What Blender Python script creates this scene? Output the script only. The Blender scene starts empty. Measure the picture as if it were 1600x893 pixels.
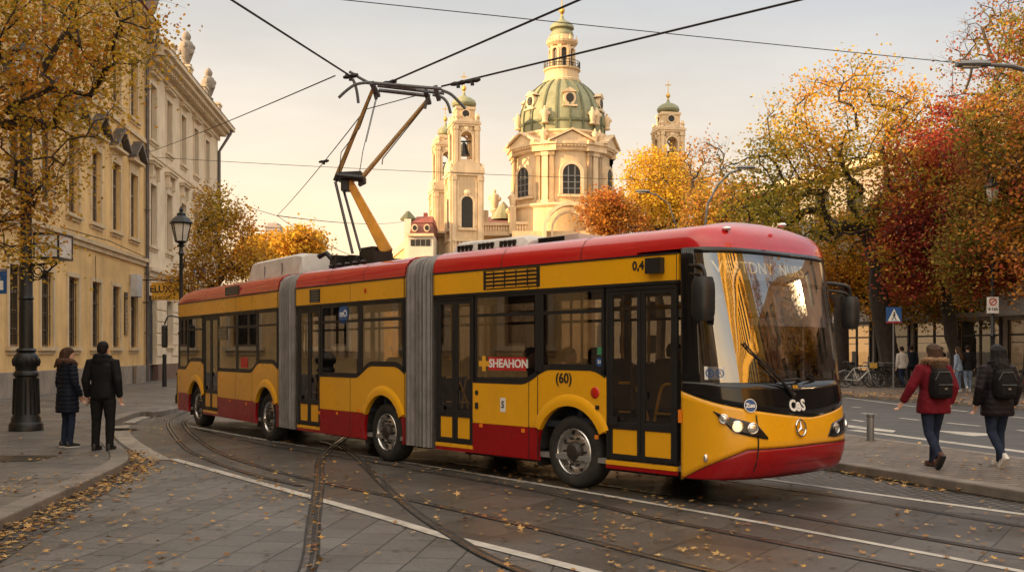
import bpy, bmesh, math, random
import numpy as np
from mathutils import Matrix, Vector
R = math.radians
scene = bpy.context.scene
COL = scene.collection
random.seed(7)
F, CX, HY, CH = 1600.0, 800.0, 547.0, 1.66     # focal length (px), principal column, horizon row, eye height

def P(px, py, z=0.0):
    "point of the level z seen at a pixel of the photograph"
    d = F * (CH - z) / (py - HY)
    return Vector(((px - CX) * d / F, d, z))
def D(px, py, d):
    return Vector(((px - CX) * d / F, d, CH + (HY - py) * d / F))

# ------------------------------------------------------------------ materials
def newmat(name):
    m = bpy.data.materials.new(name); m.use_nodes = True
    nt = m.node_tree
    for n in list(nt.nodes): nt.nodes.remove(n)
    return m, nt, nt.nodes.new('ShaderNodeOutputMaterial')
def N(nt, t, **kw):
    n = nt.nodes.new(t)
    for k, v in kw.items():
        if k in n.inputs: n.inputs[k].default_value = v
        else: setattr(n, k, v)
    return n
def L(nt, a, b): nt.links.new(a, b)
def c4(c): return (c[0], c[1], c[2], 1.0)
def mix(nt, fac, a, b, mode='MIX'):
    n = nt.nodes.new('ShaderNodeMix'); n.data_type = 'RGBA'; n.blend_type = mode
    for sock, v in ((n.inputs[0], fac), (n.inputs[6], a), (n.inputs[7], b)):
        if hasattr(v, 'links') or isinstance(v, bpy.types.NodeSocket): L(nt, v, sock)
        elif isinstance(v, (int, float)): sock.default_value = v if sock.type == 'VALUE' else (v, v, v, 1)
        else: sock.default_value = c4(v)
    return n.outputs[2]
def noise(nt, vec, scale, detail=5, rough=.6):
    n = N(nt, 'ShaderNodeTexNoise', Scale=scale, Detail=detail, Roughness=rough)
    L(nt, vec, n.inputs['Vector']); return n.outputs['Fac']
def ramp(nt, fac, stops):
    n = nt.nodes.new('ShaderNodeValToRGB'); e = n.color_ramp.elements
    while len(e) < len(stops): e.new(.5)
    for k, (p, c) in enumerate(stops):
        e[k].position = p; e[k].color = c4(c) if not isinstance(c, (int, float)) else (c, c, c, 1)
    L(nt, fac, n.inputs[0]); return n.outputs[0]
def mapping(nt, vec, scale=(1, 1, 1), rot=(0, 0, 0), loc=(0, 0, 0)):
    n = nt.nodes.new('ShaderNodeMapping')
    n.inputs['Scale'].default_value = scale; n.inputs['Rotation'].default_value = rot; n.inputs['Location'].default_value = loc
    L(nt, vec, n.inputs['Vector']); return n.outputs[0]
MATS = {}
def mat(name, base, rough=.5, metal=0.0, var=.18, scale=3.0, bump=0.0, bscale=40.0, coat=0.0, streak=0.0, dirt=None, dirtfac=.5, spec=.5, emit=None):
    "principled surface with mottled colour, optional vertical streaks, dirt and bump"
    m, nt, out = newmat(name)
    b = N(nt, 'ShaderNodeBsdfPrincipled', Roughness=rough, Metallic=metal)
    b.inputs['Coat Weight'].default_value = coat; b.inputs['Coat Roughness'].default_value = .08
    b.inputs['Specular IOR Level'].default_value = spec
    tc = nt.nodes.new('ShaderNodeTexCoord'); v = tc.outputs['Object']
    f = noise(nt, v, scale)
    lo = [max(0, x * (1 - var)) for x in base]; hi = [min(1, x * (1 + var)) for x in base]
    col = ramp(nt, f, [(.3, lo), (.7, hi)])
    if streak:
        s = noise(nt, mapping(nt, v, (1.6, 1.6, .12)), 2.2, 6)
        col = mix(nt, ramp(nt, s, [(.42, 0.0), (.75, streak)]), col, [x * .55 for x in base])
    if dirt:
        dn = noise(nt, v, scale * .45, 8, .7)
        col = mix(nt, ramp(nt, dn, [(.48, 0.0), (.72, dirtfac)]), col, dirt)
    L(nt, col, b.inputs['Base Color'])
    rn = ramp(nt, noise(nt, v, scale * 2.3), [(.3, max(.02, rough * .8)), (.7, min(1, rough * 1.25))])
    L(nt, rn, b.inputs['Roughness'])
    if bump:
        bn = N(nt, 'ShaderNodeBump', Strength=bump, Distance=.02)
        L(nt, noise(nt, v, bscale, 6), bn.inputs['Height']); L(nt, bn.outputs[0], b.inputs['Normal'])
    if emit:
        b.inputs['Emission Color'].default_value = c4(emit[0]); b.inputs['Emission Strength'].default_value = emit[1]
    L(nt, b.outputs[0], out.inputs[0]); MATS[name] = m
    return m
def glass(name, tint, base=.06, ior=1.6, rough=.01):
    "thin tinted glazing: reflects by Fresnel, lets tinted light through"
    m, nt, out = newmat(name)
    t = N(nt, 'ShaderNodeBsdfTransparent'); t.inputs[0].default_value = c4(tint)
    g = N(nt, 'ShaderNodeBsdfGlossy', Roughness=rough); g.inputs[0].default_value = (1, 1, 1, 1)
    fr = N(nt, 'ShaderNodeFresnel', IOR=ior); ge = nt.nodes.new('ShaderNodeNewGeometry')
    io = N(nt, 'ShaderNodeMath', operation='MULTIPLY_ADD'); io.inputs[1].default_value = 1 / ior - ior; io.inputs[2].default_value = ior
    L(nt, ge.outputs['Backfacing'], io.inputs[0]); L(nt, io.outputs[0], fr.inputs['IOR'])      # same reflectance from either side
    ma = N(nt, 'ShaderNodeMath', operation='MULTIPLY_ADD'); ma.inputs[1].default_value = 1 - base; ma.inputs[2].default_value = base
    L(nt, fr.outputs[0], ma.inputs[0])
    mx = nt.nodes.new('ShaderNodeMixShader')
    L(nt, ma.outputs[0], mx.inputs[0]); L(nt, t.outputs[0], mx.inputs[1]); L(nt, g.outputs[0], mx.inputs[2])
    L(nt, mx.outputs[0], out.inputs[0]); MATS[name] = m
    return m
def brickmat(name, c1, c2, mortar, bw, bh, msize, rot=0.0, rough=.7, bump=.4, wallx=False, off=.5, wear=.3, spec=.4, freq=2):
    "courses of slabs, setts or bricks laid in world metres"
    m, nt, out = newmat(name)
    b = N(nt, 'ShaderNodeBsdfPrincipled', Roughness=rough); b.inputs['Specular IOR Level'].default_value = spec
    tc = nt.nodes.new('ShaderNodeTexCoord'); v = tc.outputs['Object']
    wob = N(nt, 'ShaderNodeTexNoise', Scale=1.1, Detail=2.0); L(nt, v, wob.inputs['Vector'])
    vv = mapping(nt, v, (1, 1, 1), (0, 0, rot))
    ad = N(nt, 'ShaderNodeVectorMath', operation='MULTIPLY_ADD'); ad.inputs[1].default_value = (.05, .05, .05)
    L(nt, wob.outputs['Color'], ad.inputs[0]); L(nt, vv, ad.inputs[2])
    br = N(nt, 'ShaderNodeTexBrick', Scale=1.0); br.offset = off; br.offset_frequency = freq
    br.inputs['Color1'].default_value = c4(c1); br.inputs['Color2'].default_value = c4(c2); br.inputs['Mortar'].default_value = c4(mortar)
    br.inputs['Mortar Size'].default_value = msize; br.inputs['Mortar Smooth'].default_value = .3; br.inputs['Bias'].default_value = 0
    br.inputs['Brick Width'].default_value = bw; br.inputs['Row Height'].default_value = bh
    L(nt, ad.outputs[0], br.inputs['Vector'])
    big = noise(nt, v, .55, 7, .65); fine = noise(nt, v, 26, 5, .7)
    col = mix(nt, 1.0, br.outputs['Color'], ramp(nt, big, [(.3, 1 - wear), (.72, 1 + wear * .6)]), 'MULTIPLY')
    col = mix(nt, 1.0, col, ramp(nt, fine, [(.3, .66), (.7, 1.26)]), 'MULTIPLY')
    L(nt, col, b.inputs['Base Color'])
    L(nt, ramp(nt, noise(nt, v, .9, 5), [(.35, rough * .72), (.65, min(1, rough * 1.2))]), b.inputs['Roughness'])
    h = N(nt, 'ShaderNodeMath', operation='MULTIPLY_ADD'); h.inputs[1].default_value = .25
    L(nt, fine, h.inputs[0])
    inv = N(nt, 'ShaderNodeMath', operation='SUBTRACT'); inv.inputs[0].default_value = 1.0; L(nt, br.outputs['Fac'], inv.inputs[1])
    L(nt, inv.outputs[0], h.inputs[2])
    bn = N(nt, 'ShaderNodeBump', Strength=bump, Distance=.012); L(nt, h.outputs[0], bn.inputs['Height']); L(nt, bn.outputs[0], b.inputs['Normal'])
    L(nt, b.outputs[0], out.inputs[0]); MATS[name] = m
    return m
def leafmat(name, trans=.35, rough=.6):
    "leaf colour comes from each leaf's own tint attribute; light also passes through"
    m, nt, out = newmat(name)
    a = N(nt, 'ShaderNodeAttribute', attribute_name='tint')
    d = N(nt, 'ShaderNodeBsdfPrincipled', Roughness=rough); d.inputs['Specular IOR Level'].default_value = .25
    t = nt.nodes.new('ShaderNodeBsdfTranslucent'); mx = N(nt, 'ShaderNodeMixShader'); mx.inputs[0].default_value = trans
    L(nt, a.outputs['Color'], d.inputs['Base Color']); L(nt, a.outputs['Color'], t.inputs[0])
    L(nt, d.outputs[0], mx.inputs[1]); L(nt, t.outputs[0], mx.inputs[2]); L(nt, mx.outputs[0], out.inputs[0]); MATS[name] = m
    return m

mat('bus_yellow', (.80, .385, .006), .30, coat=.4, var=.06, scale=1.2, dirt=(.30, .17, .04), dirtfac=.22, bump=.05, bscale=2.5)
mat('bus_red_shaded', (.29, .004, .007), .30, coat=.22, spec=.35, var=.08, scale=1.4, dirt=(.14, .02, .02), dirtfac=.3, bump=.05, bscale=2.5)  # red darkened: shade of the bumper's underside put into the colour
mat('roof_red', (.46, .007, .012), .20, coat=.7, var=.08, scale=1.0, dirt=(.26, .03, .02), dirtfac=.3, bump=.08, bscale=2.0)
mat('black_gloss', (.008, .008, .009), .12, var=.1, spec=.55)
mat('black_trim', (.013, .013, .014), .45)
mat('dark_rubber', (.020, .019, .018), .75, bump=.2, dirt=(.07, .06, .05), dirtfac=.5, scale=6)
mat('bellows_grey', (.215, .20, .19), .62, var=.2, scale=5, dirt=(.09, .08, .07), dirtfac=.5)
mat('wheel_steel', (.66, .65, .64), .28, .9, var=.12, scale=9, dirt=(.22, .18, .15), dirtfac=.4)
mat('hub_dark', (.05, .045, .04), .5, .5)
mat('chrome', (.75, .74, .72), .12, 1.0)
mat('roof_white', (.56, .53, .49), .5, dirt=(.30, .26, .21), dirtfac=.45)
mat('interior_grey', (.22, .21, .20), .7)
mat('interior_dark', (.035, .035, .038), .8)
mat('seat_fabric', (.020, .025, .045), .85)
mat('handrail_yellow', (.70, .36, .02), .35)
mat('blind_cloth', (.50, .50, .52), .8)
mat('lamp_clear', (.78, .78, .76), .08, .8)
mat('lamp_warm', (.9, .62, .25), .15, .2, emit=((1, .72, .32), .9))
mat('amber', (.80, .22, .02), .2); mat('tail_red', (.5, .02, .01), .2)
mat('led_panel', (.30, .31, .32), .35, spec=.8)  # pale grey puts the sky's reflection into the panel colour
mat('led_text', (.5, .36, .14), .6, emit=((1, .74, .34), .3))
mat('white_print', (.78, .77, .74), .5); mat('black_print', (.015, .014, .014), .5)
mat('blue_sign', (.02, .085, .26), .4); mat('red_sign', (.50, .02, .02), .45); mat('yellow_sign', (.70, .36, .03), .5)
mat('green_print', (.05, .25, .12), .5)
mat('arm_yellow', (.60, .28, .015), .35, dirt=(.18, .10, .03), dirtfac=.6, scale=5)
mat('arm_brown', (.32, .19, .065), .45, .3, dirt=(.06, .04, .02), dirtfac=.6, scale=7)
mat('pan_grey', (.085, .09, .095), .45, .3); mat('townhouse_stone', (.27, .215, .15), .85, var=.25, scale=1.1, streak=.5, bump=.2); mat('wire', (.016, .015, .015), .6)
mat('iron_black', (.012, .013, .014), .38, .2, bump=.15, bscale=60, dirt=(.04, .04, .04))
mat('steel_grey', (.20, .20, .20), .45, .6)
mat('box_white', (.60, .58, .54), .5); mat('lantern_glass', (.62, .58, .50), .25, spec=.6)
mat('plaster_yellow', (.78, .52, .225), .88, var=.14, scale=.7, bump=.12, bscale=18, streak=.42, dirt=(.30, .19, .08), dirtfac=.42)
mat('plaster_cream', (.76, .63, .45), .88, var=.12, scale=.8, bump=.10, bscale=18, streak=.30, dirt=(.33, .26, .17), dirtfac=.35)
mat('brown_brick', (.10, .065, .05), .85, var=.25, scale=1.2, bump=.2)
mat('ochre_facade', (.80, .46, .07), .85, var=.12, scale=.6, streak=.3)
mat('trim_stone', (.62, .48, .30), .85, var=.18, scale=1.5, bump=.12, bscale=22, streak=.3)
mat('trim_cream', (.68, .56, .40), .85, var=.15, scale=1.5, bump=.1, bscale=22, streak=.3)
mat('plinth_stone', (.27, .23, .19), .85, var=.25, scale=2, bump=.2, bscale=25, streak=.3)
mat('plinth_brown', (.15, .09, .07), .8, var=.2)
mat('window_wood', (.20, .15, .10), .6, var=.2, scale=4)
mat('window_glass', (.020, .017, .014), .06, spec=.7, var=.3, scale=1.2)
mat('zinc', (.12, .11, .11), .5, .5, var=.2)
mat('tar_dark', (.045, .040, .036), .55)
mat('church_stone', (.66, .485, .29), .85, var=.2, scale=.3, bump=.15, bscale=3, streak=.5, dirt=(.36, .25, .14), dirtfac=.35)
mat('church_trim', (.70, .53, .335), .85, var=.2, scale=.6, bump=.15, bscale=3, streak=.42)
mat('church_glass', (.030, .026, .022), .45, spec=.3)
mat('patina', (.25, .255, .15), .6, var=.25, scale=.5, streak=.55, dirt=(.28, .22, .08), dirtfac=.5)
mat('patina_dark', (.11, .12, .062), .6, var=.25, scale=.8)
mat('gilt', (.62, .40, .10), .35, .7)
mat('roof_maroon', (.17, .06, .045), .75, var=.2, scale=.8)
mat('roof_tile', (.24, .060, .042), .75, var=.25, scale=1.5)
mat('house_wall', (.62, .56, .45), .85, var=.1, scale=.5)
mat('hazed_wall', (.42, .35, .32), .9, var=.1, scale=.2)  # pale tone puts distance haze into the wall colour
mat('bark', (.035, .026, .019), .9, var=.4, scale=5, bump=.8, bscale=22)
mat('bark_mossy', (.045, .036, .020), .9, var=.4, scale=4, bump=.8, bscale=22)
mat('asphalt', (.062, .062, .066), .62, var=.18, scale=.8, bump=.25, bscale=90, dirt=(.045, .043, .042), dirtfac=.5)
mat('ground_dark', (.075, .068, .06), .85, var=.25, scale=.4)
mat('line_white', (.42, .395, .35), .7, var=.2, scale=3, dirt=(.12, .11, .10), dirtfac=.75, bump=.1)
mat('band_stone', (.30, .265, .22), .75, var=.25, scale=2.2, dirt=(.10, .09, .08), dirtfac=.6, bump=.2)
mat('kerb_stone', (.185, .160, .135), .75, var=.25, scale=2.5, dirt=(.07, .06, .05), dirtfac=.6, bump=.25)
mat('rail_steel', (.36, .34, .32), .22, .9, var=.3, scale=5, dirt=(.09, .07, .055), dirtfac=.5)
mat('rail_groove', (.020, .018, .017), .85, var=.3)
mat('skin', (.50, .29, .20), .55, var=.08); 
mat('hair_brown', (.055, .030, .017), .55, var=.3, scale=30, bump=.4, bscale=120, spec=.15); mat('hair_black', (.010, .008, .008), .5, var=.3, scale=30, bump=.4, bscale=120, spec=.15)
mat('hair_dark', (.020, .012, .009), .5, var=.3, scale=30, bump=.4, bscale=120, spec=.15)
mat('coat_navy', (.010, .013, .022), .6, bump=.25, bscale=30, spec=.15); mat('coat_black', (.009, .009, .010), .7, bump=.25, bscale=30, spec=.15)
mat('coat_red', (.13, .008, .016), .75, bump=.3, bscale=35, var=.25, spec=.15); mat('coat_plum', (.013, .010, .012), .55, bump=.25, bscale=30, spec=.15)
mat('denim', (.018, .026, .050), .85, var=.3, scale=8, bump=.3, bscale=60, spec=.15); mat('denim_pale', (.16, .21, .29), .85, var=.2, scale=8, spec=.15)
mat('trouser_black', (.010, .010, .011), .8, bump=.2, bscale=40, spec=.15)
mat('fur', (.30, .18, .10), .95, var=.5, scale=45, bump=1.0, bscale=120); mat('fur_dark', (.12, .06, .04), .95, var=.5, scale=45, bump=1.0, bscale=120)
mat('shoe_brown', (.07, .022, .014), .6); mat('shoe_white', (.60, .56, .52), .6); mat('sole_white', (.62, .60, .56), .6); mat('shoe_black', (.012, .012, .012), .5)
mat('pack_black', (.010, .010, .011), .65, bump=.35, bscale=45, spec=.15); mat('jacket_white', (.52, .48, .44), .8, spec=.15); mat('jacket_blue', (.24, .30, .40), .8, spec=.15)
mat('shop_fascia', (.46, .46, .46), .6); mat('shop_dark', (.030, .028, .027), .5); mat('shop_wall', (.34, .31, .28), .85, streak=.2)
mat('shop_light', (.7, .42, .16), .6, var=.5, scale=1.6, emit=((1, .50, .16), .30)); mat('shop_light_dim', (.25, .2, .15), .6, var=.6, scale=1.2, emit=((1, .62, .32), .06))
mat('bike_black', (.012, .012, .013), .35, .3); mat('bike_white', (.5, .49, .46), .4); mat('bike_yellow', (.42, .24, .02), .4); mat('bike_red', (.25, .015, .015), .35)
mat('concrete', (.20, .185, .165), .8, var=.2, bump=.2)
glass('bus_glass', (.32, .30, .28), .14, 1.5)
glass('door_glass', (.46, .43, .40), .09, 1.5)
glass('windscreen_glass', (.50, .50, .50), .25, 1.5)
glass('shop_glass', (.85, .84, .82), .05, 1.45)
brickmat('slab_paving', (.138, .130, .121), (.096, .090, .084), (.020, .019, .018), .50, .38, .009, R(98), rough=.48, bump=.35, wear=.34)
brickmat('track_slabs', (.108, .099, .091), (.070, .065, .060), (.022, .020, .018), 1.5, .75, .008, R(-56), rough=.40, bump=.25, wear=.42)
brickmat('sidewalk_slabs', (.158, .145, .131), (.112, .103, .094), (.030, .027, .024), .70, .50, .012, R(8), rough=.55, bump=.35, wear=.34)
brickmat('sidewalk_bricks', (.185, .152, .128), (.130, .106, .090), (.040, .033, .028), .32, .17, .012, R(-16), rough=.72, bump=.5, wear=.25)
brickmat('setts', (.105, .095, .086), (.062, .056, .052), (.022, .019, .017), .15, .11, .018, R(-34), rough=.5, bump=1.0, wear=.3)
leafmat('leaves', .45); leafmat('fallen_leaf', .1, .7)

# ------------------------------------------------------------------ objects
def tag(o, label=None, cat=None, group=None, kind=None):
    if label: o['label'] = label
    if cat: o['category'] = cat
    if group: o['group'] = group
    if kind: o['kind'] = kind
    return o
def link(o, parent=None):
    COL.objects.link(o)
    if parent: o.parent = parent
    return o
def thing(name, label, cat, loc=(0, 0, 0), rz=0.0, group=None):
    o = bpy.data.objects.new(name, None); o.empty_display_size = .2
    o.location = loc; o.rotation_euler = (0, 0, rz); link(o)
    return tag(o, label, cat, group)
def origin_of(p):
    v = Vector((0, 0, 0))
    while p is not None: v += p.location; p = p.parent
    return v
def copy_tree(o, parent=None):
    c = o.copy(); COL.objects.link(c); c.parent = parent
    for ch in list(o.children): copy_tree(ch, c)
    return c

class MB:
    "collects shapes; build() links them as one mesh object"
    def __init__(s): s.v = []; s.f = []; s.m = []
    def add(s, vs, fs, mi=0):
        o = len(s.v); s.v += [Vector(p) for p in vs]
        for f in fs: s.f.append([o + i for i in f]); s.m.append(mi)
        return s
    def merge(s, other, mi=None):
        o = len(s.v); s.v += other.v
        for f, m in zip(other.f, other.m): s.f.append([o + i for i in f]); s.m.append(m if mi is None else mi)
        return s
    def xf(s, M): s.v = [M @ p for p in s.v]; return s
    def box(s, a, b, mi=0):
        (x0, y0, z0), (x1, y1, z1) = a, b
        x0, x1 = min(x0, x1), max(x0, x1); y0, y1 = min(y0, y1), max(y0, y1); z0, z1 = min(z0, z1), max(z0, z1)
        return s.add([(x0,y0,z0),(x1,y0,z0),(x1,y1,z0),(x0,y1,z0),(x0,y0,z1),(x1,y0,z1),(x1,y1,z1),(x0,y1,z1)],
                     [(3,2,1,0),(4,5,6,7),(0,1,5,4),(1,2,6,5),(2,3,7,6),(3,0,4,7)], mi)
    def obox(s, c, ux, uy, uz, mi=0):
        c, ux, uy, uz = Vector(c), Vector(ux), Vector(uy), Vector(uz)
        vs = [c + ux * i + uy * j + uz * k for k in (-1, 1) for i, j in ((-1,-1),(1,-1),(1,1),(-1,1))]
        return s.add(vs, [(3,2,1,0),(4,5,6,7),(0,1,5,4),(1,2,6,5),(2,3,7,6),(3,0,4,7)], mi)
    def rings(s, rs, cap=True, closed=True, mi=0):
        n = len(rs[0]); o = len(s.v)
        for r in rs: s.v += [Vector(p) for p in r]
        for k in range(len(rs) - 1):
            for i in range(n if closed else n - 1):
                j = (i + 1) % n
                s.f.append([o + k*n + i, o + k*n + j, o + (k+1)*n + j, o + (k+1)*n + i]); s.m.append(mi)
        if cap and closed:
            s.f.append([o + i for i in range(n)][::-1]); s.m.append(mi)
            s.f.append([o + (len(rs)-1)*n + i for i in range(n)]); s.m.append(mi)
        return s
    def tube(s, pts, rad, n=8, cap=True, mi=0, flat=1.0):
        pts = [Vector(p) for p in pts]
        if not hasattr(rad, '__len__'): rad = [rad] * len(pts)
        rs = []; prev = None
        for k, p in enumerate(pts):
            t = (pts[min(k+1, len(pts)-1)] - pts[max(k-1, 0)])
            if t.length < 1e-9: t = Vector((0, 0, 1))
            t.normalize()
            if prev is None: a = Vector((0, 0, 1)) if abs(t.z) < .9 else Vector((1, 0, 0))
            else: a = prev
            u = (a - t * a.dot(t)); u.normalize(); prev = u; w = t.cross(u)
            rs.append([p + (u * math.cos(6.28319*i/n) * flat + w * math.sin(6.28319*i/n)) * rad[k] for i in range(n)])
        return s.rings(rs, cap, True, mi)
    def lathe(s, prof, c=(0, 0, 0), n=16, cap=True, mi=0, phase=0.0, sx=1.0, sy=1.0):
        c = Vector(c)
        return s.rings([[c + Vector((r * sx * math.cos(6.28319*i/n + phase), r * sy * math.sin(6.28319*i/n + phase), z)) for i in range(n)] for r, z in prof], cap, True, mi)
    def ball(s, c, r, n=12, mi=0, sc=(1, 1, 1)):
        c = Vector(c); m = max(4, n // 2)
        return s.rings([[c + Vector((r*sc[0]*math.sin(math.pi*max(.02, min(m-.02, k))/m)*math.cos(6.28319*i/n), r*sc[1]*math.sin(math.pi*max(.02, min(m-.02, k))/m)*math.sin(6.28319*i/n), -r*sc[2]*math.cos(math.pi*k/m))) for i in range(n)] for k in range(m + 1)], True, True, mi)
    def prism(s, pts, ext, mi=0):
        "flat outline (3-D points) pushed along ext"
        n = len(pts); pts = [Vector(p) for p in pts]; e = Vector(ext)
        return s.add(pts + [p + e for p in pts], [list(range(n))[::-1], list(range(n, 2*n))] + [[i, (i+1) % n, n + (i+1) % n, n + i] for i in range(n)], mi)
    def grid(s, fn, us, vs, mi=0):
        o = len(s.v); nu, nv = len(us), len(vs)
        s.v += [Vector(fn(u, v)) for v in vs for u in us]
        for j in range(nv - 1):
            for i in range(nu - 1):
                s.f.append([o + j*nu + i, o + j*nu + i+1, o + (j+1)*nu + i+1, o + (j+1)*nu + i]); s.m.append(mi)
        return s
    def build(s, name, mats, parent=None, M=None, smooth=False, bev=0.0, fix=True, angle=40, solid=0.0):
        me = bpy.data.meshes.new(name)
        o = origin_of(parent)
        vs = [((M @ p) if M else p) - (o if M or parent else Vector()) for p in s.v] if (M or parent) else s.v
        me.from_pydata([tuple(p) for p in vs], [], s.f)
        if not isinstance(mats, (list, tuple)): mats = [mats]
        for m in mats: me.materials.append(MATS[m] if isinstance(m, str) else m)
        me.polygons.foreach_set('material_index', s.m)
        if fix:
            bm = bmesh.new(); bm.from_mesh(me)
            bmesh.ops.recalc_face_normals(bm, faces=bm.faces); bm.to_mesh(me); bm.free()
        if smooth:
            me.polygons.foreach_set('use_smooth', [True] * len(me.polygons))
            me.set_sharp_from_angle(angle=R(angle))
        ob = bpy.data.objects.new(name, me); link(ob, parent)
        if solid:
            md = ob.modifiers.new('solid', 'SOLIDIFY'); md.thickness = solid; md.offset = -1
        if bev:
            md = ob.modifiers.new('bevel', 'BEVEL'); md.width = bev; md.segments = 2; md.limit_method = 'ANGLE'; md.angle_limit = R(35)
        return ob
    def local(s, name, mats, parent=None, **kw):
        "vertices already in the parent's own frame"
        p = parent; ob = s.build(name, mats, None, **kw)
        if p: ob.parent = p
        return ob

def text_mb(body, size, depth=0.0, bold=0.0, sx=1.0, spacing=1.0):
    "lettering as a mesh in its own x-y plane, centred on the origin"
    cu = bpy.data.curves.new('t', 'FONT'); cu.body = body; cu.size = size; cu.extrude = depth; cu.offset = bold
    cu.align_x = 'CENTER'; cu.align_y = 'CENTER'; cu.space_character = spacing; cu.resolution_u = 3
    ob = bpy.data.objects.new('t', cu); COL.objects.link(ob)
    bpy.context.view_layer.update()
    me = bpy.data.meshes.new_from_object(ob.evaluated_get(bpy.context.evaluated_depsgraph_get()))
    mb = MB(); mb.add([(v.co.x * sx, v.co.y, v.co.z) for v in me.vertices], [list(p.vertices) for p in me.polygons])
    bpy.data.objects.remove(ob); bpy.data.curves.remove(cu); bpy.data.meshes.remove(me)
    return mb
def smooth_line(pts, k=6, closed=False):
    pts = [Vector(p) for p in pts]; out = []
    for i in range(len(pts) - 1):
        p0, p1, p2, p3 = pts[max(i-1, 0)], pts[i], pts[i+1], pts[min(i+2, len(pts)-1)]
        for j in range(k):
            t = j / k
            out.append(.5 * ((2*p1) + (p2-p0)*t + (2*p0-5*p1+4*p2-p3)*t*t + (3*p1-p0-3*p2+p3)*t**3))
    return out + [pts[-1]]
def offset_line(pts, o):
    out = []
    for k, p in enumerate(pts):
        t = pts[min(k+1, len(pts)-1)] - pts[max(k-1, 0)]
        n = Vector((-t.y, t.x, 0)); n.normalize(); out.append(Vector((p.x, p.y, 0)) + n * o)
    return out
def strip(mb, pts, o0, o1, z, h=0.0, mi=0):
    a, b = offset_line(pts, o0), offset_line(pts, o1)
    if h:
        rs = [[(p.x, p.y, z), (q.x, q.y, z), (q.x, q.y, z + h), (p.x, p.y, z + h)] for p, q in zip(a, b)]
        mb.rings(rs, True, True, mi)
    else:
        n = len(a)
        mb.add([(p.x, p.y, z) for p in a] + [(p.x, p.y, z) for p in b], [[i, i+1, n+i+1, n+i] for i in range(n-1)], mi)
    return mb
def struct(name, mb, mats, **kw): return tag(mb.build(name, mats, **kw), kind='structure')
# ------------------------------------------------------------------ camera, sky, sun
cam = bpy.data.cameras.new('camera'); cam.sensor_width = 36; cam.lens = 36.0 * F / 1600.0
cam.shift_y = (HY - 446.5) / 1600.0; cam.clip_start = .1; cam.clip_end = 3000
co = bpy.data.objects.new('camera', cam); COL.objects.link(co); co.location = (0, 0, CH); co.rotation_euler = (R(90), 0, 0); scene.camera = co
SUN_EL, SUN_AZ = R(15), R(253)          # azimuth clockwise from +Y: low, from the left and a little behind the camera
w = bpy.data.worlds.new('World'); scene.world = w; w.use_nodes = True
nt = w.node_tree
for n in list(nt.nodes): nt.nodes.remove(n)
wo = nt.nodes.new('ShaderNodeOutputWorld'); bg = N(nt, 'ShaderNodeBackground', Strength=0.10)
sky = nt.nodes.new('ShaderNodeTexSky'); sky.sky_type = 'NISHITA'; sky.sun_disc = False
sky.sun_elevation = SUN_EL; sky.sun_rotation = SUN_AZ; sky.air_density = 1.2; sky.dust_density = 3.0; sky.ozone_density = 1.0
tcw = nt.nodes.new('ShaderNodeTexCoord'); sp = nt.nodes.new('ShaderNodeSeparateXYZ'); L(nt, tcw.outputs['Generated'], sp.inputs[0])
# thin autumn haze: a warm band at the horizon fading to pale grey overhead
band = ramp(nt, sp.outputs['Z'], [(0.0, (7.9, 5.4, 3.05)), (.09, (7.7, 5.6, 3.5)), (.20, (5.7, 4.9, 3.95)), (.34, (3.8, 3.85, 3.85)), (.46, (5.6, 5.3, 4.9)), (.7, (9.0, 8.0, 6.8))])
azx = N(nt, 'ShaderNodeMath', operation='MULTIPLY_ADD'); azx.inputs[1].default_value = .5; azx.inputs[2].default_value = .5; L(nt, sp.outputs['X'], azx.inputs[0])
side = ramp(nt, azx.outputs[0], [(.0, (1.05, 1.02, 1.0)), (.48, (1.0, 1.0, 1.0)), (.75, (.78, .83, .92)), (1.0, (.72, .78, .88))])
cl = noise(nt, mapping(nt, tcw.outputs['Generated'], (1.2, 1.2, 5)), 2.2, 5, .55)
cloud = ramp(nt, cl, [(.35, .90), (.7, 1.07)])
back = ramp(nt, sp.outputs['Y'], [(.0, 1.0), (.01, 1.0)])
ay = N(nt, 'ShaderNodeMath', operation='MULTIPLY_ADD'); ay.inputs[1].default_value = .5; ay.inputs[2].default_value = .5; L(nt, sp.outputs['Y'], ay.inputs[0])
back = ramp(nt, ay.outputs[0], [(.25, (1.7, 1.65, 1.55)), (.56, (1.0, 1.0, 1.0))])
hz = mix(nt, 1.0, mix(nt, 1.0, mix(nt, 1.0, band, side, 'MULTIPLY'), cloud, 'MULTIPLY'), back, 'MULTIPLY')
L(nt, mix(nt, .90, sky.outputs[0], hz), bg.inputs[0]); L(nt, bg.outputs[0], wo.inputs[0])
sl = bpy.data.lights.new('sun', 'SUN'); sl.energy = 5.0; sl.angle = R(.6); sl.color = (1, .66, .32)
so = bpy.data.objects.new('sun', sl); COL.objects.link(so)
sd = Vector((math.sin(SUN_AZ) * math.cos(SUN_EL), math.cos(SUN_AZ) * math.cos(SUN_EL), math.sin(SUN_EL)))
so.rotation_euler = sd.to_track_quat('Z', 'Y').to_euler(); so.location = sd * 60
vs = scene.view_settings; vs.view_transform = 'Standard'; vs.look = 'None'; vs.gamma = 1; vs.exposure = 0.96; vs.use_curve_mapping = False

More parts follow.
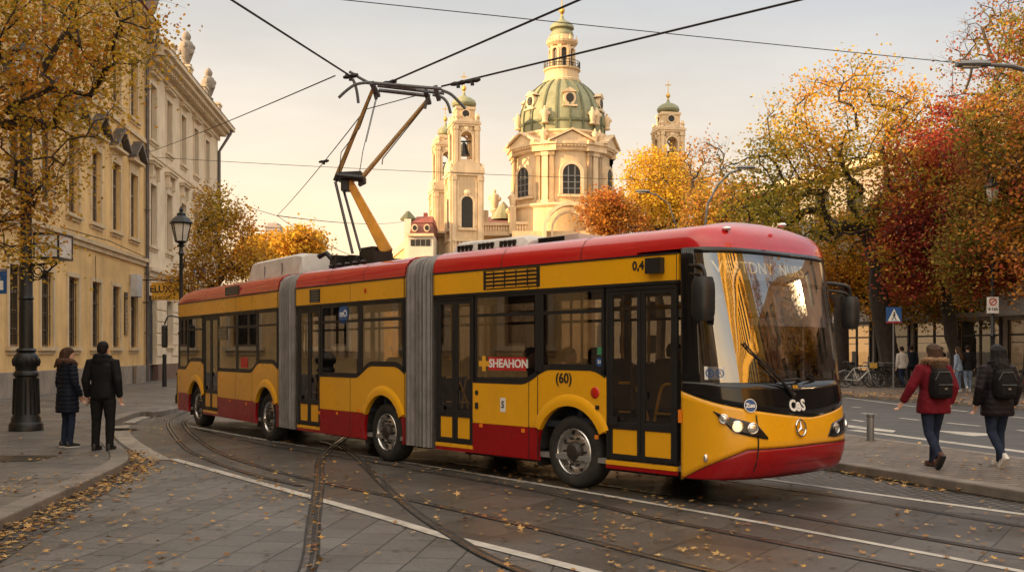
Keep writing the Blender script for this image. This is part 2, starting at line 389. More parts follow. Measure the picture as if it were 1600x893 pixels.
# ------------------------------------------------------------------ ground, kerbs, tracks
RD = Vector((-.277, 1, 0)).normalized()              # the road's direction, going away
def roadpt(X, d, s): return Vector((X, d, 0)) + RD * s
struct('ground', MB().add([(-900, -300, -.03), (900, -300, -.03), (900, 1500, -.03), (-900, 1500, -.03)], [(0, 1, 2, 3)]), 'ground_dark')
struct('street_paving', MB().add([(-30, -40, 0), (22, -40, 0), (22, 140, 0), (-30, 140, 0)], [(0, 1, 2, 3)]), 'slab_paving')
lk = [(0, 812), (70, 780), (140, 749), (183, 729), (199, 719), (201, 712), (196, 703), (186, 694), (177, 684), (172, 671), (177, 658), (200, 649), (221, 643), (276, 637)]
kerb_pts = [P(x, y, .12) for x, y in lk]
kerb_pts = [Vector((-3.2, 2.5, 0)), Vector((-4.6, 8.0, 0))] + kerb_pts + [Vector((-11.6, 45, 0)), Vector((-14.5, 75, 0)), Vector((-20.5, 140, 0))]
kp = [Vector((p.x, p.y, 0)) for p in kerb_pts]
kp = kp[:3] + smooth_line(kp[2:17], 4)[1:] + kp[17:]
inner = offset_line(kp, .26)
mb = MB().prism([(p.x, p.y, 0.002) for p in inner] + [(-45, 140, .002), (-45, -30, .002), (-3.2, -30, .002)], (0, 0, .118)); struct('left_sidewalk', mb, 'sidewalk_slabs')
mb = MB(); strip(mb, kp, 0, .255, .001, .134); struct('left_kerb', mb, 'kerb_stone', bev=.02)
gb = smooth_line([P(x, y) for x, y in [(251, 719), (229, 707), (201, 689), (190, 675), (193, 664), (226, 651), (276, 642)]] + [Vector((-11.2, 45, 0)), Vector((-14.1, 75, 0))], 6)
gut = MB().add([(p.x, p.y, .004) for p in kp[1:] if p.y < 76] + [(p.x, p.y, .004) for p in gb[::-1]] + [(P(150, 780)).to_tuple()[:2] + (.004,), (-4.0, 8.0, .004)], [])
gut.f.append(list(range(len(gut.v)))); gut.m.append(0); struct('gutter_setts', gut, 'setts')
mb = MB(); strip(mb, gb, -.16, .16, .009); struct('stone_band', mb, 'band_stone')

white2 = smooth_line([P(x, y) for x, y in [(270, 717), (375, 746), (487, 777), (600, 809), (695, 838), (740, 848), (920, 893)]] + [Vector((2.6, 5.0, 0))], 5)
white3 = smooth_line([Vector((-1.0, 19.5, 0)), P(1169, 745), P(1380, 774), P(1600, 804), Vector((7.2, 7.2, 0)), Vector((10.5, 2, 0))], 5)
white1 = smooth_line([Vector((-7.2, 22.6, 0)), Vector((-4.6, 19.0, 0)), P(601, 717), P(819, 752.5), P(1100, 801), P(1340, 845), P(1580, 890), Vector((5.2, 5.6, 0)), Vector((7.4, 2.2, 0))], 5)
bed = [Vector((-10.6, 45, 0)), Vector((-9.0, 26, 0)), P(190, 690) + Vector((.25, 0, 0)), P(235, 712)] + white2 + white3[::-1] + [Vector((-4, 26, 0)), Vector((-6, 45, 0))]
mb = MB().add([(p.x, p.y, .004) for p in bed], [list(range(len(bed)))]); struct('track_bed', mb, 'track_slabs')
for nm, ln, wd in (('painted_line', white2, .066), ('painted_line', white1, .046), ('painted_line', white3, .06)):
    mb = MB(); strip(mb, ln, -wd, wd, .0085); struct(nm, mb, 'line_white')
# right-hand island: cobbled strip, kerb, brick pavement, then the asphalt road
k0 = P(1322, 725.5, .12); k1 = P(1600, 769, .12)
kd = (k1 - k0); kd.z = 0; kd.normalize()
krow = [k0 - kd * 60, k0 - kd * 20, k0 - kd * 5, k0, k1, k1 + kd * 4, k1 + kd * 14]; krow = [Vector((p.x, p.y, 0)) for p in krow]
e0 = P(1330, 679, .12); e1 = P(1600, 715, .12); ed = (e1 - e0); ed.z = 0; ed.normalize()
erow = [Vector((p.x, p.y, 0)) for p in (e0 - ed * 60, e0, e1, e1 + ed * 12, e1 + ed * 30)]
mb = MB().add([(p.x, p.y, .0045) for p in white3[::-1]] + [(p.x, p.y, .0045) for p in krow[1:]], []); mb.f.append(list(range(len(mb.v)))); mb.m.append(0)
struct('cobbled_strip', mb, 'setts')
ins = offset_line(krow, .24); eo = offset_line(erow, -.18)
mb = MB().prism([(p.x, p.y, .002) for p in ins] + [(p.x, p.y, .002) for p in eo[::-1]], (0, 0, .118)); struct('island_pavement', mb, 'sidewalk_bricks')
mb = MB(); strip(mb, krow, 0, .235, .001, .134); struct('island_kerb', mb, 'kerb_stone', bev=.02)
mb = MB(); strip(mb, erow, -.175, 0, .001, .128); struct('road_kerb', mb, 'kerb_stone', bev=.015)
f0 = P(1321, 615, .12); f1 = P(1600, 634, .12); fd = (f1 - f0); fd.z = 0; fd.normalize()
frow = [Vector((p.x, p.y, 0)) for p in (f0 - fd * 90, f0, f1, f1 + fd * 25, f1 + fd * 60)]
mb = MB().add([(p.x, p.y, .006) for p in erow] + [(p.x, p.y, .006) for p in frow[::-1]], [list(range(len(erow) + len(frow)))]); struct('road', mb, 'asphalt')
mb = MB(); strip(mb, frow, 0, .18, .001, .128); struct('far_kerb', mb, 'kerb_stone', bev=.015)
fi = offset_line(frow, .185); mb = MB().prism([(p.x, p.y, .002) for p in fi] + [(75, -20, .002), (75, 160, .002)], (0, 0, .118)); struct('far_sidewalk', mb, 'sidewalk_bricks')
rl = MB()
def dash(a, b, wd): strip(rl, [P(*a), P(*b)], -wd, wd, .0105)
strip(rl, [P(1332, 672), P(1583, 704), P(1800, 732)], -.13, .13, .0105)
for a, b in (((1347, 645.5), (1368, 648)), ((1406, 653), (1436, 656.6)), ((1479, 660.5), (1532, 666)), ((1590, 672), (1650, 679)), ((1331, 635.5), (1346, 637)), ((1480, 640), (1512, 643)), ((1580, 651), (1610, 654)), ((1331, 656), (1350, 658.5))): dash(a, b, .07)
strip(rl, [P(1321, 621), P(1428, 635), P(1480, 640)], -.06, .06, .0105)
g = [P(1459, 672.5), P(1525, 676), P(1570, 679.5), P(1521, 681.5), P(1490, 678)]; rl.add([(p.x, p.y, .0105) for p in g], [list(range(5))])
g = [P(1325, 664), P(1400, 673), P(1395, 676), P(1325, 668)]; rl.add([(p.x, p.y, .012) for p in g], [list(range(4))])
struct('road_markings', rl, 'line_white')
# grooved tram rails: a worn steel head beside a dark flangeway
rails = [
 [P(1040, 738), P(1130, 750), P(1360, 784), P(1600, 823), Vector((7.0, 6.6, 0)), Vector((9.6, 3, 0))],
 [P(700, 722), P(900, 752), P(1075, 779), P(1330, 822), P(1600, 868), Vector((6.2, 5.6, 0)), Vector((8.6, 2.4, 0))],
 [Vector((-6.9, 22, 0)), Vector((-4.6, 18.3, 0)), P(567, 720), P(700, 743), P(850, 770), P(1000, 806), P(1100, 826), P(1430, 891), Vector((4.8, 5.2, 0))],
 [Vector((-8.6, 30, 0)), Vector((-7.9, 25, 0)), P(289, 667), P(326, 699), P(394, 726), P(495, 752), P(600, 774), P(669, 788), P(875, 835), P(1100, 891), Vector((3.4, 5.2, 0))],
 [Vector((-9.0, 29, 0)), Vector((-8.4, 25.5, 0)), P(262, 664), P(285, 697), P(319, 716), P(380, 738), P(470, 760)],
 [Vector((-3.3, 22, 0)), P(505, 709), P(495, 760), P(485, 820), P(474, 893), Vector((-1.2, 4.5, 0))],
 [P(500, 690), P(545, 707), P(624, 782), P(710, 842), P(811, 893), Vector((1.5, 5.2, 0))],
]
for i, ln in enumerate(rails):
    ln = [Vector((p.x, p.y, 0)) for p in ln]; c = smooth_line(ln, 7); z = .0095 + i * .0009; mb = MB()
    thin = i == 4
    hw = .014 if thin else .021
    strip(mb, c, -hw - .022, -hw, z - .0004, 0, 1); strip(mb, c, -hw, hw, z, 0, 0); strip(mb, c, hw, hw + .036, z - .0004, 0, 1); strip(mb, c, hw + .036, hw + .05, z, 0, 0)
    if i in (5,): strip(mb, c, hw + .05, hw + .075, z - .0004, 0, 1)
    struct('tram_rail', mb, ['rail_steel', 'rail_groove'])
# iron covers and dark joints in the paving
mb = MB(); mb.lathe([(.36, .121), (.36, .127)], P(190, 662, .12).to_tuple()[:2] + (0,), 24); struct('manhole_cover', mb, 'iron_black')
mb = MB(); c = P(18, 716, .12); mb.box((c.x - .5, c.y - .4, .121), (c.x + .5, c.y + .4, .126)); struct('drain_cover', mb, 'iron_black')

# ------------------------------------------------------------------ street facades
class Facade:
    def __init__(s, O, e, n): s.O = Vector((O[0], O[1], 0)); s.e = Vector((e[0], e[1], 0)).normalized(); s.n = Vector((n[0], n[1], 0)).normalized()
    def M(s): return Matrix(((s.e.x, s.n.x, 0, s.O.x), (s.e.y, s.n.y, 0, s.O.y), (0, 0, 1, 0), (0, 0, 0, 1)))
def wall_with_openings(mb, a0, a1, z0, z1, ops, depth=.24, mi=0, o=0.0):
    xs = sorted({a0, a1, *[q for p in ops for q in p[:2]]}); zs = sorted({z0, z1, *[q for p in ops for q in p[2:4]]})
    for i in range(len(xs) - 1):
        for j in range(len(zs) - 1):
            ca, cz = (xs[i] + xs[i+1]) / 2, (zs[j] + zs[j+1]) / 2
            if any(p[0] < ca < p[1] and p[2] < cz < p[3] for p in ops): continue
            mb.add([(xs[i], o, zs[j]), (xs[i+1], o, zs[j]), (xs[i+1], o, zs[j+1]), (xs[i], o, zs[j+1])], [(0, 1, 2, 3)], mi)
    for x0, x1, y0, y1 in ops:
        for q in (((x0, y0), (x1, y0)), ((x1, y0), (x1, y1)), ((x1, y1), (x0, y1)), ((x0, y1), (x0, y0))):
            (p0, q0), (p1, q1) = q
            mb.add([(p0, o, q0), (p1, o, q1), (p1, o - depth, q1), (p0, o - depth, q0)], [(0, 1, 2, 3)], mi)
def window(par, M, a, wd, z0, z1, trim='trim_stone', head='flat', bars=2, recess=.24, surround=.17):
    mb = MB(); x0, x1 = a - wd/2, a + wd/2; s = surround
    mb.box((x0 - s, 0.002, z0), (x0, .05, z1)); mb.box((x1, .002, z0), (x1 + s, .05, z1)); mb.box((x0 - s, .002, z1), (x1 + s, .055, z1 + s))
    mb.box((x0 - s - .08, .002, z0 - .13), (x1 + s + .08, .16, z0 - .002)); mb.box((x0 - s, .002, z0 - .26), (x1 + s, .06, z0 - .132))
    if head in ('cornice', 'panel'):
        zt = z1 + s + (.75 if head == 'panel' else .25)
        mb.box((x0 - s, .002, z1 + s + .002), (x1 + s, .04, zt)); mb.box((x0 - s - .14, .002, zt + .002), (x1 + s + .14, .26, zt + .13)); mb.box((x0 - s - .20, .002, zt + .132), (x1 + s + .20, .34, zt + .20))
        if head == 'panel':
            mb.box((x0 - s, .042, z1 + s + .1), (x0 - s + .2, .2, zt - .002)); mb.box((x1 + s - .2, .042, z1 + s + .1), (x1 + s, .2, zt - .002))
            mb.ball((a, .06, (z1 + s + zt) / 2), .2, 8, 0, (1.4, .5, 1))
    ob = None
    if head == 'pediment':
        zt = z1 + s + .35
        mb.box((x0 - s, .002, z1 + s + .002), (x1 + s, .05, zt)); mb.box((x0 - s - .2, .002, zt), (x1 + s + .2, .30, zt + .12))
        mb.prism([(x0 - s - .15, .003, zt + .122), (x1 + s + .15, .003, zt + .122), (a, .003, zt + .78)], (0, .12, 0))
        for sg in (-1, 1):
            p0 = Vector((a + sg * (wd/2 + s + .26), 0, zt + .12)); p1 = Vector((a, 0, zt + .88)); d = (p1 - p0); nn = Vector((0, 1, 0)).cross(d).normalized() * .07
            mb.add([p0 + Vector((0, .004, 0)), p1 + Vector((0, .004, 0)), p1 + Vector((0, .42, 0)), p0 + Vector((0, .42, 0)), p0 + Vector((0, .004, .16)), p1 + Vector((0, .004, .16)), p1 + Vector((0, .42, .16)), p0 + Vector((0, .42, .16))],
                   [(3,2,1,0),(4,5,6,7),(0,1,5,4),(1,2,6,5),(2,3,7,6),(3,0,4,7)], 2)
    r = -recess + .05
    fw = .075
    for q in ((x0, x0 + fw, z0, z1), (x1 - fw, x1, z0, z1), (x0 + fw, x1 - fw, z0, z0 + fw), (x0 + fw, x1 - fw, z1 - fw, z1)): mb.box((q[0], r - .05, q[2]), (q[1], r + .03, q[3]), 1)
    mb.box((a - .04, r - .045, z0 + fw), (a + .04, r + .035, z1 - fw), 1)
    zt = z0 + (z1 - z0) * .68; mb.box((x0 + fw, r - .04, zt - .05), (x1 - fw, r + .04, zt + .05), 1)
    for k in range(1, bars + 1):
        zz = z0 + (zt - z0) * k / (bars + 1)
        mb.box((x0 + fw, r - .03, zz - .016), (a - .04, r + .015, zz + .016), 1); mb.box((a + .04, r - .03, zz - .016), (x1 - fw, r + .015, zz + .016), 1)
    ob = mb.build('window', [trim, 'window_wood', 'zinc'], par, M)
    pm = MB(); tl = random.uniform(-.012, .012)
    pm.add([(x0 + .01, r - .01 + tl, z0 + .01), (x1 - .01, r - .01 - tl, z0 + .01), (x1 - .01, r - .01 - tl, z1 - .01), (x0 + .01, r - .01 + tl, z1 - .01)], [(0, 1, 2, 3)])
    pm.build('pane', 'window_glass', ob, M, fix=False)
    return ob
FE = Vector((-.0966, .9953, 0)); FN = Vector((.9953, .0966, 0))
yd = Facade((-13.1, 0), FE, FN); YM = yd.M()
def along(px): return 13.1 / (-(px - CX) / F - .097) / .9953

yb = thing('yellow_building', 'three storey ochre plaster townhouse with small pediments over its upper windows', 'building', yd.O + FE * 36)
cols = [33.95 + 2.87 * k for k in range(-7, 6)]
A0, A1 = 12.2, 50.7
ops = []
for a in cols: ops += [(a - .6, a + .6, 1.78, 4.48), (a - .62, a + .62, 6.9, 9.9), (a - .6, a + .6, 12.5, 15.2)]
mb = MB(); wall_with_openings(mb, A0, A1, .95, 17.6, ops); mb.box((A0, -9, .1), (A0 + .02, 0, 17.6)); mb.box((A1 - .02, -9, .1), (A1, -.01, 17.6)); mb.box((A0, -9.02, .1), (A1, -9, 17.6))
mb.build('wall', 'plaster_yellow', yb, YM)
mb = MB(); mb.box((A0, -.3, .1), (A1, .09, .949)); mb.build('plinth', 'plinth_stone', yb, YM, bev=.02)
mb = MB(); mb.box((A0, .002, 5.75), (A1, .10, 5.95)); mb.box((A0, .002, 5.952), (A1, .20, 6.12)); mb.box((A0, .002, 11.75), (A1, .10, 11.95)); mb.build('string_course', 'trim_stone', yb, YM)
mb = MB(); mb.box((A0, .002, 16.9), (A1, .12, 17.2)); mb.box((A0, .002, 17.202), (A1, .45, 17.4)); mb.box((A0, .002, 17.402), (A1, .62, 17.6)); mb.build('cornice', 'trim_stone', yb, YM)
mb = MB(); mb.prism([(A0, .75, 17.602), (A0, -9.2, 17.602), (A0, -4.5, 20.2)], (A1 - A0, 0, 0)); mb.build('roof', 'roof_tile', yb, YM)
for k, a in enumerate(cols):
    if a < 20: bars = 1
    else: bars = 2
    window(yb, YM, a, 1.2, 1.78, 4.48, bars=bars); window(yb, YM, a, 1.24, 6.9, 9.9, head='pediment', bars=bars); window(yb, YM, a, 1.2, 12.5, 15.2, bars=bars)
mb = MB()
for a in cols[5:]:
    for k in range(5): mb.tube([(a - .5 + k * .25, -.06, 1.85), (a - .5 + k * .25, -.06, 4.42)], .014, 5)
    for z in (2.2, 2.9, 3.6, 4.2): mb.tube([(a - .58, -.06, z), (a + .58, -.06, z)], .012, 5)
mb.build('window_grille', 'iron_black', yb, YM)
mb = MB(); mb.tube([(A1 - .35, .12, .15), (A1 - .35, .12, 15.6), (A1 - .3, .5, 16.4), (A1 - .3, .62, 17.3)], .085, 8)
for z in (2.5, 5.4, 8.5, 11.4, 14.4): mb.box((A1 - .46, .01, z), (A1 - .24, .23, z + .06))
mb.build('downpipe', 'zinc', yb, YM, smooth=True)
ac = MB(); a = along(211); ac.box((a - .95, .02, 4.15), (a - .1, .36, 5.2)); ac.build('wall_cabinet', 'shop_fascia', yb, YM, bev=.03)
mb = MB(); a = along(184); mb.tube([(a - 3.4, .06, 5.55), (a - 3.35, .06, 4.2), (a - 3.1, .06, 4.0)], .015, 5); mb.tube([(a - 8, .225, 6.16), (a - 2, .225, 6.30), (a + 4, .225, 6.14)], .02, 5); mb.build('cable', 'wire', yb, YM)
mb = MB(); a = along(196); mb.box((a - .22, .003, 2.35), (a + .22, .05, 4.3)); pl = mb.build('plaque', 'black_gloss', yb, YM)
mb = MB()
for k in range(9): mb.box((a - .14, .052, 2.55 + k * .19), (a + .10 + .03 * (k % 2), .056, 2.62 + k * .19))
mb.build('plaque_text', 'steel_grey', pl, YM)
mb = MB(); a = along(207); mb.box((a - .3, .092, .13), (a + .25, .12, .94)); mb.build('vent_panel', 'iron_black', yb, YM)
# cream building beyond it
cb = thing('cream_building', 'cream plaster palace with dentilled cornice, balustrade and stone figures on its roof edge', 'building', yd.O + FE * 60)
B0, B1 = 50.75, 69.2
ccols = [51.9 + 3.42 * k for k in range(5)]
ops = []
for a in ccols: ops += [(a - .6, a + .6, 6.9, 10.0), (a - .58, a + .58, 12.2, 15.0)]
gops = [(a - .62, a + .62, 1.9, 4.3) for a in ccols[1:]]; dops = [(50.95, 52.55, .1, 4.4)]
mb = MB(); wall_with_openings(mb, B0, B1, .95, 16.4, ops + gops + [(50.95, 52.55, .95, 4.4)], depth=.28); mb.box((B0, -11, .1), (B0 + .02, -.01, 16.4)); mb.box((B1 - .02, -11, .1), (B1, -.001, 16.4)); mb.box((B0, -11, .1), (B1, -10.98, 16.4))
mb.build('wall', 'plaster_cream', cb, YM)
mb = MB(); mb.box((B0, .002, .1), (50.94, .1, .949)); mb.box((52.56, -.2, .1), (B1, .1, .949)); mb.build('plinth', 'plinth_brown', cb, YM)
mb = MB()
for z in (1.35, 1.95, 2.55, 3.15, 3.75, 4.35): 
    for a, b in zip([52.6] + [q + .62 for q in ccols[1:]], [q - .62 for q in ccols[1:]] + [B1]): mb.box((a, .002, z), (b, .05, z + .53))
mb.build('rustication', 'plaster_cream', cb, YM, bev=.03)
mb = MB(); mb.box((B0, .002, 5.35), (B1, .12, 5.6)); mb.box((B0, .002, 5.602), (B1, .26, 5.78)); mb.box((B0, .002, 11.45), (B1, .06, 11.6)); mb.build('string_course', 'trim_cream', cb, YM)
mb = MB(); mb.box((B0, .002, 15.75), (B1 + .1, .14, 16.05)); mb.box((B0, .002, 16.052), (B1 + .2, .3, 16.25))
a = B0 + .2
while a < B1: mb.box((a, .302, 16.0), (a + .22, .58, 16.25)); a += .5
mb.box((B0, .002, 16.252), (B1 + .75, .78, 16.5)); mb.box((B0, .002, 16.502), (B1 + .95, .98, 16.75)); mb.build('cornice', 'trim_cream', cb, YM)
mb = MB(); mb.prism([(B0, 1.02, 16.752), (B0, -11, 16.752), (B0, -5, 19.0)], (B1 + 1.0 - B0, 0, 0)); mb.build('roof', 'zinc', cb, YM)
mb = MB(); mb.box((B0, -.1, 16.9), (B1, .12, 17.55)); mb.box((B0, -.16, 17.552), (B1, .18, 17.7))
for a in (51.2, 55.4, 59.6, 64.0, 68.6): mb.box((a - .45, -.24, 16.9), (a + .45, .26, 17.95)); mb.box((a - .52, -.3, 17.952), (a + .52, .32, 18.08))
mb.build('parapet', 'trim_cream', cb, YM)
for k, a in enumerate((51.2, 59.6, 66.0)):
    z = 18.08 if k < 2 else 17.7
    mb = MB(); mb.lathe([(.30, z), (.32, z + .1), (.18, z + .2), (.30, z + .5), (.42, z + .85), (.44, z + 1.15), (.34, z + 1.4), (.18, z + 1.5), (.24, z + 1.62), (.26, z + 1.78), (.16, z + 1.95), (.05, z + 2.05)], (a, 0, 0), 10)
    for q in range(6): mb.ball((a + .36 * math.cos(q * 1.05), .36 * math.sin(q * 1.05), z + .8 + .35 * (q % 2)), .17, 6)
    mb.build('roof_figure', 'plinth_stone', cb, YM, smooth=True)
for a in ccols:
    window(cb, YM, a, 1.2, 6.9, 10.0, 'trim_cream', 'panel', 2, .28); window(cb, YM, a, 1.16, 12.2, 15.0, 'trim_cream', 'cornice', 2, .28)
for a in ccols[1:]: window(cb, YM, a, 1.24, 1.9, 4.3, 'trim_cream', 'flat', 1, .28)
mb = MB(); mb.box((50.95, -.24, .1), (52.55, -.18, 3.5)); mb.box((50.95, -.24, 3.55), (52.55, -.19, 4.4)); mb.build('door', 'interior_dark', cb, YM)
mb = MB(); mb.tube([(B1 - .15, .12, .15), (B1 - .15, .12, 15.0), (B1 + .1, .6, 15.9), (B1 + .25, .9, 16.5)], .10, 8); mb.build('downpipe', 'zinc', cb, YM, smooth=True)
# townhouse on the same row, beside the viewer: it shades the street and shows in the bus windows
tb = thing('corner_townhouse', 'plain tan townhouse beside the viewer, out of view but mirrored in the bus', 'building', yd.O)
ops = []
for k in range(14):
    a = -29 + k * 2.9
    ops += [(a - .6, a + .6, 1.8, 4.4), (a - .6, a + .6, 6.9, 9.8), (a - .6, a + .6, 12.3, 15)]
mb = MB(); wall_with_openings(mb, -31, 12.1, .1, 18.2, ops, .3); mb.box((-31, -9, .1), (12.1, -.3, 18.2)); mb.build('wall', 'townhouse_stone', tb, YM, fix=False)
mb = MB(); mb.box((-31, .01, 17.6), (12.1, .7, 18.3)); mb.box((-31, .01, 5.6), (12.1, .15, 6)); mb.build('cornice', 'trim_stone', tb, YM)
mb = MB()
mb.add([(-30.9, -.28, .2), (12, -.28, .2), (12, -.28, 17.5), (-30.9, -.28, 17.5)], [(0, 1, 2, 3)])
mb.build('glazing', 'window_glass', tb, YM)
# sunlit block across the road behind the viewer's right shoulder, mirrored in the windscreen
rb = thing('sunlit_block', 'tall ochre block across the road, out of view but mirrored golden in the windscreen', 'building', (34, -10, 0))
RM = Facade((31.5, -42), Vector((-.12, 1, 0)), Vector((-1, -.12, 0))).M()
ops = []
for k in range(15):
    for z in (1.2, 5.2, 9.0, 12.8, 16.6): ops.append((1.5 + k * 2.9, 3.0 + k * 2.9, z, z + 2.4))
mb = MB(); wall_with_openings(mb, 0, 45, 0, 21, ops, .3); mb.box((0, -12, 0), (45, -.3, 21)); mb.build('wall', 'ochre_facade', rb, RM, fix=False)
mb = MB()
for z in (4.4, 12, 20.6): mb.box((0, .01, z), (45, .5, z + .4))
mb.build('cornice', 'trim_stone', rb, RM)
mb = MB()
mb.add([(.1, -.28, .2), (44.9, -.28, .2), (44.9, -.28, 20.5), (.1, -.28, 20.5)], [(0, 1, 2, 3)])
mb.build('glazing', 'window_glass', rb, RM)
# small street things on the left
mb = MB(); a = along(229)
t = thing('shop_sign', 'projecting yellow sign with black letters where the ochre and cream houses meet', 'sign', yd.O + FE * 50)
mb.box((49.9, .42, 4.1), (50.02, 1.98, 4.95)); s_ = mb.build('sign_board', 'yellow_sign', t, YM, bev=.01)
tx = text_mb('ELUXWZ', .46, .006, .014, .92); tx.xf(Matrix(((0, 0, -1, 49.895), (1, 0, 0, 1.2), (0, 1, 0, 4.62), (0, 0, 0, 1)))); tx.build('lettering', 'black_print', t, YM)
tx = text_mb('SHOP', .26, .006, 0, 1.3); tx.xf(Matrix(((0, 0, -1, 49.895), (1, 0, 0, .85), (0, 1, 0, 4.2), (0, 0, 0, 1)))); tx.build('lettering', 'black_print', t, YM)
mb = MB(); mb.tube([(49.96, 0, 5.08), (49.96, 2.15, 5.08)], .03, 6); mb.tube([(49.96, 0, 3.98), (49.96, .3, 3.98)], .03, 6); mb.build('bracket', 'iron_black', t, YM)
t = thing('hanging_sign', 'small round blue and white sign hanging from the cream facade', 'sign', yd.O + FE * 57)
mb = MB(); mb.rings([[(57, 1.2 + .42 * math.cos(q * .3927), 5.9 + .42 * math.sin(q * .3927)) for q in range(16)], [(57.08, 1.2 + .42 * math.cos(q * .3927), 5.9 + .42 * math.sin(q * .3927)) for q in range(16)]]); mb.build('sign_board', 'blue_sign', t, YM)
mb = MB(); mb.rings([[(56.99, 1.2 + .22 * math.cos(q * .3927), 5.9 + .22 * math.sin(q * .3927)) for q in range(16)], [(56.997, 1.2 + .22 * math.cos(q * .3927), 5.9 + .22 * math.sin(q * .3927)) for q in range(16)]]); mb.build('emblem', 'white_print', t, YM)
mb = MB(); mb.tube([(57.04, 0, 6.4), (57.04, 1.3, 6.4)], .03, 6); mb.build('bracket', 'iron_black', t, YM)
mb = MB(); p = P(257, 604, .12); mb.tube([(p.x, p.y, .12), (p.x, p.y, 1.42)], [.10, .085], 10); mb.ball((p.x, p.y, 1.42), .10, 10); tag(mb.build('bollard', 'iron_black', smooth=True), 'slim dark iron bollard before the cream facade', 'bollard')
p = D(-2, 440, 19)
mb = MB(); mb.box((p.x - .17, p.y, p.z - .22), (p.x + .14, p.y + .03, p.z + .24)); mb.box((p.x - .13, p.y - .003, p.z - .15), (p.x + .085, p.y - .001, p.z + .02), 1)
mb.tube([(p.x - .2, p.y + .05, .12), (p.x - .2, p.y + .05, p.z + .4)], .035, 8, True, 2); tag(mb.build('street_sign', ['blue_sign', 'white_print', 'steel_grey']), 'blue and white sign cut by the left edge beside the iron lamp', 'sign')
# ------------------------------------------------------------------ church on the skyline
CD = 130.0; KP = CD / F
def cz(py): return CH + (HY - py) * KP
def cxm(px): return (px - CX) * KP
ch = thing('church', 'baroque church with green copper dome on a windowed drum and bell towers', 'church', (cxm(878), CD, 0))
def polar(c, r, th, z): return Vector((c[0] + r * math.sin(th), c[1] - r * math.cos(th), z))
def arched(mb, M, a, z0, z1, wd, o0, o1, mi=0, n=8):
    "arched slab between two offsets in a facade frame"
    r = wd / 2; pts = [(a - r, o0, z0), (a + r, o0, z0)] + [(a + r * math.cos(math.pi * k / n), o0, z1 - r + r * math.sin(math.pi * k / n)) for k in range(n + 1)]
    q = MB().prism(pts, (0, o1 - o0, 0)); q.xf(M); mb.merge(q, mi)
def arch_ring(mb, M, a, z0, z1, wd, t, o0, o1, mi=0, n=10):
    r = wd / 2
    def loop(rr, zb): return [(a - rr, zb)] + [(a - rr * math.cos(math.pi * k / n), z1 - r + rr * math.sin(math.pi * k / n)) for k in range(n + 1)] + [(a + rr, zb)]
    A, B = loop(r, z0), loop(r + t, z0)
    q = MB().rings([[(x, o0, z), (X, o0, Z), (X, o1, Z), (x, o1, z)] for (x, z), (X, Z) in zip(A, B)]); q.xf(M); mb.merge(q, mi)
dc = (cxm(878), CD)
def face(c, r, th): # frame of a tangent plane: a sideways, o outwards
    e = Vector((math.cos(th), math.sin(th), 0)); n = Vector((math.sin(th), -math.cos(th), 0)); p = Vector((c[0], c[1], 0)) + n * r
    return Matrix(((e.x, n.x, 0, p.x), (e.y, n.y, 0, p.y), (0, 0, 1, 0), (0, 0, 0, 1)))
k = KP
def cf(py): return CH + (HY - py) * KP * .955
mb = MB(); C3 = (dc[0], dc[1], 0)
mb.lathe([(78*k, 0), (84*k, cf(363)), (84*k, cf(324)), (82*k, cf(322)), (75*k, cf(321)), (74*k, cf(234)), (70*k, cf(221)), (69*k, cf(203)), (66*k, cf(202))], C3, 48); mb.build('drum', 'church_stone', ch, smooth=True, angle=25)
mb = MB(); mb.lathe([(76*k, cf(236)), (79*k, cf(234)), (79*k, cf(229)), (84*k, cf(226)), (84*k, cf(222)), (72*k, cf(219))], C3, 48); mb.lathe([(85*k, cf(324)), (88*k, cf(321)), (88*k, cf(318)), (76*k, cf(316))], C3, 48)
mb.lathe([(70*k, cf(205)), (72*k, cf(203)), (72*k, cf(200.5)), (64*k, cf(200))], C3, 48)
PH = [R(q) for q in (8, 68, 128, 188, 248, 308)]
for th0 in PH:
    for dth in (-38, -29, -22, 22, 29, 38):
        th = th0 + R(dth)
        q = MB(); q.box((-3.4*k, -.5, cf(318)), (3.4*k, 3.4*k, cf(238))); q.box((-4.6*k, -.5, cf(243)), (4.6*k, 4.8*k, cf(236))); q.box((-4.6*k, -.5, cf(318)), (4.6*k, 4.8*k, cf(312))); q.xf(face(dc, 75*k, th)); mb.merge(q)
    q = MB(); q.box((-19*k, -1, cf(236)), (19*k, 7*k, cf(223)))
    th = th0 + R(30); q.xf(face(dc, 75*k, th)); mb.merge(q)
    q = MB(); q.box((-21*k, -1, cf(226)), (21*k, 10*k, cf(221))); q.xf(face(dc, 75*k, th)); mb.merge(q)
    M = face(dc, 76*k, th0)
    q = MB(); q.prism([(-32*k, 0, cf(222)), (32*k, 0, cf(222)), (0, 0, cf(206))], (0, 5*k, 0)); q.xf(M); mb.merge(q)
    for sg in (-1, 1):
        q = MB(); a0, a1 = Vector((sg * 35*k, -1, cf(222))), Vector((0, -1, cf(204.5)))
        q.rings([[p, p + Vector((0, 9*k + 1, 0)), p + Vector((0, 9*k + 1, 3*k)), p + Vector((0, 0, 3*k))] for p in (a0, a1)]); q.xf(M); mb.merge(q)
    arch_ring(mb, M, 0, cf(303), cf(257), 27*k, 5*k, -.4, 2.4*k); q = MB(); q.box((-20*k, -1, cf(308)), (20*k, 3.5*k, cf(304))); q.xf(M); mb.merge(q)
for q in range(96): mb.merge(MB().box((-.16, -.2, cf(229.5)), (.16, 1.0*KP*4.5, cf(226.5))).xf(face(dc, 78*k, q * 6.28319 / 96)))
mb.build('drum_trim', 'church_trim', ch)
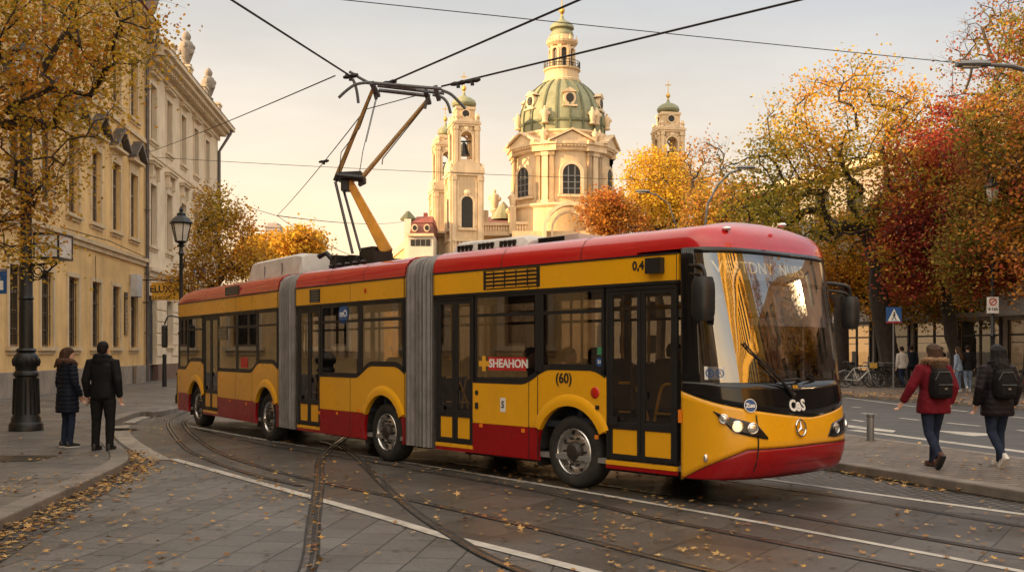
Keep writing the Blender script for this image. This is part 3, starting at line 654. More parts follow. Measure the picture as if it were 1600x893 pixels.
for th0 in PH[:2] + PH[4:]:
    wb = MB(); M = face(dc, 75.6*k, th0); arched(wb, M, 0, cf(303), cf(257), 27*k, -.3, .12); wo_ = wb.build('window', 'church_glass', ch)
    wb = MB()
    for q in (-5, 5): wb.merge(MB().box((q*k - .06, .12, cf(303)), (q*k + .06, .2, cf(260))).xf(M))
    for y in (295, 285, 275): wb.merge(MB().box((-13*k, .12, cf(y) - .05), (13*k, .19, cf(y) + .05)).xf(M))
    wb.build('glazing_bar', 'steel_grey', wo_)
dome = [(66, 222), (66, 202), (66.5, 196), (65.8, 188), (63.5, 177), (59, 165), (52.5, 153), (44, 143), (35, 135.5), (28, 131)]
mb = MB(); mb.lathe([(r*k, cz(y)) for r, y in dome], C3, 64, False); mb.build('dome', 'patina', ch, smooth=True)
mb = MB()
for q in range(20):
    th = R(8 + 18 * q)
    mb.rings([[polar(dc, (r + o)*k, th + s_ * (1.7 + .4*o) / max(r, 20), cz(y)) for s_, o in ((-1, .2), (-.6, 1.8), (.6, 1.8), (1, .2))] for r, y in dome])
mb.lathe([(66.8*k, cz(203)), (68*k, cz(201)), (67*k, cz(198))], C3, 48); mb.build('dome_rib', 'patina_dark', ch)
for th0 in PH[:2] + PH[4:]:
    M = face(dc, 57*k, th0); mb = MB()
    mb.merge(MB().rings([[(9.5*k*math.cos(q*.3142), o, cz(168) + 11*k*math.sin(q*.3142)) for q in range(20)] for o in (-.9, .6)]).xf(M)); mb.merge(MB().prism([(-11*k, -.9, cz(159)), (11*k, -.9, cz(159)), (0, -.9, cz(152))], (0, 1.6, 0)).xf(M))
    mb.merge(MB().box((-11*k, -1, cz(181)), (11*k, .8, cz(178.5))).xf(M)); lu = mb.build('dormer', 'church_trim', ch)
    mb = MB(); mb.merge(MB().rings([[(6*k*math.cos(q*.3142), o, cz(168) + 6.8*k*math.sin(q*.3142)) for q in range(20)] for o in (.55, .66)]).xf(M)); mb.build('pane', 'church_glass', lu)
def figure(mb, x, y, z, h):
    s_ = h; mb.lathe([(.20*s_, z), (.22*s_, z + .06*s_), (.15*s_, z + .12*s_), (.19*s_, z + .3*s_), (.22*s_, z + .55*s_), (.20*s_, z + .74*s_), (.08*s_, z + .82*s_), (.09*s_, z + .9*s_), (.03*s_, z + s_)], (x, y, 0), 9)
    mb.ball((x + .2*s_, y - .05*s_, z + .55*s_), .12*s_, 6); mb.ball((x - .2*s_, y, z + .62*s_), .10*s_, 6)
for th0 in (-80, -52 + 30 - 2, -112, 38, 46, 80):
    for r, y0, h in ((76, 236, 22), (70, 206, 26)) if th0 in (-24, 38, 46, 80, -80) else ((78, 236, 18),):
        mb = MB(); p = polar(dc, r*k, R(th0), cz(y0)); figure(mb, p.x, p.y, p.z, h*k); mb.build('roof_figure', 'church_trim', ch, smooth=True)
mb = MB(); mb.lathe([(30*k, cz(132)), (30*k, cz(128)), (27*k, cz(126)), (26*k, cz(114)), (29*k, cz(112)), (29*k, cz(110)), (20*k, cz(109)), (14*k, cz(108)), (14*k, cz(75)), (20*k, cz(74)), (24*k, cz(70)), (25*k, cz(67)), (18*k, cz(66)), (18*k, cz(58))], C3, 24)
for q in range(8):
    th = R(8 + 22.5 + 45 * q); mb.merge(MB().box((-3.2*k, -.6, cz(110)), (3.2*k, 2.0*k, cz(73))).xf(face(dc, 17.5*k, th))); p = polar(dc, 23*k, th, cz(67)); mb.lathe([(1.6*k, p.z), (2*k, p.z + 3*k), (.8*k, p.z + 5*k), (.4*k, p.z + 9*k)], (p.x, p.y, 0), 6)
    arch_ring(mb, face(dc, 18.2*k, R(8 + 45 * q)), 0, cz(109), cz(79), 9*k, 3*k, -.5, .15)
mb.build('lantern', 'church_stone', ch)
mb = MB()
for q in range(8): arched(mb, face(dc, 15.5*k, R(8 + 45 * q)), 0, cz(109), cz(79), 8.6*k, -.4, .1)
mb.build('lantern_opening', 'church_glass', ch)
mb = MB()
for q in range(32):
    a, b = polar(dc, 28*k, R(q * 11.25), 0), polar(dc, 28*k, R((q + 1) * 11.25), 0)
    for y in (110, 104, 99.5): mb.tube([(a.x, a.y, cz(y)), (b.x, b.y, cz(y))], .045, 4)
    mb.tube([(a.x, a.y, cz(111)), (a.x, a.y, cz(99))], .05, 4)
mb.build('railing', 'iron_black', ch)
mb = MB(); mb.lathe([(17*k, cz(60)), (18.5*k, cz(57)), (17.5*k, cz(52)), (14*k, cz(48)), (19*k, cz(46)), (18.5*k, cz(42)), (14*k, cz(37)), (7*k, cz(34)), (3.2*k, cz(30)), (2.6*k, cz(26))], C3, 20, False); mb.build('lantern_roof', 'patina', ch, smooth=True)
def finial(parent, x, y, py0, s=1.0):
    z = cz(py0); mb = MB(); mb.lathe([(.22*s, z), (.14*s, z + .35*s), (.32*s, z + .6*s), (.42*s, z + .9*s), (.3*s, z + 1.2*s), (.1*s, z + 1.35*s), (.07*s, z + 1.9*s)], (x, y, 0), 8)
    mb.box((x - .06*s, y - .05, z + 1.8*s), (x + .06*s, y + .05, z + 3.6*s)); mb.box((x - .55*s, y - .05, z + 2.75*s), (x + .55*s, y + .05, z + 2.9*s)); mb.build('cross', 'gilt', parent, smooth=True)
finial(ch, dc[0], dc[1], 27, .95)
def bell_tower(px, dd, yb0, y1, y2, y3, y4, h1, h2, h3, rz, low_window=True, ydome=4):
    y = CD + dd; x = (px - CX) * y / F; c = (x, y); T = Matrix.Translation((x, y, 0)) @ Matrix.Rotation(rz, 4, 'Z')
    kk = (CD + dd - h2 * KP) / F; z0, z1, z2, z3, z4 = [CH + (HY - q) * kk for q in (yb0, y1, y2, y3, y4)]; a, b, d = h1*kk, h2*kk, h3*kk
    tw = thing_part('bell_tower', ch)
    mb = MB(); mb.box((-a, -a, 0), (a, a, z1)); mb.box((-b, -b, z1), (b, b, z1 + .6))
    for sx in (-1, 1):
        for sy in (-1, 1): mb.box((sx * b, sy * b, z1 + .6), (sx * b * .48, sy * b * .48, z2))
    mb.box((-b, -b, z2 - .9), (b, b, z2)); mb.box((-d, -d, z2), (d, d, z3)); 
    st = mb.xf(T).build('tower_wall', 'church_stone', tw)
    tr = MB(); tr.box((-a*1.10, -a*1.10, z1 - .5), (a*1.10, a*1.10, z1 - .18)); tr.box((-a*1.16, -a*1.16, z1 - .178), (a*1.16, a*1.16, z1 + .05))
    tr.box((-b*1.10, -b*1.10, z2 - .35), (b*1.10, b*1.10, z2 - .1)); tr.box((-b*1.18, -b*1.18, z2 - .098), (b*1.18, b*1.18, z2 + .12)); tr.box((-d*1.1, -d*1.1, z3 - .25), (d*1.1, d*1.1, z3 + .08))
    tr.box((-b*1.12, -b*1.12, z1 + .1), (b*1.12, b*1.12, z1 + .45))
    gl = []
    for r4 in range(4):
        Q = Matrix.Rotation(r4 * math.pi / 2, 4, 'Z') 
        S = lambda off: Q @ Matrix(((1, 0, 0, 0), (0, -1, 0, -off), (0, 0, 1, 0), (0, 0, 0, 1)))
        for sx in (-1, 1):
            tr.merge(MB().box((sx*a*.98, .01, 0), (sx*a*.72, .22, z1 - .5)).xf(S(a))); tr.merge(MB().box((sx*b*.96, .01, z1 + .5), (sx*b*.70, .18, z2 - .36)).xf(S(b)))
            tr.merge(MB().box((sx*a*1.0, .01, z1 - 1.1), (sx*a*.70, .3, z1 - .6)).xf(S(a))); tr.merge(MB().box((sx*b*.99, .01, z2 - .8), (sx*b*.66, .26, z2 - .4)).xf(S(b)))
            tr.merge(MB().lathe([(.24, z2 + .12), (.28, z2 + .3), (.14, z2 + .5), (.24, z2 + .8), (.06, z2 + 1.25)], (sx*b*1.0, -.25, 0), 7).xf(S(b)))
        for q in range(9):
            u = -.88 + q * .22; tr.merge(MB().box((u*a - .13, .0, z1 - .17), (u*a + .13, a*.14, z1 - .0)).xf(S(a))); tr.merge(MB().box((u*b - .11, .0, z2 - .09), (u*b + .11, b*.16, z2 + .05)).xf(S(b)))
        tr.merge(MB().ball((0, .1, z1 - 2.55), .38, 8, 0, (1.3, .5, 1)).xf(S(a))); tr.merge(MB().ball((0, .1, z2 - .7), .3, 8, 0, (1.3, .5, 1)).xf(S(b)))
        for sx in (-1, 1): tr.merge(MB().box((sx*a*.66, .01, z1 - 6.5), (sx*a*.52, .12, z1 - 1.2)).xf(S(a)))
        # segmental gable over the lower stage, triangular one over the belfry
        n = 10; seg = [(a*1.02*math.cos(math.pi*q/n), .0, z1 + .05 + 1.25*math.sin(math.pi*q/n)) for q in range(n + 1)]
        tr.merge(MB().prism(seg, (0, .3, 0)).xf(S(a))); tr.merge(MB().prism([(-b*.95, 0, z2 + .12), (b*.95, 0, z2 + .12), (0, 0, z2 + .8)], (0, .3, 0)).xf(S(b)))
        if low_window:
            zz = z1 - 6.7; arch_ring(tr, S(a), 0, zz, z1 - 3.0, 1.4, .28, .0, .16); gw = MB(); arched(gw, S(a), 0, zz, z1 - 3.0, 1.4, -.1, .05); gl.append(gw)
            tr.merge(MB().box((-1.1, .01, zz - .35), (1.1, .25, zz - .05)).xf(S(a)))
            for q in range(7): tr.merge(MB().box((-1.5 + q*.46, .05, zz - 3.0), (-1.32 + q*.46, .3, zz - 1.7)).xf(S(a)))
            tr.merge(MB().box((-1.8, .03, zz - 1.69), (1.8, .35, zz - 1.45)).xf(S(a))); tr.merge(MB().box((-1.8, .03, zz - 3.25), (1.8, .35, zz - 3.0)).xf(S(a)))
        arch_ring(tr, S(b), 0, z1 + 1.2, z2 - 1.0, b*.92, .22, -.02, .14)
        tr.merge(MB().box((-b*.5, -.15, z1 + .6), (b*.5, .1, z1 + 1.5)).xf(S(b)))
        gl.append(MB().rings([[(.42*math.cos(q*.524), o, z3 - .8 + .42*math.sin(q*.524)) for q in range(12)] for o in (-.05, .06)]).xf(S(d)))
        tr.merge(MB().rings([[(r_*math.cos(q*.524), o, z3 - .8 + r_*math.sin(q*.524)) for r_, o in ((.44, .0), (.62, .0), (.62, .12), (.44, .12))] for q in range(13)], False).xf(S(d)))
    tr.xf(T).build('tower_trim', 'church_trim', tw)
    for g_ in gl: g_.xf(T).build('window', 'church_glass', tw)
    bl = MB(); bl.lathe([(.75, z1 + 2.2), (.6, z1 + 2.6), (.42, z1 + 3.2), (.3, z1 + 3.6), (.06, z1 + 3.8)], (x, y, 0), 10); bl.box((x - b*.7, y - .08, z1 + 3.8), (x + b*.7, y + .08, z1 + 4.0)); bl.build('bell', 'iron_black', tw)
    e = h3*k; mb = MB(); mb.lathe([(e*.95, z3 + .05), (e*.92, z3 + .2), (e*1.2, z3 + .36), (e*1.28, z3 + .62), (e*1.15, z3 + 1.0), (e*.78, z3 + 1.32), (e*.36, z3 + 1.5), (.2, z3 + 1.7), (.15, z3 + 2.0)], (x, y, 0), 16, False); mb.build('tower_roof', 'patina', tw, smooth=True)
    zf = z3 + 1.9; finial(tw, x, y, HY - (zf - CH) / KP, .72)
def thing_part(name, parent):
    o = bpy.data.objects.new(name, None); o.empty_display_size = .2; link(o, parent); return o
bell_tower(725, -6, 420, 268, 192, 166, 150, 24, 19.5, 14.5, R(14))
bell_tower(696, 14, 420, 296, 226, 211, 190, 21, 16.5, 11, R(14), False)
bell_tower(1044, 6, 420, 280, 202, 175, 152, 24, 19, 14.5, R(10))
mb = MB()
mb.box((cxm(664), CD - 3, 0), (cxm(830), CD + 12, cz(372))); mb.box((cxm(680), CD + 16, 0), (cxm(800), CD + 30, cz(325))); mb.box((cxm(800), CD - 8, 0), (cxm(960), CD + 8, cz(372)))
mb.box((cxm(752), CD - 4, cz(372)), (cxm(764), CD - 2.5, cz(335)))
mb.box((cxm(796), CD - 5, cz(372)), (cxm(806), CD - 4, cz(332))); mb.box((cxm(766), CD + 11, cz(340)), (cxm(774), CD + 12, cz(311)))
mb.build('nave_wall', 'church_stone', ch)
mb = MB()
for x0, x1, yy, dd in ((754, 797, 357, -4.2), (806, 832, 357, -5.2)):
    mb.box((cxm(x0), CD + dd, cz(yy) - .1), (cxm(x1), CD + dd + .5, cz(yy) + .25)); mb.box((cxm(x0), CD + dd, cz(yy + 13) - .3), (cxm(x1), CD + dd + .6, cz(yy + 13)))
    q = x0 + 2
    while q < x1: mb.tube([(cxm(q), CD + dd + .25, cz(yy + 13)), (cxm(q), CD + dd + .25, cz(yy + 6)), (cxm(q), CD + dd + .25, cz(yy))], [.1, .17, .1], 6); q += 4
mb.box((cxm(660), CD - 3.6, cz(374)), (cxm(834), CD - 2.6, cz(370))); mb.box((cxm(658), CD - 4.2, cz(370)), (cxm(834), CD - 2.6, cz(367)))
M = Facade((cxm(885), CD - 8.2), (1, 0), (0, -1)).M(); arch_ring(mb, M, 0, cz(385), cz(336), 70*k, 5*k, -.4, 1.0); arch_ring(mb, M, 0, cz(385), cz(346), 50*k, 3*k, -.3, .5)
mb.build('balustrade', 'church_trim', ch)
for q_ in (([(cxm(755), CD - 3.5, cz(358)), (cxm(755), CD + 7, cz(358)), (cxm(755), CD + 4, cz(336))], 46*k), ([(cxm(806), CD - 4.5, cz(362)), (cxm(806), CD + 5, cz(362)), (cxm(806), CD + 3, cz(338))], 50*k), ([(cxm(752), CD + 16, cz(326)), (cxm(752), CD + 30, cz(326)), (cxm(752), CD + 23, cz(302))], 44*k)): MB().prism(q_[0], (q_[1], 0, 0)).build('roof', 'roof_maroon', ch)
mb = MB(); mb.lathe([(21*k, cz(337)), (17*k, cz(329)), (9*k, cz(317)), (1*k, cz(308))], (cxm(786), CD + 4, 0), 14); mb.build('apse_roof', 'patina', ch)
for px_, y0, h in ((770, 311, 38), (801, 332, 26)):
    mb = MB(); figure(mb, cxm(px_), CD - 4 if px_ == 801 else CD + 11.5, cz(y0), h*k); mb.build('roof_figure', 'church_trim', ch, smooth=True)
# houses beside the church and a far tower block paled to look hazy
hs = thing('red_roofed_house', 'pale house with red mansard roof and round dormers left of the church', 'house', (cxm(655), 118, 0))
d_ = 118; x = lambda p: (p - CX) * d_ / F
z = lambda q: CH + (HY - q) * d_ / F
mb = MB(); mb.box((x(638), d_, 0), (x(677), d_ + 10, z(366))); mb.box((x(630), d_ + 1, 0), (x(641), d_ + 3, z(340))); mb.build('wall', 'house_wall', hs)
mb = MB(); mb.box((x(636), d_ - .4, z(369)), (x(678), d_ - .02, z(365))); mb.build('cornice', 'church_trim', hs)
mb = MB(); mb.rings([[(x(p0), d_ + o0, zz), (x(p1), d_ + o0, zz), (x(p1), d_ + 10 - o0, zz), (x(p0), d_ + 10 - o0, zz)] for p0, p1, o0, zz in ((640, 676, 0, z(365)), (643, 675, .7, z(347)))]); rf = mb.build('roof', 'roof_maroon', hs)
mb = MB(); mb.rings([[(x(p0), d_ + o0, zz), (x(p1), d_ + o0, zz), (x(p1), d_ + 10 - o0, zz), (x(p0), d_ + 10 - o0, zz)] for p0, p1, o0, zz in ((642.5, 676, .6, z(347) + .02), (648, 673, 2.5, z(334)), (655, 672, 4, z(331)))]); mb.build('upper_roof', 'roof_tile', hs)
for p0 in (645, 653, 661, 669):
    mb = MB(); mb.box((x(p0) - .25, d_ - .06, z(384)), (x(p0) + .25, d_ - .01, z(374))); mb.build('window', 'church_glass', hs)
mb = MB(); mb.box((x(657), d_ + 4, z(333)), (x(663), d_ + 5, z(325))); mb.build('chimney', 'roof_tile', rf)
for p0 in (648, 667):
    mb = MB(); mb.rings([[(x(p0) + .38*math.cos(q*.524), d_ + o, z(356) + .45*math.sin(q*.524)) for q in range(12)] for o in (-.1, 1.2)]); dm = mb.build('dormer', 'church_trim', rf)
    mb = MB(); mb.rings([[(x(p0) + .24*math.cos(q*.524), d_ + o, z(356) + .30*math.sin(q*.524)) for q in range(12)] for o in (-.16, -.1)]); mb.build('pane', 'church_glass', dm)
mb = MB(); mb.lathe([(.9, z(341)), (.95, z(338)), (.55, z(332)), (.15, z(326))], (x(635), d_ + 2, 0), 8); mb.build('turret_roof', 'patina_dark', hs)
ly = thing('yellow_row_house', 'long yellow house receding beside the red roofed one', 'house', ((612 - 800) * 140 / F, 140, 0))
mb = MB(); mb.prism([((600 - CX) * 150 / F, 150, 0), ((636 - CX) * 122 / F, 122, 0), ((640 - CX) * 122 / F, 124, 0), ((610 - CX) * 150 / F, 152, 0)], (0, 0, 14.0)); mb.build('wall', 'plaster_yellow', ly)
mb = MB(); mb.prism([((598 - CX) * 150 / F, 149.6, 14.02), ((635 - CX) * 122 / F, 121.6, 14.02), ((642 - CX) * 122 / F, 124, 14.02), ((612 - CX) * 150 / F, 152, 14.02)], (0, 0, .8)); mb.build('cornice', 'trim_stone', ly)
d_ = 420; fb = thing('tower_block', 'high-rise paled to look hazy on the horizon above the golden street tree', 'building', (x(426), d_, 0))
mb = MB(); mb.box((x(414), d_, 0), (x(437), d_ + 8, z(352))); mb.box((x(418), d_, z(352)), (x(433), d_ + 7, z(348))); mb.build('wall', 'hazed_wall', fb)
mb = MB()
for r_ in range(6):
    for q in range(8): mb.box((x(415.5 + q*2.7), d_ - .05, z(357 + r_*5)), (x(417 + q*2.7), d_ - .01, z(354.5 + r_*5)))
mb.build('window_band', 'window_glass', fb)
# ------------------------------------------------------------------ the articulated trolleybus
class Sec:
    def __init__(s, O, ang, length):
        a = R(ang); s.u = Vector((-math.cos(a), math.sin(a), 0)); s.n = Vector((math.sin(a), math.cos(a), 0)); s.O = Vector((O[0], O[1], 0)); s.len = length
        f = -s.u; s.M = Matrix(((f.x, s.n.x, 0, s.O.x), (f.y, s.n.y, 0, s.O.y), (0, 0, 1, 0), (0, 0, 0, 1)))
    def spx(s, px):
        "distance behind the section's front edge of the near side point seen in column px"
        r = (px - CX) / F; return (s.O.x - s.O.y * r) / (-s.u.x + s.u.y * r)
    def side(s, px, py):
        q = s.spx(px); p = s.O + s.u * q; return q, CH + (HY - py) * p.y / F
S1, S2, S3 = Sec((1.80, 11.10), 47.2, 4.26), Sec((-1.55, 14.78), 52.4, 3.55), Sec((-4.17, 18.22), 56.7, 6.40)
BW = 2.5; ZS, ZR, ZB, ZT = .30, .70, 2.42, 2.72
bus = thing('trolleybus', 'long red and yellow articulated bus with a roof pantograph turning across the tracks', 'bus', (S1.O.x, S1.O.y, 0))
WR = .56; WC = .44
def hh(z): return math.sqrt(max(0, WR*WR - (z - WC)**2))
def ztop(q, wheels):
    z = 1.235
    for c in wheels:
        t = abs(q - c)
        z = max(z, 1.235 + .19 * (1 if t < .32 else (0 if t > .86 else .5 + .5 * math.cos(math.pi * (t - .32) / .54))))
    return z
def panel_pts(a, b, wheels):
    pts = [(a, ZR)]
    for c in wheels:
        if a < c < b:
            h = hh(ZR); th = math.atan2(ZR - WC, h)
            a0, a1 = math.pi - th, th
            arc = [(c + WR * math.cos(a0 + (a1 - a0) * k / 18), WC + WR * math.sin(a0 + (a1 - a0) * k / 18)) for k in range(19)]
            pts += [p for p in arc if a <= p[0] <= b]
    pts.append((b, ZR)); n = 40
    pts += [(b + (a - b) * k / n, ztop(b + (a - b) * k / n, wheels)) for k in range(n + 1)]
    return pts
def skirt_runs(a, b, wheels):
    runs = []; cur = a; left = False
    for c in sorted(wheels):
        if a - WR < c < b + WR:
            if c - hh(ZS) > cur: runs.append((cur, None, c)); 
            cur = c; left = True
    out = []
    edges = sorted([c for c in wheels if a - WR < c < b + WR])
    pts_from = a
    segs = []; start = ('flat', a)
    for c in edges:
        segs.append((start, ('arc', c))); start = ('arc', c)
    segs.append((start, ('flat', b)))
    for (k0, v0), (k1, v1) in segs:
        pts = []
        zs = [ZS + (ZR - .004 - ZS) * k / 8 for k in range(9)]
        lo = [(v0, z) for z in (ZS, ZR - .004)] if k0 == 'flat' else [(v0 + hh(z), z) for z in zs]
        hi = [(v1, z) for z in (ZS, ZR - .004)] if k1 == 'flat' else [(v1 - hh(z), z) for z in zs]
        if min(p[0] for p in hi) - max(p[0] for p in lo) > .03: out.append(lo[::-1] + hi)
    return out
def pri(mb, pts, w0, w1, mi=0): mb.prism([(-q, w0, z) for q, z in pts], (0, w1 - w0, 0), mi)
ROOFP = [(0, ZT), (.006, 2.80), (.03, 2.885), (.09, 2.965), (.20, 3.015), (.42, 3.045)]
def build_section(S, wheels, doors, panes, seams, frontcap=0.0, grey=False, rear=False):
    M = S.M; Ln = S.len
    spans = []; cur = 0.0
    for a, b in sorted(doors):
        if a - cur > .06: spans.append((cur, a))
        cur = b
    if Ln - cur > .06: spans.append((cur, Ln))
    yl, rd, lip, far_y, far_r = MB(), MB(), MB(), MB(), MB()
    for a, b in spans:
        if b - a < .3: pri(yl, [(a, ZR), (b, ZR), (b, ZT - .3), (a, ZT - .3)], 0, .05); pri(rd, [(a, ZS), (b, ZS), (b, ZR - .004), (a, ZR - .004)], 0, .05); continue
        pri(yl, panel_pts(a, b, wheels), 0, .05)
        for r_ in skirt_runs(a, b, wheels): pri(rd, r_, 0, .05)
    for c in wheels:
        n = 26; th = math.asin((ZR + .01 - WC) / (WR + .06))
        ang = [th + (math.pi - 2 * th) * k / n for k in range(n + 1)]
        lip.rings([[(-(c + r_ * math.cos(q)), w, WC + r_ * math.sin(q)) for r_, w in ((WR - .005, -.028), (WR + .05, -.030), (WR + .10, -.022), (WR + .135, -.001), (WR + .12, .004), (WR - .005, .03))] for q in ang]); lip.build('wheel_arch', 'bus_yellow', bus, M, smooth=True, angle=50); lip = MB()
    pri(far_y, [(0, ZR), (Ln, ZR), (Ln, 1.235), (0, 1.235)], BW - .05, BW); pri(far_r, [(0, ZS), (Ln, ZS), (Ln, ZR - .004), (0, ZR - .004)], BW - .05, BW)
    yl.merge(far_y)
    # yellow band over the windows
    bd = MB(); bd.box((0, 0, ZB), (-Ln, .05, ZT - .004)); bd.box((0, BW - .05, ZB), (-Ln, BW, ZT - .004))
    yp = yl.build('side_panel', 'bus_yellow', bus, M, bev=.004); rd.merge(far_r); rd.build('skirt_panel', 'bus_red_shaded', bus, M, bev=.004)
    bd.build('cant_panel', 'bus_yellow', bus, M, bev=.004)
    tr = MB()
    for q in seams:
        for c in [q]:
            zt = ztop(c, wheels); tr.box((-c - .006, -.0012, ZS + .01), (-c + .006, .01, zt - .01))
    for q in seams + [.02, Ln - .02]: tr.box((-q - .005, -.0012, ZB + .005), (-q + .005, .01, ZT - .01))
    for a, b in spans:
        if b - a > .4:
            pts = [(q, ztop(q, wheels)) for q in [a + .01 + (b - a - .02) * k / 30 for k in range(31)]]
            tr.rings([[(-q, -.003, z - .004), (-q, .012, z - .004), (-q, .012, z + .022), (-q, -.003, z + .022)] for q, z in pts])
            if not any(a < c < b for c in wheels): tr.box((-a - .01, -.0012, ZR - .008), (-b + .01, .01, ZR + .002))
    tr.box((0, -.008, ZT - .012), (-Ln, .02, ZT + .010)); tr.box((0, -.004, ZB - .028), (-Ln, .02, ZB + .004))
    tr.build('trim', 'black_trim', bus, M)
    # roof shell
    xs = [0 - frontcap, -Ln]
    prof = [(w_, z_) for w_, z_ in ROOFP] + [(BW - w_, z_) for w_, z_ in ROOFP[::-1]]
    mb = MB(); mb.rings([[(x_, w_, z_) for w_, z_ in prof] for x_ in xs], True); 
    if rear:
        mb = MB(); rr = []
        for k in range(9):
            t = k / 8 * math.pi / 2; xx = -Ln + .9 - .9 * math.sin(t); dz = .14 * (1 - math.cos(t))
            rr.append([(xx, w_, z_ - dz * (z_ - ZT) / .3) for w_, z_ in prof])
        mb.rings([[(0, w_, z_) for w_, z_ in prof]] + rr, True)
    mb.build('roof', 'roof_red', bus, M, smooth=True, angle=30)
    mb = MB()
    for q in [Ln * .34, Ln * .67]:
        rs = [[(-q + e, w_ * 1.0 + (-.001 if w_ < 1 else .001), z_ + .0015) for w_, z_ in prof] for e in (-.006, .006)]
        mb.rings(rs, False)
    mb.build('roof_seam', 'black_trim', bus, M)
    # glazing: dark surround strips with panes set in them
    for a, b in panes:
        fr = MB(); n = 24
        qs = [a + (b - a) * k / n for k in range(n + 1)]
        low = [(q, ztop(q, wheels) + .02) for q in qs]
        for (w0, w1) in ((.006, .05),):
            fr.box((-a, w0, low[0][1]), (-a - .035, w1, ZB - .03)); fr.box((-b + .035, w0, low[-1][1]), (-b, w1, ZB - .03)); fr.box((-a - .036, w0, ZB - .07), (-b + .036, w1, ZB - .03))
            fr.rings([[(-q, w0, z), (-q, w1, z), (-q, w1, z + .05), (-q, w0, z + .05)] for q, z in low])
            if b - a > .9: fr.box((-a - .036, w0, 2.10), (-b + .036, w1, 2.14))
        wn = fr.build('window', 'black_trim', bus, M)
        pn = MB(); pn.grid(lambda i, j: (-qs[i], .013, low[i][1] + .02 + (ZB - .05 - low[i][1]) * j), list(range(n + 1)), [0, 1]); pn.build('pane', 'bus_glass', wn, M, fix=False)
    # pillars between panes, and the far side
    pl = MB()
    edges = sorted([e for p in panes for e in p])
    for p, q in zip(sorted(panes)[:-1], sorted(panes)[1:]):
        if q[0] - p[1] < .12: pl.box((-p[1], .004, ztop(p[1], wheels) + .02), (-q[0], .06, ZB - .03))
    npil = max(3, int(Ln / 1.1))
    for k in range(npil + 1):
        q = Ln * k / npil; pl.box((-max(0, q - .05), BW - .06, 1.235), (-min(Ln, q + .05), BW - .004, ZB))
    pl.box((0, BW - .06, 2.08), (-Ln, BW - .01, 2.12)); pl.build('pillar', 'black_trim', bus, M)
    fg = MB(); fg.add([(0, BW - .02, 1.24), (-Ln, BW - .02, 1.24), (-Ln, BW - .02, ZB), (0, BW - .02, ZB)], [(0, 1, 2, 3)]); fg.build('far_glazing', 'bus_glass', bus, M, fix=False)
    fl = MB(); fl.box((0, .06, .34), (-Ln, BW - .06, .40)); fl.box((0, .06, 2.50), (-Ln, BW - .06, 2.54)); fl.build('floor', 'interior_grey', bus, M)
    ub = MB(); ub.box((-.1, .5, .20), (-Ln + .1, BW - .5, .335)); 
    for c in wheels:
        ub.box((-c - .6, .42, .25), (-c + .6, .46, 1.1)); ub.rings([[(-(c + (WR + .01) * math.cos(math.pi * k / 16)), w, WC + (WR + .01) * math.sin(math.pi * k / 16)) for k in range(17)] for w in (.052, .45)], False, False)
        ub.box((-c - .62, .06, .22), (-c - .60, .4, .62)); 
        ub.box((-c - .05, .3, .36), (-c + .05, BW - .3, .5))
    ub.build('underbody', 'dark_rubber', bus, M)
    for a, b in doors: bus_door(S, a, b)
    for c in wheels: bus_wheel(S, c)
    for c in wheels: bus_wheel(S, c, True)
def bus_door(S, a, b):
    M = S.M; fr = MB(); m = (a + b) / 2; w0, w1 = .010, .055
    fr.box((-a, w0, .40), (-a - .03, w1, ZB - .03)); fr.box((-b + .03, w0, .40), (-b, w1, ZB - .03)); fr.box((-a - .031, w0, ZB - .08), (-b + .031, w1, ZB - .03))
    for p, q in ((a + .032, m - .004), (m + .004, b - .032)):
        fr.box((-p, w0 + .006, .42), (-p - .05, w1, ZB - .082)); fr.box((-q + .05, w0 + .006, .42), (-q, w1, ZB - .082))
        fr.box((-p - .051, w0 + .006, .42), (-q + .051, w1, .47)); fr.box((-p - .051, w0 + .006, .76), (-q + .051, w1, .84)); fr.box((-p - .051, w0 + .006, ZB - .13), (-q + .051, w1, ZB - .082))
    fr.box((-m + .03, w0 - .004, 1.12), (-m + .10, w0 + .004, 1.20)); fr.box((-b + .04, w0 - .008, .80), (-b + .17, w0 + .004, .90))
    dr = fr.build('door', 'black_trim', bus, M, bev=.003)
    for p, q in ((a + .032, m - .004), (m + .004, b - .032)):
        pn = MB(); pn.box((-p - .052, .026, .472), (-q + .052, .04, .758)); pn.build('kick_panel', 'bus_yellow', dr, M, bev=.004)
        gl = MB(); gl.add([(-p - .05, .03, .84), (-q + .05, .03, .84), (-q + .05, .03, ZB - .13), (-p - .05, .03, ZB - .13)], [(0, 1, 2, 3)]); gl.build('pane', 'door_glass', dr, M, fix=False)
    hr = MB()
    for p, sg in ((a + .1, 1), (b - .1, -1)):
        hr.tube(smooth_line([(-(p), .12, 1.28), (-(p + sg * .16), .14, 1.28), (-(p + sg * .24), .16, 1.20), (-(p + sg * .34), .2, .95), (-(p + sg * .36), .2, .86)], 4), .017, 7); hr.tube([(-p, .12, .95), (-(p + sg * .34), .18, .95)], .013, 6)
    hr.tube([(-m + .08, .5, .4), (-m + .08, .5, 2.5)], .02, 7); hr.build('handrail', 'handrail_yellow', dr, M, smooth=True)
    sl_ = MB(); sl_.box((-a, .002, .30), (-b, .05, .345), 1); sl_.box((-a, -.001, .347), (-b, .05, .395), 0); sl_.build('door_sill', ['bus_yellow', 'bus_red_shaded'], bus, M)
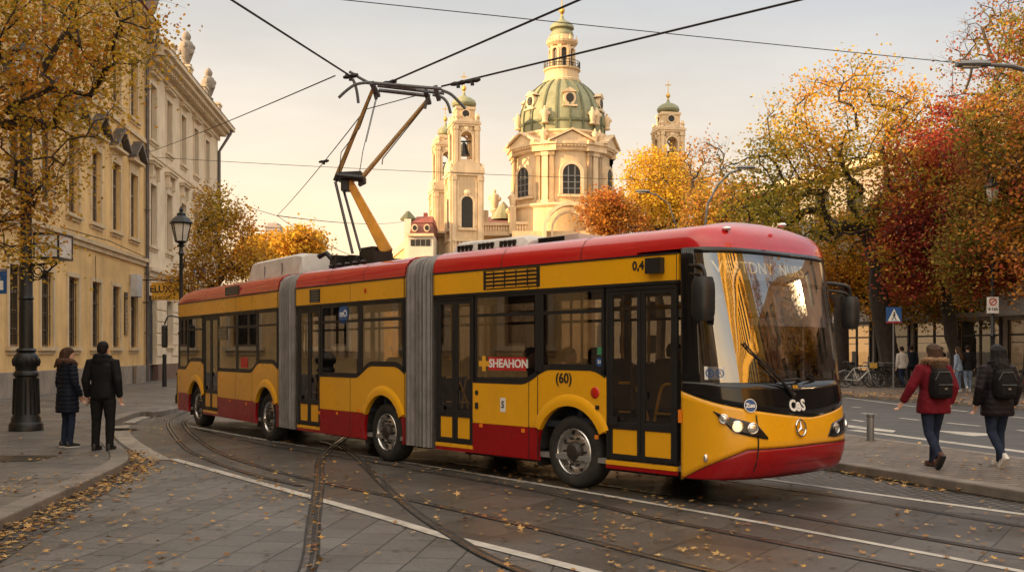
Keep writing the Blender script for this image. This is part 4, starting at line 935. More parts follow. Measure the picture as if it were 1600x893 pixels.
def bus_wheel(S, c, far=False):
    M = S.M; A = Matrix(((1, 0, 0, -c), (0, 0, 1, (BW - .06) if far else .045), (0, 1, 0, WC), (0, 0, 0, 1)))   # lathe axis along w
    if far: A = A @ Matrix.Scale(-1, 4, (0, 0, 1))
    r = WC
    ty = MB(); ty.lathe([(.27, .06), (.285, .025), (.32, .006), (.37, .0), (.405, .012), (r - .012, .035), (r, .065), (r, .24), (r - .02, .275), (.3, .28)], (0, 0, 0), 40, False)
    for q in range(3): ty.lathe([(r + .001, .09 + q * .055), (r - .008, .095 + q * .055), (r - .008, .105 + q * .055), (r + .001, .11 + q * .055)], (0, 0, 0), 40, False)
    w = ty.build('wheel', 'dark_rubber', bus, M @ A, smooth=True)
    rm = MB(); rm.lathe([(.283, .03), (.272, .018), (.262, .03), (.252, .07), (.245, .10), (.225, .098), (.20, .075), (.165, .06), (.12, .058)], (0, 0, 0), 40, False)
    rim = rm.build('rim', 'wheel_steel', w, M @ A, smooth=True)
    hb = MB(); hb.lathe([(.13, .075), (.125, .03), (.10, .012), (.085, -.01), (.05, -.018), (.001, -.018)], (0, 0, 0), 24, False)
    for k in range(10):
        th = k * .6283; hb.tube([(.165 * math.cos(th), .165 * math.sin(th), .07), (.165 * math.cos(th), .165 * math.sin(th), .022)], .017, 6)
    for k in range(8):
        th = k * .7854 + .3; hb.lathe([(.024, .0), (.024, .012)], (.225 * math.cos(th), .225 * math.sin(th), .083), 10)
    hb.build('hub', 'hub_dark', w, M @ A, smooth=True)
d1a, d1b = (.03, 1.05), (3.42, 4.21)
build_section(S1, [1.63], [d1a, d1b], [(1.09, 2.13), (2.20, 3.38)], [2.34, 2.18], frontcap=.58)
build_section(S2, [.62], [(2.66, 3.50)], [(.04, 1.28), (1.34, 2.62)], [1.62])
build_section(S3, [.62, 5.02], [(3.46, 4.48)], [(.04, 1.05), (1.11, 2.22), (2.28, 3.42), (4.54, 5.62), (5.68, 6.34)], [1.35, 2.3], rear=True)
# rear end wall with its glass and lamps
mb = MB(); mb.box((-S3.len, 0, .32), (-S3.len - .10, BW, 1.25)); mb.build('rear_panel', 'bus_yellow', bus, S3.M, bev=.05)
mb = MB(); mb.box((-S3.len, .02, 1.25), (-S3.len - .08, BW - .02, ZT)); mb.build('rear_window', 'black_gloss', bus, S3.M, bev=.04)
mb = MB(); mb.tube(smooth_line([(-S3.len + .05, -.02, 2.42), (-S3.len + .0, -.22, 2.44), (-S3.len - .02, -.30, 2.25)], 4), .016, 6); mb.build('mirror_arm', 'black_trim', bus, S3.M)
mb = MB(); mb.box((-S3.len + .06, -.36, 1.72), (-S3.len - .10, -.24, 2.24)); mb.build('mirror', 'black_trim', bus, S3.M, bev=.04)
# bellows between the sections
PR = [(0, ZS), (0, 1.0), (0, 2.0), (.0, 2.72), (.03, 2.87), (.10, 2.945), (.22, 2.99), (.42, 3.02), (1.25, 3.025), (BW - .42, 3.02), (BW - .1, 2.945), (BW, 2.72), (BW, 1.5), (BW, ZS)]
for A_, B_ in ((S1, S2), (S2, S3)):
    rs = []; n = 7
    for k in range(4 * n + 1):
        t = k / (4 * n); inn = (0.0, -.012, 0.0, .13)[k % 4] * (.8 + .35 * math.sin(k * 2.7) ** 2) + .012 * math.sin(k * 1.9)
        ring = []
        for w_, z_ in PR:
            cw = 1.25; w2 = cw + (w_ - cw) * (1 - inn / 1.25) if 0 < 1 else w_
            z2 = z_ - (inn if z_ > 2.9 else 0)
            p = A_.M @ Vector((-A_.len - .01, w2 + .012, z2)); q = B_.M @ Vector((.01, w2 + .012, z2)); ring.append(p.lerp(q, t))
        rs.append(ring)
    MB().rings(rs, False, False).build('bellows', 'bellows_grey', bus, Matrix.Identity(4), smooth=True, angle=35, fix=False)
    fm = MB()
    for S_, x_ in ((A_, -A_.len), (B_, 0)):
        e = -.014 if S_ is A_ else .014
        fm.rings([[S_.M @ Vector((x_ + (0 if k == 0 else e), w_ * 1.004 - .004, z_ + .004)) for w_, z_ in PR] for k in (0, 1)], False, False)
    fm.build('bellows_frame', 'black_trim', bus, Matrix.Identity(4), fix=False)
    fl = MB(); a_ = [A_.M @ Vector((-A_.len, .3, .4)), A_.M @ Vector((-A_.len, BW - .3, .4)), B_.M @ Vector((0, BW - .3, .4)), B_.M @ Vector((0, .3, .4))]; fl.prism(a_, (0, 0, -.15)); fl.build('turntable', 'interior_dark', bus, Matrix.Identity(4))
# ---- nose
X0, NP = .04, 2.9
LZ = [(.28, .70), (.36, .78), (.5, .84), (.68, .86), (.80, .85), (.95, .83), (1.15, .80), (1.6, .73), (2.1, .635), (2.5, .555), (2.78, .49)]
def NL(z): return float(np.interp(z, [a for a, b in LZ], [b for a, b in LZ]))
def NS(t, z, off=0.0):
    b = t * math.pi / 2; c, s_ = abs(math.cos(b)), abs(math.sin(b)); r = (c**NP + s_**NP) ** (-1 / NP)
    x = X0 + (NL(z) + off) * c * r; w_ = 1.25 + (1.25 + off) * s_ * r * (1 if t >= 0 else -1)
    return Vector((x, w_, z))
def NX(w_, z, off=0.0):
    q = min(.999, abs(w_ - 1.25) / (1.25 + off)); return Vector((X0 + (NL(z) + off) * (1 - q**NP) ** (1 / NP), w_, z))
def front_px(px, py):
    ts = np.linspace(-.98, .62, 161); zs = np.linspace(.28, 2.8, 127); best = None
    for t in ts:
        for z in zs:
            p = S1.M @ NS(t, z); e = (CX + p.x / p.y * F - px) ** 2 + (HY - (p.z - CH) / p.y * F - py) ** 2
            if best is None or e < best[0]: best = (e, t, z)
    return best[1], best[2]
def zb(t): return .925 + .30 * abs(t) ** 1.35
def zr(t): return .63 - .02 * abs(t) - max(0, abs(t) - .50) * .70
def patch(t0, t1, lo, hi, off=0.0, nt_=48, nz=8):
    mb = MB(); ts = [t0 + (t1 - t0) * i / nt_ for i in range(nt_ + 1)]
    mb.grid(lambda t, v: NS(t, lo(t) + (hi(t) - lo(t)) * v, off), ts, [j / nz for j in range(nz + 1)]); return mb
def nb(mb, name, m, par=bus, **kw): return mb.build(name, m, par, S1.M, **kw)
nb(patch(-1, 1, zr, zb, 0, 64, 12), 'front_panel', 'bus_yellow', smooth=True, angle=60, solid=.03)
nb(patch(-.985, .985, lambda t: ZS - .01, lambda t: max(zr(t) - .006, ZS), 0.006, 64, 8), 'front_bumper', 'bus_red_shaded', smooth=True, angle=60, solid=.04)
mb = patch(-1, 1, lambda t: zb(t) + .004, lambda t: max(1.32, zb(t) + .05), .004, 64, 4); nb(mb, 'front_mask', 'black_gloss', smooth=True, solid=.02)
mb = MB(); mb.merge(patch(-1, -.80, lambda t: 1.32, lambda t: 2.75, .004, 10, 14)); mb.merge(patch(.80, 1, lambda t: 1.32, lambda t: 2.75, .004, 10, 14)); mb.merge(patch(-1, 1, lambda t: 2.70, lambda t: 2.765, .004, 64, 2)); mb.merge(patch(-.8, .8, lambda t: 2.385, lambda t: 2.40, .003, 64, 1)); nb(mb, 'windscreen_frame', 'black_gloss', smooth=True, solid=.02)
mb = patch(-.80, .80, lambda t: max(1.32, zb(t) + .05), lambda t: 2.70, .004, 64, 16); nb(mb, 'windscreen', 'windscreen_glass', smooth=True, fix=False)
mb = MB(); mb.rings([[NS(t, z0, .009) for z0 in (ZR - .06, ZR - .055)] for t in ()] or [[NS(-1 + k / 32, zr(-1 + k / 32) + .001, .009), NS(-1 + k / 32, zr(-1 + k / 32) - .007, .009)] for k in range(65)], False, False)
for px_ in ((1163, 652), (1163, 741)):
    pass
for tt in (-.44, .44): mb.add([NS(tt - .004, .30 + j * .085, .0085) for j in range(9)] + [NS(tt + .004, .30 + j * .085, .0085) for j in range(9)], [[j, j+1, 10+j, 9+j] for j in range(8)])
for w0, w1, z0, z1 in ((.75, 1.75, .33, .335), (.75, 1.75, .44, .445), (.75, .756, .33, .44), (1.744, 1.75, .33, .44)):
    mb.grid(lambda a, b: NX(a, b, .0085), [w0 + (w1 - w0) * k / 8 for k in range(9)], [z0, z1])
nb(mb, 'panel_seam', 'black_trim', fix=False)
# roof cap over the cab
base = [NS(t, 2.76, .004) for t in [-1 + k / 40 for k in range(81)]]
capl = [(0, 2.757, 0), (.004, 2.80, .02), (.02, 2.875, .05), (.075, 2.955, .13), (.19, 3.01, .28), (.42, 3.043, .50)]
mb = MB(); rs = []
for e, z, kx in capl:
    ring = [Vector((-.60, e, z))] + [Vector((p.x - kx * max(0, (p.x - X0) / .5), 1.25 + (p.y - 1.25) * (1 - e / 1.254), z + .085 * max(0, min(1, (p.x + .1) / .4)) * (1 - ((p.y - 1.25) / 1.25) ** 2) * (z - 2.757) / .26)) for p in base] + [Vector((-.60, BW - e, z))]
    rs.append(ring)
mb.rings(rs, True, True); nb(mb, 'roof_cap', 'roof_red', smooth=True, angle=70)
mb = MB(); rs = []
for k in range(9):
    t = k / 8; x_ = -.60 + 1.02 * t; hgt = .032 * math.sin(math.pi * min(1, .15 + t * .72)) + .01; wd = .30 - .06 * t; zz = 3.045 + .055 * min(1, t * 1.6) - .45 * max(0, t - .55) / .45 * max(0, t - .55)
    rs.append([(x_, 1.25 - wd, zz - .03), (x_, 1.25 - wd * .7, zz + hgt * .8), (x_, 1.25, zz + hgt), (x_, 1.25 + wd * .7, zz + hgt * .8), (x_, 1.25 + wd, zz - .03)])
mb.rings(rs, True, True); nb(mb, 'roof_ridge', 'roof_red', smooth=True, angle=60)
for x_, w_, z_ in ((.38, .36, 2.975), (.30, 2.08, 2.975), (.50, 1.25, 3.075)):
    mb = MB(); mb.ball((x_, w_, z_), .045, 8, 0, (1.2, 1, .6)); nb(mb, 'marker_lamp', 'lamp_clear', smooth=True)
# headlights
def lamp(px_, outline, bulbs):
    pts = [front_px(*p) for p in outline[0]], [front_px(*p) for p in outline[1]]
    ut, uz = zip(*sorted(pts[0])); lt, lz_ = zip(*sorted(pts[1]))
    hi = lambda t: float(np.interp(t, ut, uz)); lo = lambda t: min(float(np.interp(t, lt, lz_)), hi(t) - .004)
    h_ = nb(patch(min(ut[0], lt[0]), max(ut[-1], lt[-1]), lo, hi, .012, 24, 5), 'headlight', 'black_gloss', smooth=True, solid=.012)
    for x_, y_, r_, m_ in bulbs:
        t, z_ = front_px(x_, y_); p = NS(t, z_, .012); nrm = (NS(t + .01, z_) - NS(t - .01, z_)).cross(Vector((0, 0, 1))); nrm.normalize()
        if nrm.x < 0: nrm = -nrm
        q = nrm.to_track_quat('Z', 'Y').to_matrix().to_4x4(); q.translation = p
        mb = MB(); mb.lathe([(r_ * 1.15, -.01), (r_ * 1.15, .012), (r_ * 1.0, .016), (r_ * .95, .006), (r_*.9, .008)], (0, 0, 0), 18, True); nb(mb.xf(q), 'lamp_ring', 'chrome', h_, smooth=True)
        mb = MB(); mb.ball((0, 0, .004), r_ * .92, 14, 0, (1, 1, .34)); nb(mb.xf(q), 'lamp_lens', m_, h_, smooth=True)
lamp(0, ([(1114, 641), (1140, 650), (1165, 656), (1184, 662), (1199, 684)], [(1114, 642), (1128, 658), (1146, 675), (1170, 682), (1199, 685)]), [(1131, 653, .045, 'lamp_clear'), (1152, 666, .056, 'lamp_warm'), (1176, 668, .056, 'lamp_clear')])
lamp(0, ([(1293, 681), (1299, 660), (1312, 651), (1327, 643)], [(1293, 682), (1304, 682), (1316, 677), (1327, 671)]), [(1305, 668, .056, 'lamp_clear'), (1318, 663, .056, 'lamp_warm')])
t, z_ = front_px(1103, 715); p = NS(t, z_, .01); mb = MB(); mb.ball(p, .045, 12, 0, (.6, .6, 1)); nb(mb, 'fog_lamp', 'lamp_clear', smooth=True)
# badge, lettering and stickers on the front
def wrap(mb, px_, py_, off=.012):
    t, z_ = front_px(px_, py_); ts = [t + k * .004 for k in range(-75, 76)]; ps = [NS(q, z_) for q in ts]; s_ = [0]
    for a, b in zip(ps[:-1], ps[1:]): s_.append(s_[-1] + (b - a).length)
    s_ = [q - s_[75] for q in s_]
    mb.v = [NS(float(np.interp(p.x, s_, ts)), z_ + p.y, off + p.z) for p in mb.v]; return mb
tx = MB()
for s_, x_ in (('C', -.098), ('e', .0), ('S', .094)): tx.merge(text_mb(s_, .165 if s_ != 'e' else .19, .003, .006).xf(Matrix.Translation((x_, 0 if s_ != 'e' else .005, 0))))
nb(wrap(tx, 1245, 633), 'lettering', 'white_print', fix=False)
mb = MB(); mb.merge(MB().rings([[((.088 + .010 * math.cos(b)) * math.cos(a * .1963), (.088 + .010 * math.cos(b)) * math.sin(a * .1963), .012 + .010 * math.sin(b)) for b in (0, 1.05, 2.09, 3.14, 4.19, 5.24)] for a in range(33)], False))
for k in range(3):
    th = math.pi / 2 + k * 2.0944; tip = Vector((.085 * math.cos(th), .085 * math.sin(th), .012)); sd_ = Vector((-math.sin(th), math.cos(th), 0)) * .016
    mb.add([tip, sd_ + Vector((0, 0, .012)), -sd_ + Vector((0, 0, .012)), (0, 0, .024)], [(0, 1, 3), (0, 3, 2)])
nb(wrap(mb, 1250, 669, .006), 'badge', 'chrome', fix=False)
def disc(r, z=0.0, n=24): return MB().add([(r * math.cos(6.2832 * k / n), r * math.sin(6.2832 * k / n), z) for k in range(n)], [list(range(n))])
mb = disc(.070, .001); mb.merge(MB().rings([[(r_ * math.cos(a * .2618), r_ * math.sin(a * .2618), .002) for r_ in (.064, .072)] for a in range(25)], False, False), 1); mb.merge(text_mb('Zuo', .062, .001, .003).xf(Matrix.Translation((0, 0, .003))), 1); nb(wrap(mb, 1171, 632), 'round_sticker', ['blue_sign', 'white_print'], fix=False)
mb = MB().add([(-.11, -.07, 0), (.11, -.07, 0), (.11, .07, 0), (-.11, .07, 0)], [(0, 1, 2, 3)])
for x_ in (-.052, .052):
    mb.merge(MB().rings([[(x_ + r_ * math.cos(a * .2618), r_ * math.sin(a * .2618), .002) for r_ in (.034, .045)] for a in range(25)], False, False), 1); mb.merge(text_mb('5' if x_ < 0 else 'R', .06, .001, .002).xf(Matrix.Translation((x_, 0, .002))), 1)
nb(wrap(mb, 1117, 583, .010), 'sticker', ['white_print', 'blue_sign'], fix=False)
mb = MB().add([(-.06, -.035, 0), (.06, -.035, 0), (.06, .035, 0), (-.06, .035, 0)], [(0, 1, 2, 3)]); mb.merge(text_mb('FOR', .05, .001, .002).xf(Matrix.Translation((0, 0, .002))), 1); nb(wrap(mb, 1241, 604, .008), 'sticker', ['black_print', 'yellow_sign'], fix=False)
# destination display behind the top of the windscreen
ds = nb(MB().grid(lambda a, b: NX(a, b, -.05), [.28 + 1.94 * k / 24 for k in range(25)], [2.425, 2.50, 2.58, 2.675]), 'destination_display', 'led_panel', solid=.03)
tx = text_mb('VESTDNY  NUR5', .185, .002, .0, 1.05, 1.05); t, z_ = front_px(1204, 424); c = NS(t, z_); tx.v = [NX(min(2.2, c.y + p.x), 2.55 + p.y, -.04) for p in tx.v]; nb(tx, 'destination_text', 'led_text', ds, fix=False)
# cab interior
mb = MB(); mb.rings([[(x_, w_, z_) for w_, z_ in ((.15, .45), (.15, zt), (.5, zt + .03), (1.3, zt + .05), (1.5, zt + .16), (2.1, zt + .16), (2.3, zt + .02), (2.35, .45))] for x_, zt in ((-.15, 1.05), (.1, 1.12), (.38, 1.10), (.5, 1.02))]); nb(mb, 'dashboard', 'interior_dark', smooth=True, bev=.02)
mb = MB(); q = Matrix.Translation((-.05, 1.72, 1.30)) @ Matrix.Rotation(R(28), 4, 'Y'); mb.rings([[((.22 + .016 * math.cos(b)) * math.cos(a * .2618), (.22 + .016 * math.cos(b)) * math.sin(a * .2618), .016 * math.sin(b)) for b in (0, 1.26, 2.5, 3.77, 5.03)] for a in range(25)], False); mb.box((-.2, -.02, -.01), (.2, .02, .01)); mb.box((-.02, -.2, -.01), (.02, .2, .01)); nb(mb.xf(q), 'steering_wheel', 'black_trim', smooth=True)
mb = MB(); mb.grid(lambda a, b: NX(a, b, -.07), [.95 + 1.25 * k / 12 for k in range(13)], [1.93, 2.1, 2.25, 2.38]); nb(mb, 'sun_blind', 'blind_cloth', solid=.01)
mb = MB(); mb.box((-.75, .08, .4), (-.72, 1.1, 1.5)); mb.box((-.80, 1.35, .4), (-.74, 2.4, 2.3)); nb(mb, 'cab_partition', 'interior_dark')
# wipers
def wiper(pv, mid, tip):
    a, b, c = [NS(*front_px(*q), .03) for q in (pv, mid, tip)]
    mb = MB(); mb.tube([a, a.lerp(b, .5) + Vector((.03, 0, 0)), b], [.022, .014, .010], 6); mb.tube([a + Vector((0, .03, .0)), b + Vector((0, .03, .03))], .007, 5); mb.ball(a, .03, 8)
    wp = nb(mb, 'wiper', 'black_trim')
    mb = MB(); mb.tube([b.lerp(a, .55) + Vector((-.008, .02, .01)), b.lerp(c, .5), c], .011, 5); nb(mb, 'wiper_blade', 'dark_rubber', wp)
wiper((1237, 617), (1186, 564), (1160, 535)); wiper((1308, 614), (1262, 590), (1222, 592))
# mirrors on their tubular arms
def mirror(path, lo, hi, cx_, wd, dp):
    mb = MB(); mb.tube(smooth_line(path, 5), .020, 8); mb.tube(smooth_line([p + Vector((0, 0, -.09)) if i < len(path) - 1 else p for i, p in enumerate([Vector(q) for q in path])], 5), .013, 6)
    ar = nb(mb, 'mirror_arm', 'black_trim', smooth=True)
    mb = MB(); n = 7; rs = []
    for k in range(n):
        t = k / (n - 1); s_ = (1 - abs(2 * t - 1) ** 4) ** .5 * .22 + .78; z_ = lo + (hi - lo) * t
        rs.append([(cx_[0] + a * dp * s_, cx_[1] + b * wd * s_, z_) for a, b in ((-1, -.85), (-1, .85), (-.6, 1), (.6, .9), (1, .5), (1, -.5), (.6, -.9), (-.6, -1))])
    mb.rings(rs); m_ = nb(mb, 'mirror', 'black_trim', smooth=True, angle=60)
    mb = MB(); mb.box((cx_[0] - dp - .004, cx_[1] - wd * .7, lo + .06), (cx_[0] - dp, cx_[1] + wd * .7, hi - .06)); nb(mb, 'mirror_glass', 'chrome', m_)
mirror([(.12, .03, 2.58), (.25, -.06, 2.56), (.44, -.18, 2.54), (.50, -.20, 2.46), (.50, -.20, 2.36)], 1.97, 2.42, (.49, -.19), .125, .09)
mirror([(.20, 2.46, 2.50), (.36, 2.62, 2.48), (.48, 2.74, 2.44), (.50, 2.78, 2.32), (.50, 2.78, 2.26)], 1.92, 2.32, (.50, 2.78), .10, .085)
# lettering, lamps and grilles along the side
def on_side(S, mb, px_, py_, name, m_, off=-.003, fix=False):
    q, z_ = S.side(px_, py_); mb.v = [Vector((-q + p.x, off - p.z, z_ + p.y)) for p in mb.v]; return mb.build(name, m_, bus, S.M, fix=fix)
on_side(S1, text_mb('0,4 5', .14, .002, .004), 1003, 415, 'fleet_number', 'black_print')
on_side(S1, text_mb('(60)', .17, .002, .004), 881, 591, 'fleet_number', 'black_print')
mb = MB().box((-.11, -.085, -.02), (.11, .085, .07)); on_side(S1, mb, 1026, 415, 'camera_housing', 'black_trim', fix=True)
mb = MB().box((-.36, -.085, 0), (.36, .085, .002)); mb.merge(text_mb('SHEAHON', .15, .002, .004, 1.05).xf(Matrix.Translation((.03, 0, .003))), 1)
mb.box((-.54, -.035, 0.0), (-.34, .035, .004), 2); mb.box((-.475, -.10, .001), (-.405, .10, .0045), 2); on_side(S1, mb, 791, 568, 'window_sign', ['red_sign', 'white_print', 'yellow_sign'], off=.008)
mb = MB().box((-.05, -.09, 0), (.05, .09, .002)); mb.merge(text_mb('5', .12, .002, .003).xf(Matrix.Translation((0, 0, .003))), 1); on_side(S1, mb, 786, 632, 'sticker', ['white_print', 'black_print'])
for y_ in (613, 633): mb = disc(.035, .002) if y_ == 613 else MB().box((-.03, -.04, 0), (.03, .04, .006)); on_side(S1, mb, 745, y_, 'service_flap', 'black_trim')
mb = MB(); mb.ball((0, 0, 0), .07, 12, 0, (1, 1, .3)); on_side(S1, mb, 930, 613, 'marker_lamp', 'tail_red', -.004)
mb = disc(.055, .002); mb.merge(text_mb('21', .055, .001, .002).xf(Matrix.Translation((0, 0, .004))), 1); on_side(S1, mb, 936, 565, 'round_sticker', ['blue_sign', 'white_print'], .008)
mb = MB().box((-.035, -.045, 0), (.035, .045, .002)); on_side(S1, mb, 936, 548, 'sticker', 'green_print', .008)
for S_, x_, y_ in ((S1, 752, 664), (S1, 818, 672), (S1, 933, 682), (S1, 934, 636), (S2, 560, 641), (S2, 527, 645), (S2, 499, 644), (S2, 622, 642), (S3, 385, 630), (S3, 360, 625), (S3, 427, 628), (S3, 345, 592)):
    mb = MB().box((-.026, -.024, 0), (.026, .024, .012)); on_side(S_, mb, x_, y_, 'side_reflector', 'amber' if y_ != 636 else 'black_trim', fix=True)
mb = MB().box((-.02, -.07, 0), (.02, .07, .012)); t = S1.M; mb.v = [Vector((.03 + p.x, -.003 - p.z, .95 + p.y)) for p in mb.v]; mb.build('side_reflector', 'amber', bus, S1.M)
def grille(S, q0, q1, z0, z1, nl, m1='black_trim', split=0):
    mb = MB(); mb.box((-q0, -.004, z0), (-q1, .01, z1)); g_ = mb.build('grille', m1, bus, S.M)
    mb = MB()
    for k in range(nl):
        zz = z0 + (z1 - z0) * (k + .5) / nl; mb.box((-q0 - .06, -.010, zz - (z1 - z0) / nl * .24), (-q1 + .06, -.005, zz + (z1 - z0) / nl * .24))
    mb.build('louvre', 'arm_yellow' if split else 'steel_grey', g_, S.M)
    if split:
        for k in range(1, 5): x_ = -q0 + (q0 - q1) * k / 5; MB().box((x_ - .012, -.013, z0 + .02), (x_ + .012, -.0105, z1 - .02)).build('louvre_divider', 'black_trim', g_, S.M)
grille(S1, 2.14, 3.20, 2.45, 2.70, 5, split=1)
q, z_ = S2.side(492, 463); grille(S2, q - .19, q + .19, z_ - .10, z_ + .12, 5)
q, z_ = S3.side(362, 455); grille(S3, q - .45, q + .40, 2.76, 2.93, 5)
mb = MB(); mb.merge(disc(.035, .003)); on_side(S2, mb, 571, 454, 'side_lamp', 'tail_red')
mb = disc(.16, .002); mb.merge(text_mb('mO', .15, .001, .002).xf(Matrix.Translation((0, 0, .004))), 1); on_side(S2, mb, 536, 490, 'round_sticker', ['blue_sign', 'white_print'], .008)
mb = MB().box((-.30, -.14, 0), (.30, .14, .002))
for k in range(3): mb.box((-.24, .05 - k * .07, .002), (.20 - .06 * (k % 2), .085 - k * .07, .003), 1)
on_side(S3, mb, 347, 520, 'window_notice', ['black_gloss', 'steel_grey'], .008)
mb = MB().box((-.2, -.10, 0), (.2, .10, .002)); on_side(S3, mb, 381, 566, 'window_notice', 'red_sign', .008)
# seats and poles inside
for S_, qs in ((S1, (1.35, 2.05, 2.75)), (S2, (.5, 1.3, 2.1)), (S3, (.5, 1.3, 2.1, 2.9, 5.0))):
    for q in qs:
        for w_ in (.28, .75, 1.70, 2.15):
            z0 = .86 if (q < 1.7 and S_ is S1) or (S_ is S2 and q < 1) else .80
            mb = MB(); mb.box((-q - .22, w_ - .21, z0 - .08), (-q + .22, w_ + .21, z0)); mb.rings([[(-q - .22 + xo, w_ + a * .21 * sc, z0 + zz) for a, xo in ((-1, 0), (1, 0), (1, .07), (-1, .07))] for zz, sc in ((0, 1), (.5, 1), (.66, .85), (.70, .6))]); mb.box((-q - .1, w_ - .05, .4), (-q + .1, w_ + .05, z0 - .08), 1); mb.build('passenger_seat', ['seat_fabric', 'interior_dark'], bus, S_.M, bev=.015)
    mb = MB()
    for q in qs:
        for w_ in (.98, 1.5): mb.tube([(-q - .3, w_, .4), (-q - .3, w_, 2.5)], .019, 7)
    for w_ in (.98, 1.5): mb.tube([(-.3, w_, 2.2), (-S_.len + .2, w_, 2.2)], .016, 6)
    mb.build('handrail', 'handrail_yellow', bus, S_.M, smooth=True)
# roof equipment
mb = MB(); mb.rings([[(x_, w_, z_) for w_, z_ in ((.42, 3.0), (.5, zt), (.62, zt + .05), (1.88, zt + .05), (2.0, zt), (2.08, 3.0))] for x_, zt in ((-.02, 3.10), (-.10, 3.36), (-.4, 3.40), (-2.75, 3.40), (-2.85, 3.3))]); ru = mb.build('roof_unit', 'roof_white', bus, S3.M, smooth=True, angle=25, bev=.01)
mb = MB()
for x_ in (-.95, -1.9): MB().box((x_ - .006, .43, 3.02), (x_ + .006, .455, 3.3)).build('panel_joint', 'steel_grey', ru, S3.M)
mb = MB(); mb.rings([[(x_, w_, z_) for w_, z_ in ((.32, 2.99), (.40, zt), (.5, zt + .03), (1.7, zt + .03), (1.8, zt), (1.9, 3.0))] for x_, zt in ((-2.75, 3.08), (-2.85, 3.15), (-4.2, 3.16), (-4.26, 3.10))]); ru = mb.build('roof_unit', 'roof_white', bus, S1.M, smooth=True, angle=25, bev=.01)
mb = MB()
for g0 in (2.98, 3.42, 3.86):
    for k in range(4): x_ = -(g0 + k * .085); MB().box((x_ - .026, .335, 3.04), (x_ + .026, .365, 3.12)).build('vent_slot', 'black_gloss', ru, S1.M)
mb = MB(); mb.box((-1.95, .5, 3.0), (-2.7, 1.7, 3.13)); mb.box((-2.2, .493, 3.03), (-2.68, .4995, 3.12), 1); mb.build('roof_hatch', ['roof_white', 'black_gloss'], bus, S1.M, bev=.01)
mb = MB(); mb.box((-1.2, .7, 3.0), (-1.75, 1.7, 3.09)); mb.build('roof_hatch', 'roof_red', bus, S1.M, bev=.03)
# pantograph
PD = 17.8
def G(px_, py_, dd=0.0): return D(px_, py_, PD + dd)
pg = bpy.data.objects.new('pantograph', None); link(pg, bus)
I4 = Matrix.Identity(4)
def pgp(mb, name, m_, **kw): return mb.build(name, m_, pg, I4, **kw)
mb = MB()
b0 = S2.M @ Vector((-2.9, 1.25, 3.02))
for x_, w_, lx, lw, h_ in ((-2.9, 1.25, .50, .42, .07), (-2.75, 1.0, .16, .12, .34), (-3.05, 1.3, .2, .2, .44), (-2.55, 1.4, .14, .12, .20), (-3.25, .95, .1, .1, .3), (-2.95, .85, .22, .06, .2), (-2.4, 1.1, .08, .1, .28), (-2.46, .95, .17, .15, .30), (-2.62, 1.3, .1, .3, .22)):
    c = S2.M @ Vector((x_, w_, 3.02 + h_ / 2)); f_ = -S2.u; mb.obox(c, f_ * lx, S2.n * lw, Vector((0, 0, h_ / 2)))
for k in range(6):
    a = S2.M @ Vector((-2.5 - .15 * k, .8 + .13 * (k % 3), 3.05)); mb.tube([a, a + Vector((.05, 0, .22)), a + Vector((.2, .05, .26)), a + Vector((.3, 0, .05))], .022, 6)
for k in range(4):
    a = S2.M @ Vector((-2.55 - .22 * k, .72 + .35 * (k % 2), 3.03)); b = S2.M @ Vector((-2.75 - .2 * k, 1.3, 3.34)); mb.tube([a, b], .014, 5); mb.tube([a + (b - a) * (q / 14) + Vector((.03 * math.cos(q * 2.2), 0, .03 * math.sin(q * 2.2))) for q in range(15)], .009, 4)
for k in range(5):
    a = S2.M @ Vector((-2.3 - .28 * k, .62, 3.0)); mb.lathe([(.05, 3.0), (.07, 3.03), (.04, 3.05), (.07, 3.08), (.04, 3.10), (.06, 3.13), (.03, 3.16)], (a.x, a.y, 0), 8)
pgp(mb, 'base_frame', 'iron_black')
mb = MB()
for x_, w_, lx, lw, h_ in ((-3.42, .75, .1, .12, .3), (-3.3, 1.7, .1, .1, .28), (.0 - 3.5, 1.2, .08, .3, .16)):
    c = S2.M @ Vector((x_, w_, 3.02 + h_ / 2)); mb.obox(c, -S2.u * lx, S2.n * lw, Vector((0, 0, h_ / 2)))
a = S2.M @ Vector((-3.45, .7, 3.2)); mb.tube([a, a + Vector((-.15, 0, .16)), a + Vector((-.3, .05, .1))], .05, 7)
mb.build('roof_insulator', 'iron_black', bus, I4, bev=.01)
def bar(p, q, w0, w1, t0=.05, t1=.04):
    p, q = Vector(p), Vector(q); d_ = (q - p).normalized(); u_ = Vector((0, 1, 0)); s_ = d_.cross(u_).normalized(); mb = MB()
    mb.rings([[c + s_ * a * w_ + u_ * b * t_ for a, b in ((-1, -1), (1, -1), (1, 1), (-1, 1))] for c, w_, t_ in ((p, w0, t0), (q, w1, t1))]); return mb
pgp(bar(G(605, 394), G(544, 280), .105, .062, .09, .06), 'lower_arm', 'arm_yellow', bev=.012)
mb = MB(); mb.obox(G(547, 276), (.21, 0, .01), (0, .12, 0), (0, 0, .075)); mb.obox(G(540, 290), (.07, 0, 0), (0, .1, 0), (0, 0, .10)); mb.obox(G(566, 284), (.06, 0, .03), (0, .1, 0), (0, 0, .05)); mb.tube([G(526, 274, -.15), G(566, 278, -.15)], .05, 8); mb.tube([G(524, 283), G(530, 268)], .05, 8); pgp(mb, 'knee_joint', 'iron_black', bev=.012)
mb = MB(); mb.tube([G(524, 284, -.1), G(551, 396, -.1)], .026, 7); mb.tube([G(535, 290, .1), G(563, 392, .1)], .024, 7); pgp(mb, 'push_rod', 'pan_grey', smooth=True)
